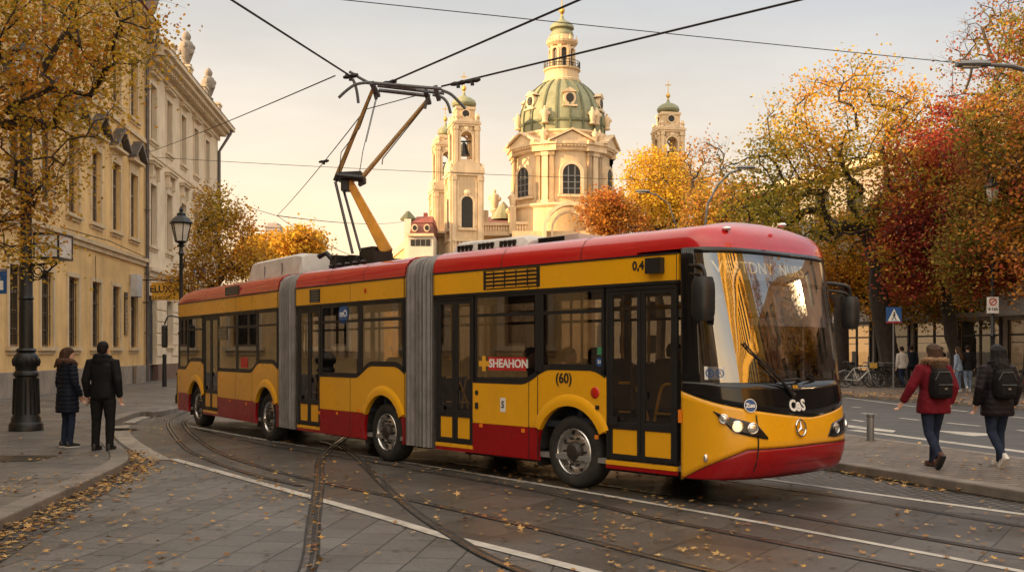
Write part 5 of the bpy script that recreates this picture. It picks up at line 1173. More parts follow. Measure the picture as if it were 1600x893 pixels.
for n_, (p, q) in enumerate((((527, 274), (584, 136)), ((562, 282), (668, 156)))):
    a, b = G(*p, -.05), G(*q, -.2 if n_ == 0 else .2); pgp(MB().tube([a, a.lerp(b, .5), b], [.044, .036, .030], 8), 'upper_arm', 'arm_brown', smooth=True)
mb = MB(); mb.tube([G(588, 150), G(567, 236), G(560, 280)], .007, 5); mb.tube([G(530, 270, -.2), G(533, 238, -.2), G(562, 200, -.2), G(580, 150, -.2)], .008, 5); mb.tube([G(662, 168, .2), G(598, 248, .2), G(597, 257, .2)], .010, 5); mb.tube([G(572, 222, .1), G(592, 140, .1)], .006, 5); pgp(mb, 'stay_cable', 'wire')
mb = MB()
for p, q, dd, r_ in (((572, 129), (690, 139), -.45, .030), ((590, 134), (694, 146), .40, .030), ((592, 141), (672, 150), .1, .034), ((600, 133), (650, 139), 0, .02)): mb.tube([G(*p, dd), G(*q, dd)], r_, 7)
for p, dd in (((586, 140), -.2), ((668, 152), .2), ((683, 146), .1)): mb.obox(G(*p, dd), (.035, 0, .008), (0, .45, 0), (0, 0, .026))
mb.tube([G(583, 136), G(588, 155)], .03, 6); mb.tube([G(668, 150), G(664, 170)], .025, 6); pgp(mb, 'collector_head', 'pan_grey', smooth=True)
for pth in ([(574, 129), (556, 132), (542, 141), (529, 153)], [(540, 116), (551, 124), (557, 140), (560, 161)], [(690, 141), (704, 147), (716, 158), (727, 170)], [(676, 148), (692, 153), (700, 163), (704, 177)], [(586, 134), (566, 124), (546, 112)]):
    i_ = len(pth); mb = MB(); mb.tube(smooth_line([G(x_, y_, -.4 if pth[0][1] in (129, 141) else .35) for x_, y_ in pth], 4), [.026] * ((i_ - 1) * 4 + 1), 6); pgp(mb, 'horn', 'pan_grey', smooth=True)
# ------------------------------------------------------------------ trees
def leaf_mesh(name, pos, size, tints, rng, parent=None, m='leaves', flat=0.0, star=False, droop=.3):
    "thousands of single leaves, each with its own turn, size and tint"
    n = len(pos); pos = np.asarray(pos, float)
    u = rng.normal(size=(n, 3)); u[:, 2] *= (.6 if not flat else .12); u /= np.linalg.norm(u, axis=1)[:, None]
    a = rng.normal(size=(n, 3))
    if flat: a = np.tile(np.array([0, 0, 1.0]), (n, 1)) + rng.normal(size=(n, 3)) * flat
    w_ = np.cross(a, u); w_ /= np.linalg.norm(w_, axis=1)[:, None]; nn = np.cross(u, w_)
    sz = size * rng.uniform(.65, 1.3, n)
    if star:
        k = 10; ang = np.arange(k) / k * 2 * np.pi; rad = np.array([1.0, .38, .9, .35, .62, .22, .62, .35, .9, .38])
    else:
        k = 5; ang = np.array([0, 1.05, 2.3, 3.98, 5.23]); rad = np.array([1.0, .70, .62, .62, .70])
    V = np.zeros((n, k, 3)); curl = rng.uniform(.05, .35, n)
    for i in range(k):
        cu, cw = rad[i] * np.cos(ang[i]), rad[i] * np.sin(ang[i])
        V[:, i] = pos + (u * cu + w_ * cw * .85) * sz[:, None] + nn * (curl * (cu * cu * .6 + abs(cw) * .5) * sz)[:, None]
    me = bpy.data.meshes.new(name)
    me.vertices.add(n * k); me.vertices.foreach_set('co', V.reshape(-1))
    me.loops.add(n * k); me.loops.foreach_set('vertex_index', np.arange(n * k, dtype=np.int32))
    me.polygons.add(n); me.polygons.foreach_set('loop_start', np.arange(0, n * k, k, dtype=np.int32))
    me.update(calc_edges=True)
    at = me.attributes.new('tint', 'FLOAT_COLOR', 'POINT')
    col = np.ones((n, k, 4)); col[:, :, :3] = np.clip(tints, 0, 1)[:, None, :]; at.data.foreach_set('color', col.reshape(-1))
    me.materials.append(MATS[m]); o = bpy.data.objects.new(name, me); link(o, parent)
    if parent:
        off = origin_of(parent); me.transform(Matrix.Translation(-off))
    return o
GREEN, OLIVE, GOLD, ORANGE, RED, BROWN, YELLOW, DEEP = (.16, .165, .025), (.32, .26, .03), (.62, .38, .035), (.60, .26, .03), (.36, .070, .036), (.32, .16, .05), (.72, .50, .05), (.30, .045, .032)
def tints_for(P_, pal, rng, scale=1.6, byz=None):
    "clumps of one hue with stray leaves of others"
    n = len(P_); P_ = np.asarray(P_)
    ph = rng.uniform(0, 6.28, (4, 3)); fr = rng.normal(size=(4, 3)) / scale
    f = sum(np.sin(P_ @ fr[i] * 2.2 + ph[i, 0]) for i in range(4)) / 2.6
    f = f + rng.normal(size=n) * .33
    if byz: f = f + (P_[:, 2] - byz[0]) * byz[1]
    t = np.clip((f + 1) / 2, 0, .999) * (len(pal) - 1); i = t.astype(int); fr_ = (t - i)[:, None]
    pal = np.array(pal); i2 = np.minimum(i + 1, len(pal) - 1)
    return (pal[i] * (1 - fr_) + pal[i2] * fr_) * rng.uniform(.7, 1.3, n)[:, None]
def grow_tree(name, label, cat, group, base, r0, fork, crowns, ntips, nleaf, lsize, pal, seed, lean=(0, 0), bare=.12, bark='bark', sigma=.45, byz=None, twig=.012, bend=.25, steps=4):
    rng = np.random.default_rng(seed); base = np.array(base, float)
    t = thing(name, label, cat, tuple(base), 0, group)
    # skeleton: trunk nodes, then every tip joins the nearest living wood
    nodes = [base.copy()]; par = [-1]
    for k in range(1, 7):
        q = base + np.array([lean[0] * k / 6, lean[1] * k / 6, fork * k / 6]); q[:2] += rng.normal(size=2) * .05; nodes.append(q); par.append(len(nodes) - 2)
    tips = []
    wts = np.array([c[6] for c in crowns], float); wts /= wts.sum()
    while len(tips) < ntips:
        c = crowns[rng.choice(len(crowns), p=wts)]
        v = rng.normal(size=3); v /= np.linalg.norm(v); v *= rng.uniform(.25, 1) ** .45
        tips.append(np.array([c[0] + v[0]*c[3], c[1] + v[1]*c[4], c[2] + v[2]*c[5]]))
    tips = np.array(tips); order = np.argsort(np.linalg.norm(tips - nodes[-1], axis=1) + rng.uniform(0, 2.0, len(tips)))
    tip_ids = []
    for i in order:
        T = tips[i]; A = np.array(nodes[4:]); d = np.linalg.norm(A - T, axis=1)
        below = np.clip(A[:, 2] - T[2], 0, None)
        j = int(np.argmin(d + below * .8)) + 4
        if d[j - 4] < .15: continue
        a = nodes[j]; ns = max(2, min(steps + 2, int(d[j - 4] / .7) + 1)); prev = j
        side = rng.normal(size=3) * bend * d[j - 4] * .35; side[2] += .12 * d[j - 4]
        for s_ in range(1, ns + 1):
            f = s_ / ns; q = a * (1 - f) + T * f + side * math.sin(math.pi * f) + rng.normal(size=3) * .05 * (f < 1) * min(1, d[j-4])
            nodes.append(q); par.append(prev); prev = len(nodes) - 1
        tip_ids.append(prev)
    cnt = np.zeros(len(nodes)); 
    for i in tip_ids: cnt[i] = 1
    for i in range(len(nodes) - 1, 0, -1): cnt[par[i]] += cnt[i]
    rad = twig * np.maximum(cnt, 1) ** .52; rad *= 1.0; s0 = r0 / rad[1]
    rad = np.where(np.arange(len(nodes)) < 7, np.maximum(rad * s0, 0), rad * np.clip(s0, .6, 1.4)); rad[0] = r0 * 1.45; rad[1] = r0 * 1.05
    tr, br = MB(), MB(); kids = {}
    for i in range(1, len(nodes)): kids.setdefault(par[i], []).append(i)
    done = set()
    def chain(i):
        pts = [par[i], i] if par[i] >= 0 else [i]; cur = i
        while cur in kids:
            nx = max(kids[cur], key=lambda q: cnt[q]); 
            pts.append(nx); done.add(nx); cur = nx
        return pts
    st = [1]; done.add(1)
    for i in range(1, len(nodes)):
        if i != 1 and i in done: continue
        done.add(i); pts = chain(i)
        rr = [float(rad[q]) for q in pts]
        if i != 1: rr[0] = rr[1]
        tgt = tr if i == 1 else br
        big = rr[0] > .06
        tgt.tube([tuple(nodes[q]) for q in pts], rr, 9 if big else 4, True)
    # fine bare twigs poking out of the crown
    P_ = np.array([nodes[i] for i in tip_ids]); Dv = np.array([nodes[i] - nodes[par[i]] for i in tip_ids]); Dv /= np.linalg.norm(Dv, axis=1)[:, None] + 1e-9
    for i in range(len(P_)):
        for q in range(3):
            d = Dv[i] + rng.normal(size=3) * .55; d[2] += .25; d /= np.linalg.norm(d); ln = rng.uniform(.5, 1.2) * sigma * 1.7
            m_ = P_[i] + d * ln * .5 + rng.normal(size=3) * .05; br.tube([tuple(P_[i]), tuple(m_), tuple(P_[i] + d * ln)], [twig * .7, twig * .5, twig * .3], 3, False)
    trunk = tr.build('trunk', bark, t, Matrix.Identity(4), smooth=True, fix=False); br.build('branches', bark, trunk, Matrix.Identity(4), smooth=True, fix=False)
    leafy = rng.random(len(P_)) > bare; Q = P_[leafy]; per = max(1, int(nleaf / max(1, len(Q))))
    wts = rng.uniform(.3, 1.7, len(Q)); L_ = []
    for q, w_ in zip(Q, wts):
        k = int(per * w_); o = rng.normal(size=(k, 3)) * sigma; o[:, 2] *= .75; L_.append(q + o)
    L_ = np.concatenate(L_)
    leaf_mesh('crown', L_, lsize, tints_for(L_, pal, rng, 1.4, byz), rng, t)
    return t
def pe(px, py, d, rx, ry, w=1.0, rd=None):
    p = D(px, py, d); s_ = d / F; return (p.x, p.y, p.z, rx * s_, (rd if rd else rx * s_), ry * s_, w)
z12 = .12
# right-hand avenue
grow_tree('golden_tree', 'broad old tree with golden crown over olive lower leaves and dark forked trunk', 'tree', 'autumn trees along the avenue', (17.0, 46, z12), .44, 5.2,
          [pe(1330, 190, 46, 130, 95, 1.3), pe(1230, 270, 45, 100, 85, 1.1), pe(1420, 230, 47, 70, 110, .8), pe(1270, 330, 45, 140, 50, .9)], 330, 19000, .088, [OLIVE, OLIVE, GREEN, OLIVE, GOLD, GOLD, YELLOW, ORANGE], 3, (-.5, 0), .14, 'bark', .48, (8.5, .085))
grow_tree('red_maple', 'dark red maple with slender trunk behind the no entry lamp post', 'tree', 'autumn trees along the avenue', (18.6, 42.5, z12), .26, 4.2,
          [pe(1455, 310, 42, 78, 115, 1.4), pe(1420, 400, 42, 50, 70, .6), pe(1500, 240, 43, 50, 80, .6)], 240, 26000, .085, [DEEP, DEEP, RED, RED, RED, ORANGE, OLIVE], 4, (-.6, 0), .05, 'bark', .42)
grow_tree('russet_tree', 'tall mixed russet and green tree at the right edge with stout trunk', 'tree', 'autumn trees along the avenue', (19.4, 38, z12), .42, 5.5,
          [pe(1600, 220, 37, 95, 100, 1.2), pe(1570, 360, 37, 90, 80, 1.2), pe(1650, 90, 38, 90, 90, .7), pe(1530, 420, 38, 60, 45, .6)], 300, 42000, .070, [RED, RED, BROWN, GREEN, OLIVE, GREEN, ORANGE, BROWN], 5, (.3, 0), .16, 'bark_mossy', .45)
grow_tree('bare_tree', 'almost leafless tall tree rising above the red maple at the right', 'tree', 'autumn trees along the avenue', (27.5, 50, z12), .3, 7,
          [pe(1590, 60, 50, 80, 90, 1), pe(1520, 130, 50, 50, 90, .6)], 150, 1500, .10, [BROWN, RED, OLIVE], 6, (0, 0), .45, 'bark', .5)
grow_tree('orange_tree', 'low orange leaved tree behind the crossing sign', 'tree', 'autumn trees along the avenue', (16.1, 50, z12), .36, 4.0,
          [pe(1330, 400, 52, 55, 70, 1), pe(1370, 450, 51, 60, 40, .8), pe(1300, 455, 52, 50, 40, .6)], 190, 19000, .09, [BROWN, ORANGE, GOLD, ORANGE, OLIVE], 7, (0, 0), .06, 'bark', .5)
grow_tree('amber_tree', 'amber tree whose branches hang before the shop fascia', 'tree', 'autumn trees along the avenue', (23.0, 48, z12), .34, 4.0,
          [pe(1490, 430, 47, 75, 50, 1), pe(1560, 455, 46, 60, 35, .8), pe(1430, 470, 47, 60, 30, .7), pe(1620, 400, 47, 60, 60, .6)], 220, 20000, .088, [OLIVE, GOLD, ORANGE, BROWN, GREEN], 8, (0, 0), .05, 'bark_mossy', .45)
grow_tree('copper_tree', 'copper brown tree far back between the golden crown and the bus roof', 'tree', 'autumn trees along the avenue', (14.5, 66, z12), .34, 4.5,
          [pe(1160, 330, 66, 70, 50, 1), pe(1260, 390, 66, 80, 50, 1), pe(1100, 350, 68, 40, 45, .5)], 180, 8500, .15, [BROWN, ORANGE, OLIVE, RED], 9, (0, 0), .22, 'bark', .6)
grow_tree('yellow_tree', 'bright yellow tree in front of the right bell tower', 'tree', 'autumn trees along the avenue', (12.2, 84, z12), .38, 5,
          [pe(1030, 282, 84, 50, 48, 1), pe(1000, 330, 84, 60, 35, .7), pe(1075, 320, 84, 50, 45, .7)], 210, 15000, .135, [GOLD, YELLOW, YELLOW, GOLD, ORANGE], 10, (0, 0), .05, 'bark', .62)
grow_tree('rust_tree', 'small rust red tree left of the yellow one', 'tree', 'autumn trees along the avenue', (7.4, 80, z12), .28, 4,
          [pe(945, 332, 80, 38, 30, 1), pe(975, 350, 80, 40, 28, .6)], 110, 8000, .13, [ORANGE, BROWN, ORANGE, RED, ORANGE], 11, (0, 0), .04, 'bark', .55)
grow_tree('thin_bare_tree', 'thin grey leafless tree between the yellow tree and golden crown', 'tree', 'autumn trees along the avenue', (13.6, 72, z12), .22, 5,
          [pe(1105, 270, 72, 40, 60, 1)], 90, 700, .13, [BROWN, ORANGE], 12, (0, 0), .5, 'bark', .6)
for k, (px_, d_, pal, py_) in enumerate(((1700, 34, [RED, ORANGE, BROWN], 250), (1820, 40, [GOLD, OLIVE, ORANGE], 230), (1660, 62, [BROWN, OLIVE, GOLD], 330))):
    lab = ('crimson avenue tree standing just beyond the right edge', 'gold avenue tree well beyond the right edge', 'brown avenue tree far behind the shop front')[k]
    p = P(px_, HY + 1.54 * F / d_, z12); grow_tree('avenue_tree', lab, 'tree', 'autumn trees along the avenue', (p.x, d_, z12), .34, 4.5, [pe(px_, py_, d_, 110 * 40 / d_, 110 * 40 / d_, 1), pe(px_, py_ + 120 * 40 / d_, d_, 120 * 40 / d_, 60 * 40 / d_, .7)], 170, 15000, .085, pal, 20 + k, (0, 0), .1, 'bark', .5)
# left side
grow_tree('street_tree', 'young golden street tree behind the small lamp post', 'tree', 'trees on the left street', (-12.6, 46, z12), .15, 3.4,
          [pe(350, 385, 46, 58, 62, 1.2), pe(340, 330, 46, 24, 45, .5), pe(390, 420, 46, 40, 30, .5), pe(305, 440, 46, 40, 30, .5)], 230, 10500, .078, [ORANGE, GOLD, BROWN, GOLD, OLIVE], 13, (0, 0), .12, 'bark', .36, None, .008)
grow_tree('round_gold_tree', 'rounded golden tree on the horizon left of the pantograph', 'tree', 'trees on the left street', (-19.0, 92, 0), .35, 6,
          [pe(465, 386, 92, 44, 26, 1), pe(400, 398, 92, 26, 22, .5)], 170, 8000, .19, [GOLD, GOLD, ORANGE, YELLOW], 14, (0, 0), .04, 'bark', .65)
grow_tree('overhanging_tree', 'amber leaved tree leaning in from the left edge over the pavement', 'tree', 'trees on the left street', (-9.9, 13.2, z12), .24, 4.6,
          [pe(40, 70, 14.6, 170, 100, 1.5, 1.3), pe(165, 40, 14.2, 95, 65, .75, 1.0), pe(40, 250, 14.8, 75, 95, .75, .9), pe(30, 360, 15.2, 50, 55, .36, .6), pe(-250, 60, 13.5, 240, 200, 1.6, 2.2), pe(110, 160, 14.4, 75, 60, .5, .8)], 440, 22000, .037, [BROWN, ORANGE, GOLD, GOLD, OLIVE, GOLD, OLIVE, ORANGE], 15, (.5, .3), .22, 'bark', .27, None, .0048, .22)
for k, (X, d_, pal) in enumerate(((-10.8, 9.6, [ORANGE, GOLD, BROWN]), (-9.5, -4, [GOLD, OLIVE, ORANGE]), (25.5, 2, [GOLD, ORANGE, OLIVE]), (23.2, 15, [BROWN, ORANGE, OLIVE]), (24.2, 9, [ORANGE, BROWN, RED]))):
    lab = ('street tree beside the viewer mirrored in the bus windows', 'street tree behind the viewer on the left pavement', 'gold avenue tree right of the viewer mirrored in the windscreen', 'brown avenue tree across the road mirrored in the windscreen', 'russet avenue tree across the road mirrored in the windscreen')[k]
    z0 = 5.6 if k < 2 else 7.0
    grow_tree('mirrored_tree', lab, 'tree', 'trees beside the viewer', (X, d_, z12), .25, 4.2, [(X, d_, z0, 2.6, 2.8, 2.3 if k < 2 else 4.2, 1), (X + (1 if k < 2 else -.5), d_ + .5, z0 - 1.4, 2.0, 2.2, 1.2, .6)], 110, 6000, .10, pal, 30 + k, (0, 0), .15, 'bark', .4)
# fallen leaves: scattered over the paving and drifted along both kerbs
rng = np.random.default_rng(99); pts = []; zz = []
def scatter(poly, n, z_):
    xs = [p.x for p in poly]; ys = [p.y for p in poly]; c = 0
    while c < n:
        d = ys_lo(ys) * (max(ys) / ys_lo(ys)) ** rng.random(); x = rng.uniform(min(xs), max(xs))
        ins_ = False
        for i in range(len(poly)):
            a, b = poly[i], poly[i - 1]
            if (a.y > d) != (b.y > d) and x < (b.x - a.x) * (d - a.y) / (b.y - a.y) + a.x: ins_ = not ins_
        dens = math.sin(x * 1.3 + .7 * math.sin(d * .9)) + math.sin(d * 1.1 + x * .6 + 2) + .8 * math.sin(x * 3.1 - d * 2.3)
        if ins_ and rng.random() < .5 + .22 * dens: pts.append((x, d, z_ + rng.uniform(.008, .022))); c += 1
        else: c += .01
def ys_lo(ys): return max(3.5, min(ys))
street = [Vector((-4.9, 6.0, 0)), Vector((-6.2, 16, 0)), Vector((-8.2, 20, 0)), Vector((-9.2, 27, 0)), Vector((-4, 22, 0)), Vector((2.5, 14.5, 0)), Vector((4.9, 13.5, 0)), Vector((6.2, 7, 0)), Vector((5, 4.6, 0)), Vector((-2, 4.6, 0))]
scatter(street, 2500, .012)
lft = [Vector((-5.2, 8, 0)), Vector((-6.2, 15.5, 0)), Vector((-9, 22, 0)), Vector((-10.5, 30, 0)), Vector((-17, 40, 0)), Vector((-14, 20, 0)), Vector((-9.5, 8, 0))]
scatter(lft, 420, .125)
for c_, n_, s_ in ((P(60, 755, .12), 70, .5), (P(10, 770, .12), 110, .45), (P(90, 715, .12), 40, .5)):
    for _ in range(n_): q = rng.normal(size=2) * s_; pts.append((c_.x + q[0] - .4, c_.y + q[1], .13 + rng.uniform(0, .025)))
isl = [Vector((p.x, p.y, 0)) for p in (ins[3], ins[4], erow[2], erow[1])]; scatter(isl, 90, .125)
kl = [p for p in kp if 7 < p.y < 17]
for i in range(len(kl) - 1):
    a, b = kl[i], kl[i + 1]; nn = Vector((-(b - a).y, (b - a).x, 0)).normalized()
    for _ in range(int((b - a).length * 115)):
        t = rng.random(); o = -abs(rng.normal()) * .22 - .01; q = a.lerp(b, t) + nn * o; pts.append((q.x, q.y, .012 + max(0, .07 + o * .25) * rng.random()))
for i in range(1, 5):
    a, b = krow[i], krow[i + 1]; nn = Vector((-(b - a).y, (b - a).x, 0)).normalized()
    for _ in range(int((b - a).length * 46)):
        t = rng.random(); o = -abs(rng.normal()) * .13 - .01; q = a.lerp(b, t) + nn * o; clump = math.sin(q.y * 2.1) + math.sin(q.y * 3.7)
        if clump > -.5: pts.append((q.x, q.y, .012 + max(0, .05 + o * .25) * rng.random()))
for c_, n_, s_ in ((P(840, 742), 90, .35), (P(660, 727), 50, .4), (P(1010, 735), 40, .4), (P(815, 731), 60, .3)):
    for _ in range(n_): q = rng.normal(size=2) * s_; pts.append((c_.x + q[0] * 1.4, c_.y + q[1], .012 + rng.uniform(0, .02)))
gr = [Vector((p.x, p.y, 0)) for p in smooth_line(rails[5], 30)]
for p in gr:
    if 5 < p.y < 18 and rng.random() < .55: pts.append((p.x + .06 + rng.normal() * .03, p.y, .016))
pts = np.array(pts); ft = tints_for(pts, [(.42, .25, .09), (.30, .16, .055), (.50, .33, .13), (.17, .075, .03), (.46, .27, .06), (.24, .10, .035)], rng, .3)
fl_ = leaf_mesh('fallen_leaves', pts, .046, ft, rng, None, 'fallen_leaf', .22, True); tag(fl_, 'dry yellow and brown leaves scattered over paving and gathered along the kerbs', 'leaves', None, 'stuff')
pp = []
for c_ in range(1500):
    t = rng.random(); q = frow[1].lerp(frow[2], t * 1.6 - .3); pp.append((q.x + rng.normal() * .5 + rng.choice([-.2, .9, 3.0]), q.y, .14 + (0 if True else 0)))
pp = np.array(pp); fl2 = leaf_mesh('fallen_leaves', pp, .07, tints_for(pp, [(.36, .20, .06), (.30, .12, .04), (.45, .27, .09)], rng, .5), rng, None, 'fallen_leaf', .2, True); tag(fl2, 'carpet of brown leaves under the avenue trees across the road', 'leaves', None, 'stuff')
# ------------------------------------------------------------------ lamps, signs, wires
def lantern(mb_i, mb_g, x, y, z, s, n=6):
    mb_i.lathe([(.05*s, z), (.12*s, z + .05*s), (.06*s, z + .10*s), (.15*s, z + .14*s), (.17*s, z + .17*s)], (x, y, 0), n)
    for k in range(n):
        th = 6.2832 * k / n; mb_i.tube([(x + .16*s*math.cos(th), y + .16*s*math.sin(th), z + .16*s), (x + .27*s*math.cos(th), y + .27*s*math.sin(th), z + .66*s)], .014*s, 4)
    mb_g.lathe([(.15*s, z + .18*s), (.255*s, z + .65*s)], (x, y, 0), n)
    mb_i.lathe([(.31*s, z + .65*s), (.33*s, z + .69*s), (.22*s, z + .82*s), (.13*s, z + .88*s), (.12*s, z + .95*s), (.05*s, z + .99*s), (.06*s, z + 1.05*s), (.01*s, z + 1.15*s)], (x, y, 0), n)
p = P(41, 672, .12); t = thing('street_lamp', 'heavy fluted black iron lamp post with wide base beside the couple', 'lamp', p)
mb = MB(); mb.lathe([(.31, .12), (.31, .24), (.29, .27), (.27, .30), (.27, .36), (.235, .42), (.215, .95), (.20, 1.15), (.23, 1.18), (.23, 1.22), (.19, 1.27), (.20, 1.36), (.235, 1.45), (.215, 1.56), (.16, 1.62), (.19, 1.66), (.16, 1.70)], (p.x, p.y, 0), 28); po = mb.build('base', 'iron_black', t, I4, smooth=True)
mb = MB()
for k in range(16):
    th = k * .3927; mb.tube([(p.x + .232 * math.cos(th), p.y + .232 * math.sin(th), .44), (p.x + .212 * math.cos(th), p.y + .212 * math.sin(th), 1.12)], .018, 5)
for k in range(12):
    th = k * .5236; mb.ball((p.x + .215 * math.cos(th), p.y + .215 * math.sin(th), 1.44), .045, 6, 0, (1, 1, 2))
mb.build('fluting', 'iron_black', po, I4, smooth=True)
mb = MB(); mb.lathe([(.13, 1.70), (.125, 2.6), (.12, 2.62), (.14, 2.66), (.12, 2.70), (.115, 3.3), (.11, 3.35), (.13, 3.38), (.11, 3.42), (.10, 4.55), (.14, 4.60), (.11, 4.66), (.17, 4.76), (.19, 4.86), (.12, 4.90), (.10, 6.6)], (p.x, p.y, 0), 18); mb.build('pole', 'iron_black', t, I4, smooth=True)
mb = MB(); g_ = MB(); lantern(mb, g_, p.x, p.y, 6.6, 1.1); l_ = mb.build('lantern', 'iron_black', t, I4); g_.build('lantern_glass', 'lantern_glass', l_, I4)
mb = MB(); b = (p.x + .1, p.y - .02, 3.15)
mb.tube([(p.x + .1, p.y, 3.30), (p.x + .62, p.y - .05, 3.34)], .022, 6)
for r_, cx_, cz_ in ((.12, .24, 3.18), (.07, .24, 3.18), (.08, .42, 3.26)): mb.rings([[(p.x + cx_ + (r_ + .013 * math.cos(b_)) * math.cos(a * .4189), p.y - .03 + .013 * math.sin(b_), cz_ + (r_ + .013 * math.cos(b_)) * math.sin(a * .4189)) for b_ in (0, 1.57, 3.14, 4.71)] for a in range(16)], False)
mb.tube(smooth_line([(p.x + .1, p.y, 3.02), (p.x + .28, p.y, 3.04), (p.x + .45, p.y - .03, 3.2), (p.x + .62, p.y - .05, 3.32)], 4), .016, 6); mb.box((p.x + .085, p.y - .04, 2.98), (p.x + .13, p.y + .04, 3.34)); mb.build('bracket', 'iron_black', t, I4)
mb = MB(); mb.box((p.x + .30, p.y - .32, 3.42), (p.x + .76, p.y + .28, 3.86)); mb.box((p.x + .28, p.y - .34, 3.40), (p.x + .78, p.y + .30, 3.43), 1); mb.box((p.x + .28, p.y - .34, 3.85), (p.x + .78, p.y + .30, 3.89), 1)
for a, b in ((.285, -.335), (.745, -.335), (.745, .265)): mb.box((p.x + a, p.y + b, 3.43), (p.x + a + .03, p.y + b + .03, 3.85), 1)
mb.box((p.x + .5, p.y - .06, 3.33), (p.x + .58, p.y + .02, 3.40), 1); mb.build('light_box', ['box_white', 'iron_black'], t, I4)
def post_lamp(px_, py_top, d_, z0, label, group, s=1.0, arms=False):
    X = (px_ - CX) * d_ / F; zt = CH + (HY - py_top) * d_ / F; t = thing('street_lamp', label, 'lamp', (X, d_, z0), 0, group)
    zl = zt - 1.15 * s
    mb = MB(); mb.lathe([(.17, z0), (.17, z0 + .2), (.13, z0 + .3), (.12, z0 + .8), (.15, z0 + .86), (.08, z0 + .95), (.075, z0 + 2.0), (.10, z0 + 2.05), (.065, z0 + 2.1), (.05, zl - .25), (.09, zl - .18), (.06, zl - .1), (.05, zl + .01)], (X, d_, 0), 14); mb.build('pole', 'iron_black', t, I4, smooth=True)
    mb = MB(); g_ = MB(); lantern(mb, g_, X, d_, zl, s); l_ = mb.build('lantern', 'iron_black', t, I4); g_.build('lantern_glass', 'lantern_glass', l_, I4); return t, X, zt
post_lamp(283, 322, 30, .12, 'slim black lamp post with glass lantern behind the rear of the bus', 'old style lanterns', 1.05)
t, X, zt = post_lamp(1551, 272, 36, .12, 'slim lantern post with a no entry notice across the road', 'old style lanterns', 1.0)
post_lamp(1577, 478, 48, .12, 'short dark lantern under the amber tree by the shop', 'old style lanterns', .9)
sg = thing('prohibition_sign', 'white plate with red ring fixed to the lantern post across the road', 'sign', (X - .05, 35.86, 0))
z_ = CH + (HY - 476) * 36 / F; mb = MB(); mb.box((X - .27, 35.85, z_ - .30), (X + .15, 35.87, z_ + .27)); pl = mb.build('sign_plate', 'white_print', sg, I4, bev=.008)
mb = MB(); mb.rings([[(X - .06 + r_ * math.cos(a * .2618), 35.845, z_ + .10 + r_ * math.sin(a * .2618)) for r_ in (.095, .135)] for a in range(25)], False, False); mb.obox((X - .06, 35.843, z_ + .10), (.08, 0, .08), (0, .001, 0), (-.012, 0, .012)); mb.build('red_ring', 'red_sign', pl, I4, fix=False)
mb = text_mb('4-16h', .15, .002, .003); mb.xf(Matrix(((1, 0, 0, X - .06), (0, 0, -1, 35.845), (0, 1, 0, z_ - .16), (0, 0, 0, 1)))); mb.build('lettering', 'black_print', pl, I4)
for zq in (z_ - .8, z_ - 1.15):
    pass
X = (1396 - CX) * 40.5 / F; d_ = 40.5; z_ = CH + (HY - 492) * d_ / F
t = thing('crossing_sign', 'square blue pedestrian crossing sign on a thin grey pole', 'sign', (X, d_, .12))
mb = MB(); mb.tube([(X, d_, .12), (X, d_, z_ + .3)], .035, 8); mb.build('pole', 'steel_grey', t, I4, smooth=True)
mb = MB(); mb.box((X - .31, d_ - .06, z_ - .31), (X + .31, d_ - .04, z_ + .31)); bp = mb.build('sign_plate', 'blue_sign', t, I4, bev=.01)
mb = MB(); mb.prism([(X - .25, d_ - .062, z_ - .24), (X + .25, d_ - .062, z_ - .24), (X, d_ - .062, z_ + .25)], (0, -.004, 0)); mb.build('triangle', 'white_print', bp, I4)
mb = MB(); y_ = d_ - .069; mb.ball((X + .01, y_, z_ + .10), .035, 8, 0, (1, .1, 1)); mb.tube([(X + .01, y_, z_ + .06), (X, y_, z_ - .06)], [.03, .025], 6); mb.tube([(X, y_, z_ - .06), (X + .06, y_, z_ - .13), (X + .08, y_, z_ - .21)], .015, 5); mb.tube([(X, y_, z_ - .06), (X - .05, y_, z_ - .13), (X - .09, y_, z_ - .20)], .015, 5); mb.tube([(X + .01, y_, z_ + .05), (X + .07, y_, z_ - .02)], .010, 5); mb.tube([(X + .01, y_, z_ + .05), (X - .06, y_, z_ - .01)], .010, 5); mb.build('walking_figure', 'black_print', bp, I4)
mb = MB(); mb.box((X - .31, d_ - .065, z_ - .31), (X + .31, d_ - .0605, z_ - .27)); mb.build('red_edge', 'red_sign', bp, I4)
p = P(1360, 688, .12); mb = MB(); mb.lathe([(.062, .12), (.062, .50), (.055, .53), (.07, .535), (.07, .575), (.055, .59)], (p.x, p.y, 0), 18); mb.lathe([(.085, .12), (.085, .135)], (p.x, p.y, 0), 18); tag(mb.build('bollard', 'steel_grey', smooth=True), 'short grey metal bollard on the island pavement', 'bollard')
# modern street lights
def arm_light(label, base, path, head, hs):
    t = thing('street_light', label, 'lamp', base, 0, 'modern arm street lights')
    mb = MB(); mb.tube(path, [.075] + [.045] * (len(path) - 2) + [.03], 8); mb.build('pole', 'steel_grey', t, I4, smooth=True)
    h_ = Vector(head); mb = MB(); s_ = Vector(hs)
    mb.rings([[h_ + Vector((a * s_.x, b * s_.y * (1 - .3 * abs(k)), c * s_.z * (1 - .4 * abs(k)))) for b, c in ((-1, 0), (-.7, 1), (.7, 1), (1, 0), (.8, -.6), (-.8, -.6))] for k, a in ((-1, -1), (-.4, -.5), (0, .3), (.8, 1))]); hd = mb.build('lamp_head', 'steel_grey', t, I4, smooth=True, angle=50)
    mb = MB(); mb.box(h_ + Vector((-s_.x * .7, -s_.y * .5, -s_.z * .9)), h_ + Vector((s_.x * .4, s_.y * .5, -s_.z * .55))); mb.build('diffuser', 'lantern_glass', hd, I4)
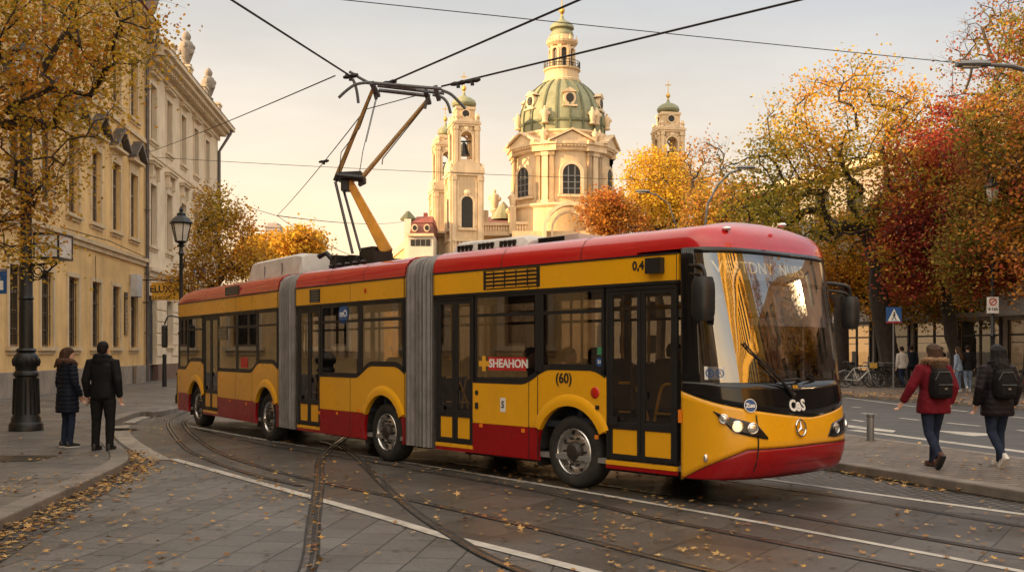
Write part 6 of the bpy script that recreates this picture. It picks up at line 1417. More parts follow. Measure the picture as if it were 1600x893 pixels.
h_ = D(1520, 101, 19); arm_light('grey arm street light reaching in from the right edge', (h_.x + 3.2, 20.2, .12), [(h_.x + 3.2, 20.2, .12), (h_.x + 3.2, 20.2, 4.0), (h_.x + 3.1, 20.1, 6.2), (h_.x + 2.2, 19.8, 6.85), (h_.x + .8, 19.2, h_.z + .03), (h_.x + .2, 19.0, h_.z)], h_, (.30, .13, .07))
h_ = D(1004, 299, 62); arm_light('thin street light with pale head before the yellow tree', ((1066 - CX) * 63 / F, 63, .12), [((1066 - CX) * 63 / F, 63, .12), ((1066 - CX) * 63 / F, 63, 7.5), ((1062 - CX) * 63 / F, 63, 8.6), D(1045, 318, 62.6), D(1025, 304, 62.2), h_], h_, (.42, .2, .09))
h_ = D(1165, 262, 40); arm_light('curved street light lost in the golden tree behind the bus', ((1102 - CX) * 40 / F, 40, .12), [((1102 - CX) * 40 / F, 40, .12), D(1102, 350, 40), D(1106, 318, 40), D(1122, 288, 40), D(1140, 270, 40), h_], h_, (.35, .16, .07))
# overhead wires
def wire(a, b, r, label, sag=.0, n=10):
    a, b = Vector(a), Vector(b); mb = MB(); mb.tube([a.lerp(b, k / n) - Vector((0, 0, sag * 4 * (k / n) * (1 - k / n))) for k in range(n + 1)], r, 5)
    t = mb.build('overhead_wire', 'wire'); tag(t, label, 'wire', 'overhead wires'); return t
def ext(a, b, k): return a + (b - a) * k
def zpt(px_, py_, z): 
    d = (z - CH) * F / (HY - py_); return Vector(((px_ - CX) * d / F, d, z))
A1_ = D(548, 119, 17.5); wire(A1_, ext(A1_, zpt(362, 0, A1_.z), 2.2), .017, 'thick contact wire from the pantograph up to the upper left')
A2_ = D(608, 129, 17.5); wire(A2_, ext(A2_, zpt(905, 0, A2_.z), 2.2), .017, 'thick contact wire crossing the sky to the upper middle')
A3_ = D(690, 135, 17.7); wire(A3_, ext(A3_, zpt(1250, 0, A3_.z), 2.0), .017, 'thick contact wire rising past the church lantern to the upper right')
wire(ext(zpt(560, 0, 8.5), D(1475, 96, 24), -.9), D(1900, 138, 27), .010, 'thin span wire across the top behind the church lantern', .05)
wire(A1_ + Vector((-.25, -.1, -.02)), D(235, 237, 51.2), .012, 'thin span wire from the pantograph down to the cream facade', .05)
p = D(165, 241, 44); wire(p, D(1130, 285, 42), .011, 'thin level span wire crossing in front of the bell towers', .12)
Nn = D(433, 337, 42); K_ = D(571, 171, 19.5); wire(Nn, K_, .011, 'thin slanting wire beside the raised pantograph arm', .08); wire(K_, D(652, 149, 17.6), .009, 'short wire from the slanting wire to the collector head')
wire(D(339, 302, 69), Nn, .013, 'thin wire from the cream facade corner to the far wire junction', .1); wire(Nn, D(630, 346, 116), .02, 'thin wire from the far junction level to the red roofed house', .3); wire(Nn, D(546, 398, 36), .011, 'thin wire sloping from the far junction towards the bus roof', .1)
for q, lb in ((A1_, 'dark clamp on the wire left of the pantograph'), (A2_, 'dark clamp where the middle contact wire meets the collector'), (D(716, 130, 17.2), 'dark insulator on the right contact wire'), (D(738, 126, 16.8), 'dark clamp further up the right contact wire'), (D(506, 252, 26), 'small insulator on the slanting wire')):
    mb = MB(); u_ = Vector((.13, -.05, .01)); mb.tube([q - u_, q - u_ * .5, q, q + u_ * .5, q + u_], [.025, .04, .028, .045, .025], 7); mb.obox(q + Vector((0, 0, -.03)), (.03, 0, 0), (0, .02, 0), (0, 0, .05)); tag(mb.build('wire_clamp', 'wire'), lb, 'clamp', 'clamps on the wires')
# ------------------------------------------------------------------ people
def fuse(mb, name, m_, parent, M, voxel=.012, smooth_it=3, quilt=0.0, fac=.5):
    "join overlapping volumes into one continuous skin"
    me = bpy.data.meshes.new('tmp'); me.from_pydata([tuple(p) for p in mb.v], [], mb.f)
    bm = bmesh.new(); bm.from_mesh(me); bmesh.ops.recalc_face_normals(bm, faces=bm.faces); bm.to_mesh(me); bm.free()
    ob = bpy.data.objects.new('tmp', me); COL.objects.link(ob)
    r_ = ob.modifiers.new('r', 'REMESH'); r_.mode = 'VOXEL'; r_.voxel_size = voxel
    if smooth_it: s_ = ob.modifiers.new('s', 'SMOOTH'); s_.factor = fac; s_.iterations = smooth_it
    bpy.context.view_layer.update()
    out = bpy.data.meshes.new_from_object(ob.evaluated_get(bpy.context.evaluated_depsgraph_get()))
    bpy.data.objects.remove(ob); bpy.data.meshes.remove(me); out.name = name
    n = len(out.vertices); co_ = np.empty(n * 3); out.vertices.foreach_get('co', co_); co_ = co_.reshape(-1, 3)
    no = np.empty(n * 3); out.vertices.foreach_get('normal', no); no = no.reshape(-1, 3)
    if quilt: co_ = co_ + no * (np.abs(np.sin(co_[:, 2:3] * math.pi / .075)) ** .6 - .5) * quilt
    # soft creases so that cloth does not read as a cast shape
    wv = np.sin(co_[:, 0] * 37 + co_[:, 2] * 23) * np.sin(co_[:, 1] * 31 - co_[:, 2] * 41 + 1.3); 
    if 'body' not in name: co_ = co_ + no * (wv * .0018)[:, None]
    co_ = co_ @ np.array(M.to_3x3()).T + np.array(M.translation) - np.array(origin_of(parent))
    out.vertices.foreach_set('co', co_.reshape(-1)); out.polygons.foreach_set('use_smooth', [True] * len(out.polygons)); out.materials.append(MATS[m_]); out.update()
    return link(bpy.data.objects.new(name, out), parent)
def tor(rs): # list of (z, rx, ry, cx, cy)
    return [[(cx + rx * math.copysign(abs(math.cos(a)) ** .85, math.cos(a)), cy + ry * math.copysign(abs(math.sin(a)) ** .85, math.sin(a)), z) for a in [6.28319 * k / 20 for k in range(20)]] for z, rx, ry, cx, cy in rs]
def hand(mb, w_, d_, side, curl=.5):
    d_ = Vector(d_).normalized(); w_ = Vector(w_); f_ = Vector((0, 1, 0)); n_ = Vector((side, 0, 0)); f_ = (f_ - d_ * f_.dot(d_)).normalized(); n_ = d_.cross(f_) * -side; n_.normalize()
    mb.rings([[w_ + d_ * t + f_ * a * wd + n_ * b * .014 for a, b in ((-1, -1), (1, -1), (1.1, 0), (1, 1), (-1, 1), (-1.1, 0))] for t, wd in ((-.02, .024), (.03, .034), (.08, .040), (.095, .036))])
    inw = -n_
    for k, ln in enumerate((.062, .072, .068, .052)):
        a = w_ + d_ * .085 + f_ * (.030 - .020 * k); b = a + d_ * ln * .5 + inw * ln * .12 * curl * 2; c = b + d_ * ln * .38 + inw * ln * .42 * curl * 2; e = c + d_ * ln * .12 + inw * ln * .3 * curl * 2
        mb.tube([a - d_ * .02, a, b, c, e], [.0095, .0095, .009, .008, .0065], 7)
    a = w_ + d_ * .025 + f_ * .030; mb.tube([a - f_ * .015, a + f_ * .018 + d_ * .02, a + f_ * .026 + d_ * .048 + inw * .012, a + f_ * .022 + d_ * .068 + inw * .02], [.012, .0115, .010, .008], 7)
LEG0 = [((-.095, 0, .90), (-.105, .02, .49), (-.105, -.02, .085), .0), ((.095, 0, .90), (.105, .02, .49), (.105, -.02, .085), .0)]
ARM0 = [((-.185, -.01, 1.41), (-.245, -.03, 1.13), (-.235, .03, .88)), ((.185, -.01, 1.41), (.245, -.03, 1.13), (.235, .03, .88))]
def person(label, loc, rz, H, o, legs=LEG0, arms=ARM0, headturn=0.0, group=None, near=True):
    s = H / 1.76; t = thing('person', label, 'person', loc, 0, group)
    M = Matrix.Translation(loc) @ Matrix.Rotation(rz, 4, 'Z') @ Matrix.Scale(s, 4)
    vx = .0105 if near else .02; fem = o.get('fem', 1.0)
    b = MB(); b.rings(tor([(.84, .10, .09, 0, 0), (.90, .165, .115, 0, -.01), (1.0, .152, .108, 0, -.005), (1.12, .138, .10, 0, .005), (1.27, .165, .115, 0, 0), (1.38, .175, .105, 0, -.005), (1.44, .13, .08, 0, -.005), (1.475, .07, .065, 0, 0)]))
    HR = Matrix.Translation((0, 0.015, 1.64)) @ Matrix.Rotation(headturn, 4, 'Z')
    b.tube([(0, -.01, 1.43), (0, .0, 1.50), (0, .012, 1.60)], [.062, .056, .056], 12)
    hd = MB(); hd.rings([[(rx * math.cos(a), cy + ry * math.sin(a), z) for a in [6.28319 * k / 18 for k in range(18)]] for z, rx, ry, cy in ((-.12, .022, .03, .055), (-.10, .046, .058, .03), (-.06, .063, .080, .012), (0, .073, .094, 0), (.045, .075, .097, -.004), (.085, .064, .083, -.006), (.112, .038, .05, -.006), (.122, .008, .012, -.006))])
    hd.rings([[(.012 * a, .085 + y_, z) for a, y_ in ((-1.2, 0), (0, .022 * q), (1.2, 0), (0, -.03))] for z, q in ((.02, .2), (-.01, .8), (-.028, 1.25), (-.038, .5))]); hd.ball((0, .082, -.068), .018, 8, 0, (1.3, .6, .6)); hd.ball((0, .075, -.10), .022, 8, 0, (1.1, .7, .8))
    for q in (-1, 1): hd.ball((q * .074, -.005, -.005), .026, 8, 0, (.4, .7, 1.1)); hd.ball((q * .03, .083, .022), .02, 8, 0, (1.2, .5, .5))
    hd.xf(HR); b.merge(hd)
    for (hip, kn, an, toe) in legs: b.tube([Vector(hip) + Vector((0, 0, .03)), Vector(hip).lerp(Vector(kn), .35), kn, Vector(kn).lerp(Vector(an), .35), an], [.085, .082, .055, .054, .036], 12)
    for q, (sh, el, wr) in zip((-1, 1), arms):
        b.tube([Vector(sh) - Vector((q * .03, 0, .01)), sh, Vector(sh).lerp(Vector(el), .5), el, Vector(el).lerp(Vector(wr), .35), wr], [.055, .053, .046, .038, .037, .026], 10); hand(b, wr, Vector(wr) - Vector(el), q)
    fuse(b, 'body', 'skin', t, M, vx * .85, 1)
    for q in (-1, 1):
        mb = MB(); mb.ball(HR @ Vector((q * .03, .089, .020)), .0085, 8); e_ = mb.build('eye', 'black_print', t, M, smooth=True)
    # trousers
    mb = MB(); mb.rings(tor([(.80, .12, .10, 0, -.01), (.90, .178, .128, 0, -.015), (1.02, .165, .118, 0, -.005)]))
    lw = o.get('legw', 1.0)
    for (hip, kn, an, toe) in legs:
        hip, kn, an = Vector(hip), Vector(kn), Vector(an); mb.tube([hip + Vector((0, 0, .05)), hip.lerp(kn, .3), kn, kn.lerp(an, .4), an.lerp(kn, .12), an + Vector((0, 0, -.02))], [.098, .096 * lw, .068 * lw, .065 * lw, .055 * lw, .060 * lw], 14)
    fuse(mb, 'trousers', o['trousers'], t, M, vx, 2)
    # shoes
    for (hip, kn, an, toe) in legs:
        an = Vector(an); pit = toe
        Fm = Matrix.Translation(an) @ Matrix.Rotation(o.get('feet', 0), 4, 'Z') @ Matrix.Rotation(pit, 4, 'X')
        mb = MB(); mb.rings([[(a * wd, y_, zz) for a, zz in ((-1, -.068), (1, -.068), (1.04, -.03), (.8, h_ * .7), (.35, h_), (-.35, h_), (-.8, h_ * .7), (-1.04, -.03))] for y_, wd, h_ in ((-.075, .022, .01), (-.06, .034, .03), (-.01, .040, .035), (.05, .041, .0), (.11, .044, -.022), (.16, .038, -.035), (.185, .018, -.045))]); mb.xf(Fm)
        sh = mb.build('shoe', o['shoes'], t, M, smooth=True, angle=60)
        if o.get('sole'):
            mb = MB(); mb.rings([[(a * wd, y_, zz) for a, zz in ((-1, -.086), (1, -.086), (1.05, -.064), (-1.05, -.064))] for y_, wd in ((-.08, .026), (-.05, .040), (.05, .044), (.12, .046), (.17, .036), (.192, .016))]); mb.xf(Fm).build('sole', o['sole'], sh, M)
    # coat: body, sleeves, collar or hood
    hem = o.get('hem', .80); fl_ = o.get('flare', .02); k_ = o.get('bulk', 1.0)
    mb = MB(); mb.rings(tor([(hem, (.170 + fl_) * k_, (.130 + fl_) * k_, 0, -.01), (hem + .04, (.178 + fl_) * k_, (.138 + fl_) * k_, 0, -.01), (.95 if hem < .9 else hem + .06, (.180 + fl_ * .6) * k_, (.138 + fl_ * .6) * k_, 0, -.01), (1.12, .168 * k_, .130 * k_, 0, 0), (1.27, .186 * k_, .140 * k_, 0, -.005), (1.38, .192 * k_, .130 * k_, 0, -.01), (1.45, .150 * k_, .105 * k_, 0, -.01), (1.50, .085, .085, 0, 0)]))
    for q, (sh, el, wr) in zip((-1, 1), arms):
        sh, el, wr = Vector(sh), Vector(el), Vector(wr); mb.tube([sh - Vector((q * .06, 0, .0)), sh + Vector((0, 0, .005)), sh.lerp(el, .5), el, el.lerp(wr, .5), el.lerp(wr, .93), el.lerp(wr, 1.0)], [.075 * k_, .083 * k_, .074 * k_, .064 * k_, .056 * k_, .050 * k_, .046], 14)
    if o.get('hood'):
        mb.rings(tor([(1.40, .13, .07, 0, -.08), (1.46, .135, .085, 0, -.075), (1.53, .125, .080, 0, -.06), (1.575, .095, .055, 0, -.05)])); mb.tube([(-.10, .06, 1.47), (-.125, -.02, 1.51), (-.08, -.11, 1.53), (.08, -.11, 1.53), (.125, -.02, 1.51), (.10, .06, 1.47)], .042, 8)
    ct = fuse(mb, 'coat', o['coat'], t, M, vx, 3, o.get('quilt', 0))
    if o.get('furtrim'):
        rg = np.random.default_rng(5); mb = MB(); pa = smooth_line([(-.07, .10, 1.48), (-.135, .02, 1.525), (-.145, -.08, 1.545), (0, -.15, 1.545), (.145, -.08, 1.545), (.135, .02, 1.525), (.07, .10, 1.48)], 5)
        mb.tube(pa, [.040 + .008 * math.sin(i * 1.7) for i in range(len(pa))], 9)
        for q in pa:
            for _ in range(16):
                d_ = Vector(rg.normal(size=3)).normalized(); a = q + d_ * .030; mb.tube([a, a + d_ * .022 + Vector((0, 0, -.008)), a + d_ * .036 + Vector((0, 0, -.02))], [.007, .005, .001], 3)
        mb.build('fur_trim', o['furtrim'], ct, M, smooth=True)
    # hair
    mb = MB(); hl = o.get('hairlen', 0)
    mb.rings([[(rx * math.cos(a), cy + ry * math.sin(a), z) for a in [6.28319 * k / 18 for k in range(18)]] for z, rx, ry, cy in ((-.06, .066, .062, -.045), (-.02, .078, .082, -.032), (.03, .083, .099, -.020), (.075, .078, .098, -.012), (.11, .058, .072, -.010), (.132, .020, .03, -.008))])
    if hl:
        mb.rings([[(rx * math.cos(a), cy + ry * math.sin(a), z) for a in [6.28319 * k / 18 for k in range(18)]] for z, rx, ry, cy in ((.06, .080, .075, -.03), (-.02, .089, .075, -.035), (-.10, .092, .070, -.045), (-.10 - hl * .6, .088, .060, -.06), (-.10 - hl, .06, .04, -.07))])
    if hl:
        rh = np.random.default_rng(int(H * 1000) + int(hl * 100))
        for _ in range(46):
            a = rh.uniform(-2.9, -.25); c_, s_ = math.cos(a), math.sin(a); w0 = rh.uniform(.9, 1.1); ln = hl * rh.uniform(.6, 1.25) + .06
            mb.tube([(.05 * c_, -.03 + .05 * s_, .10), (.086 * c_ * w0, -.025 + .09 * s_ * w0, .05), (.097 * c_ * w0, -.035 + .095 * s_ * w0, -.05), (.108 * c_ * w0, -.06 + .13 * s_, -.06 - ln * .5), (.10 * c_ + rh.normal() * .015, -.075 + .145 * s_, -.08 - ln)], [.015, .016, .017, .015, .005], 6)
    mb.xf(HR @ Matrix.Scale(1.10 if hl else 1.03, 4)); fuse(mb, 'hair' if not o.get('cap') else 'knit_cap', o['hair'], t, M, vx * .7, 1)
    return t, M
def backpack(label, M, par_scale, group=None):
    loc = M @ Vector((0, -.21, 1.02)); t = thing('backpack', label, 'backpack', loc, 0, group)
    mb = MB(); mb.rings([[(a * wd, -.165 - .055 + b * dp, z) for a, b in ((-1, .8), (-.9, -.6), (-.6, -1), (.6, -1), (.9, -.6), (1, .8), (.8, 1), (-.8, 1))] for z, wd, dp in ((1.0, .11, .05), (1.02, .145, .085), (1.12, .155, .10), (1.28, .150, .09), (1.38, .125, .075), (1.425, .08, .045))])
    fuse(mb, 'pack', 'pack_black', t, M, .011, 2)
    mb = MB(); mb.rings([[(a * .115, -.315 + b * .022, z) for a, b in ((-1, 1), (-.9, -.6), (.9, -.6), (1, 1))] for z in (1.05, 1.07, 1.19, 1.21)]); pk = mb.build('pocket', 'pack_black', t, M, bev=.012)
    mb = MB(); mb.tube([(-.11, -.338, 1.20), (.11, -.338, 1.20)], .004, 5); mb.tube([(-.13, -.29, 1.27), (-.08, -.305, 1.38), (.08, -.305, 1.38), (.13, -.29, 1.27)], .004, 5); mb.box((-.02, -.345, 1.13), (.02, -.341, 1.155)); mb.build('zip', 'steel_grey', pk, M)
    mb = MB()
    for q in (-1, 1): mb.tube(smooth_line([(q * .09, -.17, 1.40), (q * .105, -.08, 1.485), (q * .115, .05, 1.47), (q * .125, .125, 1.36), (q * .15, .08, 1.15), (q * .145, -.11, 1.04)], 4), [.016] * 21, 6, True, 0)
    mb.tube([(-.03, -.165, 1.42), (0, -.18, 1.47), (.03, -.165, 1.42)], .010, 6); mb.build('strap', 'pack_black', t, M, smooth=True)
    return t
p = P(161, 703, .12); person('man in black hooded jacket and black trousers standing with his back to us', (p.x, p.y, .12), R(-4), 1.67, dict(coat='coat_black', trousers='trouser_black', shoes='shoe_black', hair='hair_black', hem=.84, flare=.0, hood=True, bulk=1.08, legw=1.12, sole='black_trim'),
       legs=[((-.10, 0, .90), (-.115, .01, .49), (-.12, -.02, .085), 0), ((.10, 0, .90), (.115, .01, .49), (.125, -.03, .085), 0)], arms=[((-.195, -.01, 1.42), (-.27, -.05, 1.13), (-.265, .02, .87)), ((.195, -.01, 1.42), (.27, -.05, 1.13), (.27, .02, .87))], headturn=R(-8))
p = P(106, 698, .12); person('woman in navy quilted coat with fur hood looking towards the man', (p.x, p.y, .12), R(-38), 1.57, dict(coat='coat_navy', trousers='denim', shoes='shoe_black', sole='sole_white', hair='hair_brown', hem=.62, flare=.03, hood=True, furtrim='fur_dark', quilt=.012, bulk=1.05, hairlen=.06, legw=.92),
       arms=[((-.18, -.01, 1.41), (-.25, -.03, 1.13), (-.24, .04, .88)), ((.18, -.01, 1.41), (.245, .0, 1.13), (.215, .12, .92))], headturn=R(-32))
p = P(1452, 728, .12); walkA = [((-.09, 0, .90), (-.10, -.06, .50), (-.11, -.36, .20), R(-52)), ((.09, 0, .90), (.085, .10, .50), (.06, .10, .085), R(4))]
t, M = person('woman in dark red parka with fur hood walking away across the island', (p.x, p.y - .12, .12), R(8), 1.61, dict(coat='coat_red', trousers='denim', shoes='shoe_brown', sole='black_trim', hair='hair_brown', hem=.78, flare=.035, hood=True, furtrim='fur', bulk=1.12, hairlen=.14),
       legs=walkA, arms=[((-.19, -.01, 1.41), (-.32, .02, 1.16), (-.40, .12, .94)), ((.19, -.01, 1.41), (.275, -.09, 1.15), (.25, -.02, .92))], headturn=R(10))
backpack('black backpack worn over the dark red parka', M, 1, 'black backpacks')
p = P(1552, 727, .12); walkB = [((-.09, 0, .90), (-.09, -.02, .50), (-.07, -.30, .17), R(-42)), ((.09, 0, .90), (.09, .08, .49), (.085, .06, .085), R(3))]
t, M = person('woman in black padded coat walking away beside the one in red', (p.x, p.y - .1, .12), R(4), 1.60, dict(coat='coat_plum', trousers='denim', shoes='shoe_white', sole='sole_white', hair='hair_black', hem=.74, flare=.03, hood=True, quilt=.005, bulk=1.12, hairlen=.12),
       legs=walkB, arms=[((-.19, -.01, 1.41), (-.285, -.05, 1.14), (-.28, .06, .90)), ((.19, -.01, 1.41), (.28, -.06, 1.14), (.275, .04, .90))])
backpack('black backpack worn over the black padded coat', M, 1, 'black backpacks')
FARG = 'strollers on the far pavement'
def far(label, px_, py_, rz, H, **o):
    p = P(px_, py_, .12); d = dict(trousers='denim', shoes='shoe_black', hair='hair_dark', hem=.82); d.update(o); person(label, (p.x, p.y, .12), rz, H, d, legs=walkB if o.get('walk') else LEG0, group=FARG, near=False)
far('stroller in pale jacket and blue jeans on the far pavement', 1409, 605, R(15), 1.70, coat='jacket_white', walk=1)
far('stroller in dark navy coat behind the pale jacket', 1424, 603, R(-10), 1.74, coat='coat_navy', trousers='trouser_black')
far('long haired stroller in grey blue jacket and pale jeans under the amber tree', 1497, 612, R(40), 1.66, coat='jacket_blue', trousers='denim_pale', hairlen=.22, hair='hair_brown', shoes='shoe_white')
far('stroller in black jacket with pale jeans under the amber tree', 1512, 612, R(-15), 1.74, coat='coat_black', trousers='denim_pale', shoes='shoe_white', walk=1)
far('stroller in dark coat close to the shop windows', 1470, 601, R(20), 1.70, coat='coat_plum', trousers='trouser_black')
# passengers
def passenger(label, S_, q, w_, col, hair='hair_dark', turn=0.0):
    f_ = -S_.u; rz = math.atan2(f_.y, f_.x) - math.pi / 2; b = S_.M @ Vector((-q - .04, w_, 0)); zs = .80 + (.06 if (S_ is S1 and q < 1.7) or (S_ is S2 and q < 1) else 0)
    legs = [((-.09, .02, .90), (-.10, .42, .94), (-.10, .44, .52), 0), ((.09, .02, .90), (.10, .42, .94), (.10, .44, .52), 0)]
    arms = [((-.185, -.01, 1.41), (-.24, .05, 1.15), (-.10, .26, 1.03)), ((.185, -.01, 1.41), (.24, .05, 1.15), (.10, .26, 1.03))]
    person(label, (b.x, b.y, zs - .83), rz, 1.72, dict(coat=col, trousers='denim', shoes='shoe_black', hair=hair, hem=.86, flare=0, bulk=1.05), legs, arms, turn, 'passengers seated in the bus', False)
passenger('passenger in dark coat seated right behind the window sign', S1, 2.75, .46, 'coat_black'); passenger('passenger in dark red coat seated over the front wheel', S1, 2.05, .46, 'coat_plum', 'hair_brown', R(20))
passenger('passenger in navy coat on the far side near the front door', S1, 1.35, 1.70, 'coat_navy', 'hair_black', R(30)); passenger('passenger in black coat on the far side behind the window sign', S1, 2.75, 1.70, 'coat_black', 'hair_brown')
passenger('passenger with dark hair seated beside the first bellows', S2, .5, .46, 'coat_plum', 'hair_black', R(60))
# ------------------------------------------------------------------ bicycles and shops
def bicycle(label, X, d_, rz, frame, basket=False):
    t = thing('bicycle', label, 'bicycle', (X, d_, .12), rz, 'bicycles parked along the avenue')
    f_ = MB()
    A, Bb, Cc, Hh, Hl = (-.52, 0, .34), (0, 0, .28), (-.16, 0, .80), (.40, 0, .86), (.44, 0, .68)
    for a, b, r_ in ((A, Bb, .016), (A, Cc, .014), (Bb, Cc, .02), (Bb, Hl, .022), (Cc, Hh, .02)): f_.tube([a, b], r_, 6)
    f_.tube([Hh, Hl, (.56, 0, .34)], [.02, .02, .016], 6); f_.local('frame', frame, t, smooth=True)
    for x_ in (-.52, .56):
        w_ = MB(); w_.rings([[(x_ + (.335 + .02 * math.cos(b)) * math.cos(a * .2618), .02 * math.sin(b), .34 + (.335 + .02 * math.cos(b)) * math.sin(a * .2618)) for b in (0, 1.57, 3.14, 4.71)] for a in range(25)], False); wh = w_.local('wheel', 'dark_rubber', t, smooth=True)
        w_ = MB(); w_.rings([[(x_ + (.308 + .010 * math.cos(b)) * math.cos(a * .2618), .014 * math.sin(b), .34 + (.308 + .01 * math.cos(b)) * math.sin(a * .2618)) for b in (0, 1.57, 3.14, 4.71)] for a in range(25)], False)
        for k in range(9): w_.tube([(x_ + .3 * math.cos(k * .349 * 2), 0, .34 + .3 * math.sin(k * .349 * 2)), (x_, 0, .34)], .003, 3, False)
        w_.tube([(x_, -.05, .34), (x_, .05, .34)], .025, 6); w_.local('rim', 'steel_grey', wh)
        m = MB(); m.rings([[(x_ + r_ * math.cos(a), y_, .34 + r_ * math.sin(a)) for r_, y_ in ((.37, -.025), (.38, 0), (.37, .025), (.365, 0))] for a in [R(q) for q in range(20, 175, 14)]]); m.local('mudguard', frame, t)
    m = MB(); m.rings([[(x_, a * wd, z_) for a, z_ in ((-1, .86), (0, .90), (1, .86), (0, .84))] for x_, wd in ((-.32, .07), (-.22, .08), (-.10, .03), (-.04, .02))]); m.tube([(-.16, 0, .78), (-.19, 0, .87)], .014, 6); m.local('saddle', 'black_trim', t)
    m = MB(); m.tube(smooth_line([(.26, -.28, 1.0), (.38, -.24, 1.03), (.40, 0, 1.0), (.38, .24, 1.03), (.26, .28, 1.0)], 3), .013, 6); m.tube([(.40, 0, .84), (.40, 0, 1.01)], .014, 6); m.local('handlebar', 'steel_grey', t, smooth=True)
    m = MB(); m.tube([(0, -.08, .28), (0, .08, .28)], .02, 6); m.lathe([(.085, -.004), (.085, .004)], (0, 0, 0), 14); m.tube([(0, .08, .28), (.10, .09, .16)], .010, 5); m.tube([(0, -.08, .28), (-.10, -.09, .40)], .010, 5); m.local('crank', 'steel_grey', t)
    if basket: m = MB(); m.box((.50, -.16, .80), (.76, .16, 1.02)); m.local('basket', basket, t, bev=.02)
    return t
bk = [(1340, 605, R(-8), 'bike_white', 'bike_yellow', 'white bicycle with yellow front basket at the left end of the row'), (1349, 602, R(28), 'bike_black', None, 'black bicycle half hidden behind the white one'), (1362, 603, R(-25), 'bike_black', None, 'black bicycle third in the row by the crossing sign'), (1371, 604, R(35), 'bike_black', None, 'black bicycle leaning the other way left of the sign pole'), (1380, 604, R(-30), 'bike_black', 'iron_black', 'black bicycle with dark basket left of the sign pole'), (1389, 605, R(20), 'bike_black', None, 'black bicycle right behind the sign pole'), (1325, 600, R(60), 'bike_black', 'iron_black', 'dark bicycle with basket partly behind the bus mirror'),
      (1590, 616, R(-20), 'bike_red', None, 'red bicycle at the right edge of the far pavement'), (1606, 620, R(12), 'bike_black', 'iron_black', 'black bicycle cut by the right edge'), (1580, 607, R(30), 'bike_white', None, 'white bicycle behind the red one at the right edge')]
for x_, y_, rz, fr, ba, lb in bk:
    p = P(x_, y_, .12); bicycle(lb, p.x, p.y, rz, fr, ba)
# shop row along the far pavement: facade x = 34.8 - .3 d
SE = Vector((-.2873, .9578, 0)); SN = Vector((-.9578, -.2873, 0)); SF = Facade((34.8, 0), SE, SN); SM = SF.M(); k_ = .9578
sh = thing('shop_building', 'pale building with white fascia and warmly lit shop windows behind the trees', 'building', (34.8 - .3 * 50, 50, .12))
a0, a1 = 30 / k_, 70 / k_
bays = [(31.5 + 3.05 * i, 31.5 + 3.05 * i + 2.75) for i in range(12)]
ops = [(a, b, .45, 3.0) for a, b in bays]
up = [(a + .6, b - .7, z0, z0 + 1.9) for a, b in bays for z0 in (5.3, 8.6)]
mb = MB(); wall_with_openings(mb, a0, a1, .12, 11.6, ops + up, .3); mb.box((a0, -8, .12), (a0 + .05, -.01, 11.6)); mb.box((a1 - .05, -8, .12), (a1, -.01, 11.6)); mb.box((a0, -8, .12), (a1, -7.9, 11.6)); mb.build('wall', 'shop_wall', sh, SM, fix=False)
mb = MB(); mb.box((a0, .01, 3.15), (a1, .35, 4.0)); fa = mb.build('fascia', 'shop_fascia', sh, SM, bev=.02)
mb = MB(); mb.box((a0, .01, 4.002), (a1, .5, 4.12)); mb.box((a0, .01, 11.3), (a1, .6, 11.7)); mb.build('cornice', 'trim_cream', sh, SM)
TM = lambda a_, z_: Matrix(((-1, 0, 0, a_), (0, 0, 1, .356), (0, 1, 0, z_), (0, 0, 0, 1)))
def shopd(px_): r = (px_ - CX) / F; return 34.8 / (r + .3) / k_
text_mb('KOBUW', .62, .005, .02, 1.1).xf(TM(shopd(1536), 3.56)).build('lettering', 'black_print', fa, SM)
mb = MB(); a = shopd(1478); mb.box((a - .45, .36, 3.2), (a + .45, .44, 3.98)); mb.build('red_panel', 'red_sign', fa, SM)
mb = MB()
for a, b in bays:
    mb.box((a, -.2, .45), (a + .07, -.1, 3.0)); mb.box((b - .07, -.2, .45), (b, -.1, 3.0)); mb.box(((a + b) / 2 - .04, -.2, .45), ((a + b) / 2 + .04, -.1, 3.0)); mb.box((a, -.2, 2.3), (b, -.1, 2.38))
    mb.box((a + .07, -.2, .45), (b - .07, -.1, .6))
    mb.box((a - .12, .01, .12), (a - .02, .12, 3.1))
mb.build('shop_front', 'shop_dark', sh, SM)
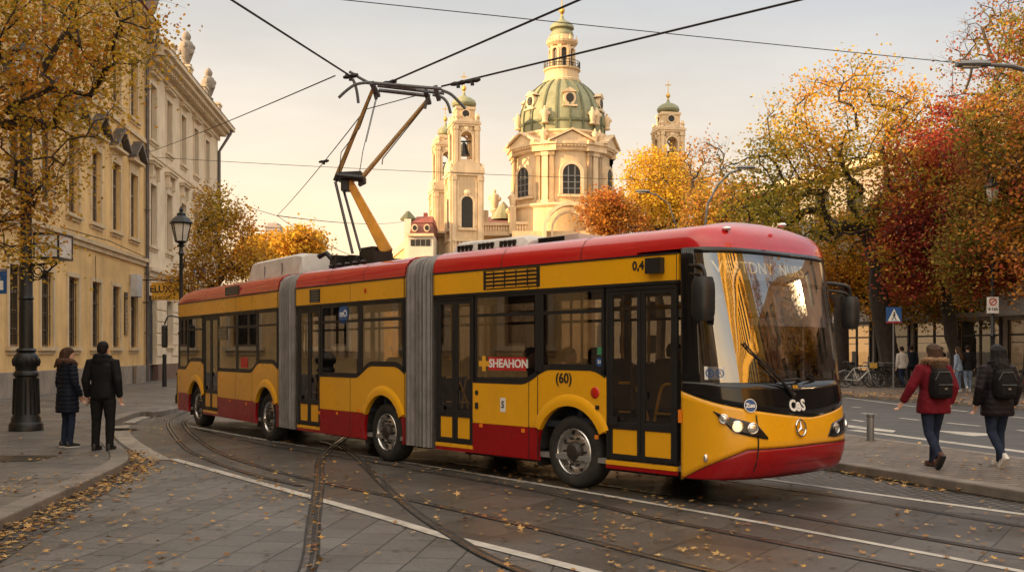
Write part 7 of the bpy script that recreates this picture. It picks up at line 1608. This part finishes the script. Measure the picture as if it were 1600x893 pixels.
for i, (a, b) in enumerate(bays):
    m = MB(); m.add([(a, -.15, .45), (b, -.15, .45), (b, -.15, 3.0), (a, -.15, 3.0)], [(0, 1, 2, 3)]); m.build('pane', 'shop_glass', sh, SM, fix=False)
    rg = random.Random(i); m = MB(); m.box((a - .1, -2.2, .2), (b + .1, -2.1, 3.1)); m.build('display_wall', 'shop_light' if i in (1, 2, 3, 4, 9) else ('shop_light_dim' if i % 2 else 'shop_dark'), sh, SM)
    m = MB()
    for _ in range(7): q = rg.uniform(a + .2, b - .4); w_ = rg.uniform(.12, .35); h_ = rg.uniform(.5, 1.7); o_ = -rg.uniform(.5, 1.8); m.box((q, o_, .3), (q + w_, o_ - .25, .3 + h_))
    m.box((a + .2, -1.4, 2.0), (b - .3, -1.6, 2.05)); m.build('goods', 'interior_dark', sh, SM)
    m = MB(); m.box((a, -2.1, 3.0), (b, -.3, 3.05)); m.build('soffit', 'shop_dark', sh, SM)
m = MB()
m.add([(a0 + .1, -.28, 5.0), (a1 - .1, -.28, 5.0), (a1 - .1, -.28, 11.0), (a0 + .1, -.28, 11.0)], [(0, 1, 2, 3)])
m.build('glazing', 'window_glass', sh, SM)
bq = thing('brick_block', 'unseen brown brick block added across the road to darken the windscreen reflection', 'building', (32, 15, .12))  # unseen block, added so the windscreen reflects dark instead of pale horizon
ops = [(1.0 + 2.9 * i, 2.4 + 2.9 * i, z0, z0 + 2.0) for i in range(8) for z0 in (1.0, 4.8, 8.0)]
QM = Facade((34.8 - .3 * 3, 3), SE, SN).M(); mb = MB(); wall_with_openings(mb, 0, 28.3, .12, 10.6, ops, .25); mb.box((0, -8, .12), (28.3, -.3, 10.6)); mb.build('wall', 'brown_brick', bq, QM, fix=False)
mb = MB(); mb.add([(.1, -.24, .5), (25.9, -.24, .5), (25.9, -.24, 10.5), (.1, -.24, 10.5)], [(0, 1, 2, 3)]); mb.build('glazing', 'window_glass', bq, QM)
bh = thing('far_block', 'tan apartment block closing the view behind the avenue trees', 'building', (14, 96, 0))
BM = Facade((9, 97), (1, .06), (.06, -1)).M(); ops = [(1.2 + 2.6 * i, 2.4 + 2.6 * i, z0, z0 + 1.7) for i in range(16) for z0 in (1.4, 4.6, 7.8)]
mb = MB(); wall_with_openings(mb, 0, 44, 0, 10.8, ops, .25); mb.box((0, -8, 0), (44, -.3, 10.8)); mb.build('wall', 'house_wall', bh, BM, fix=False)
mb = MB(); mb.box((-.3, .01, 10.4), (44.3, .5, 10.9)); mb.build('cornice', 'trim_cream', bh, BM)
mb = MB(); mb.prism([(-.3, .5, 10.95), (-.3, -8.3, 10.95), (-.3, -4, 13.0)], (44.6, 0, 0)); mb.build('roof', 'roof_tile', bh, BM)
m = MB()
m.add([(.1, -.24, .5), (43.9, -.24, .5), (43.9, -.24, 10.2), (.1, -.24, 10.2)], [(0, 1, 2, 3)])
m.build('glazing', 'window_glass', bh, BM)
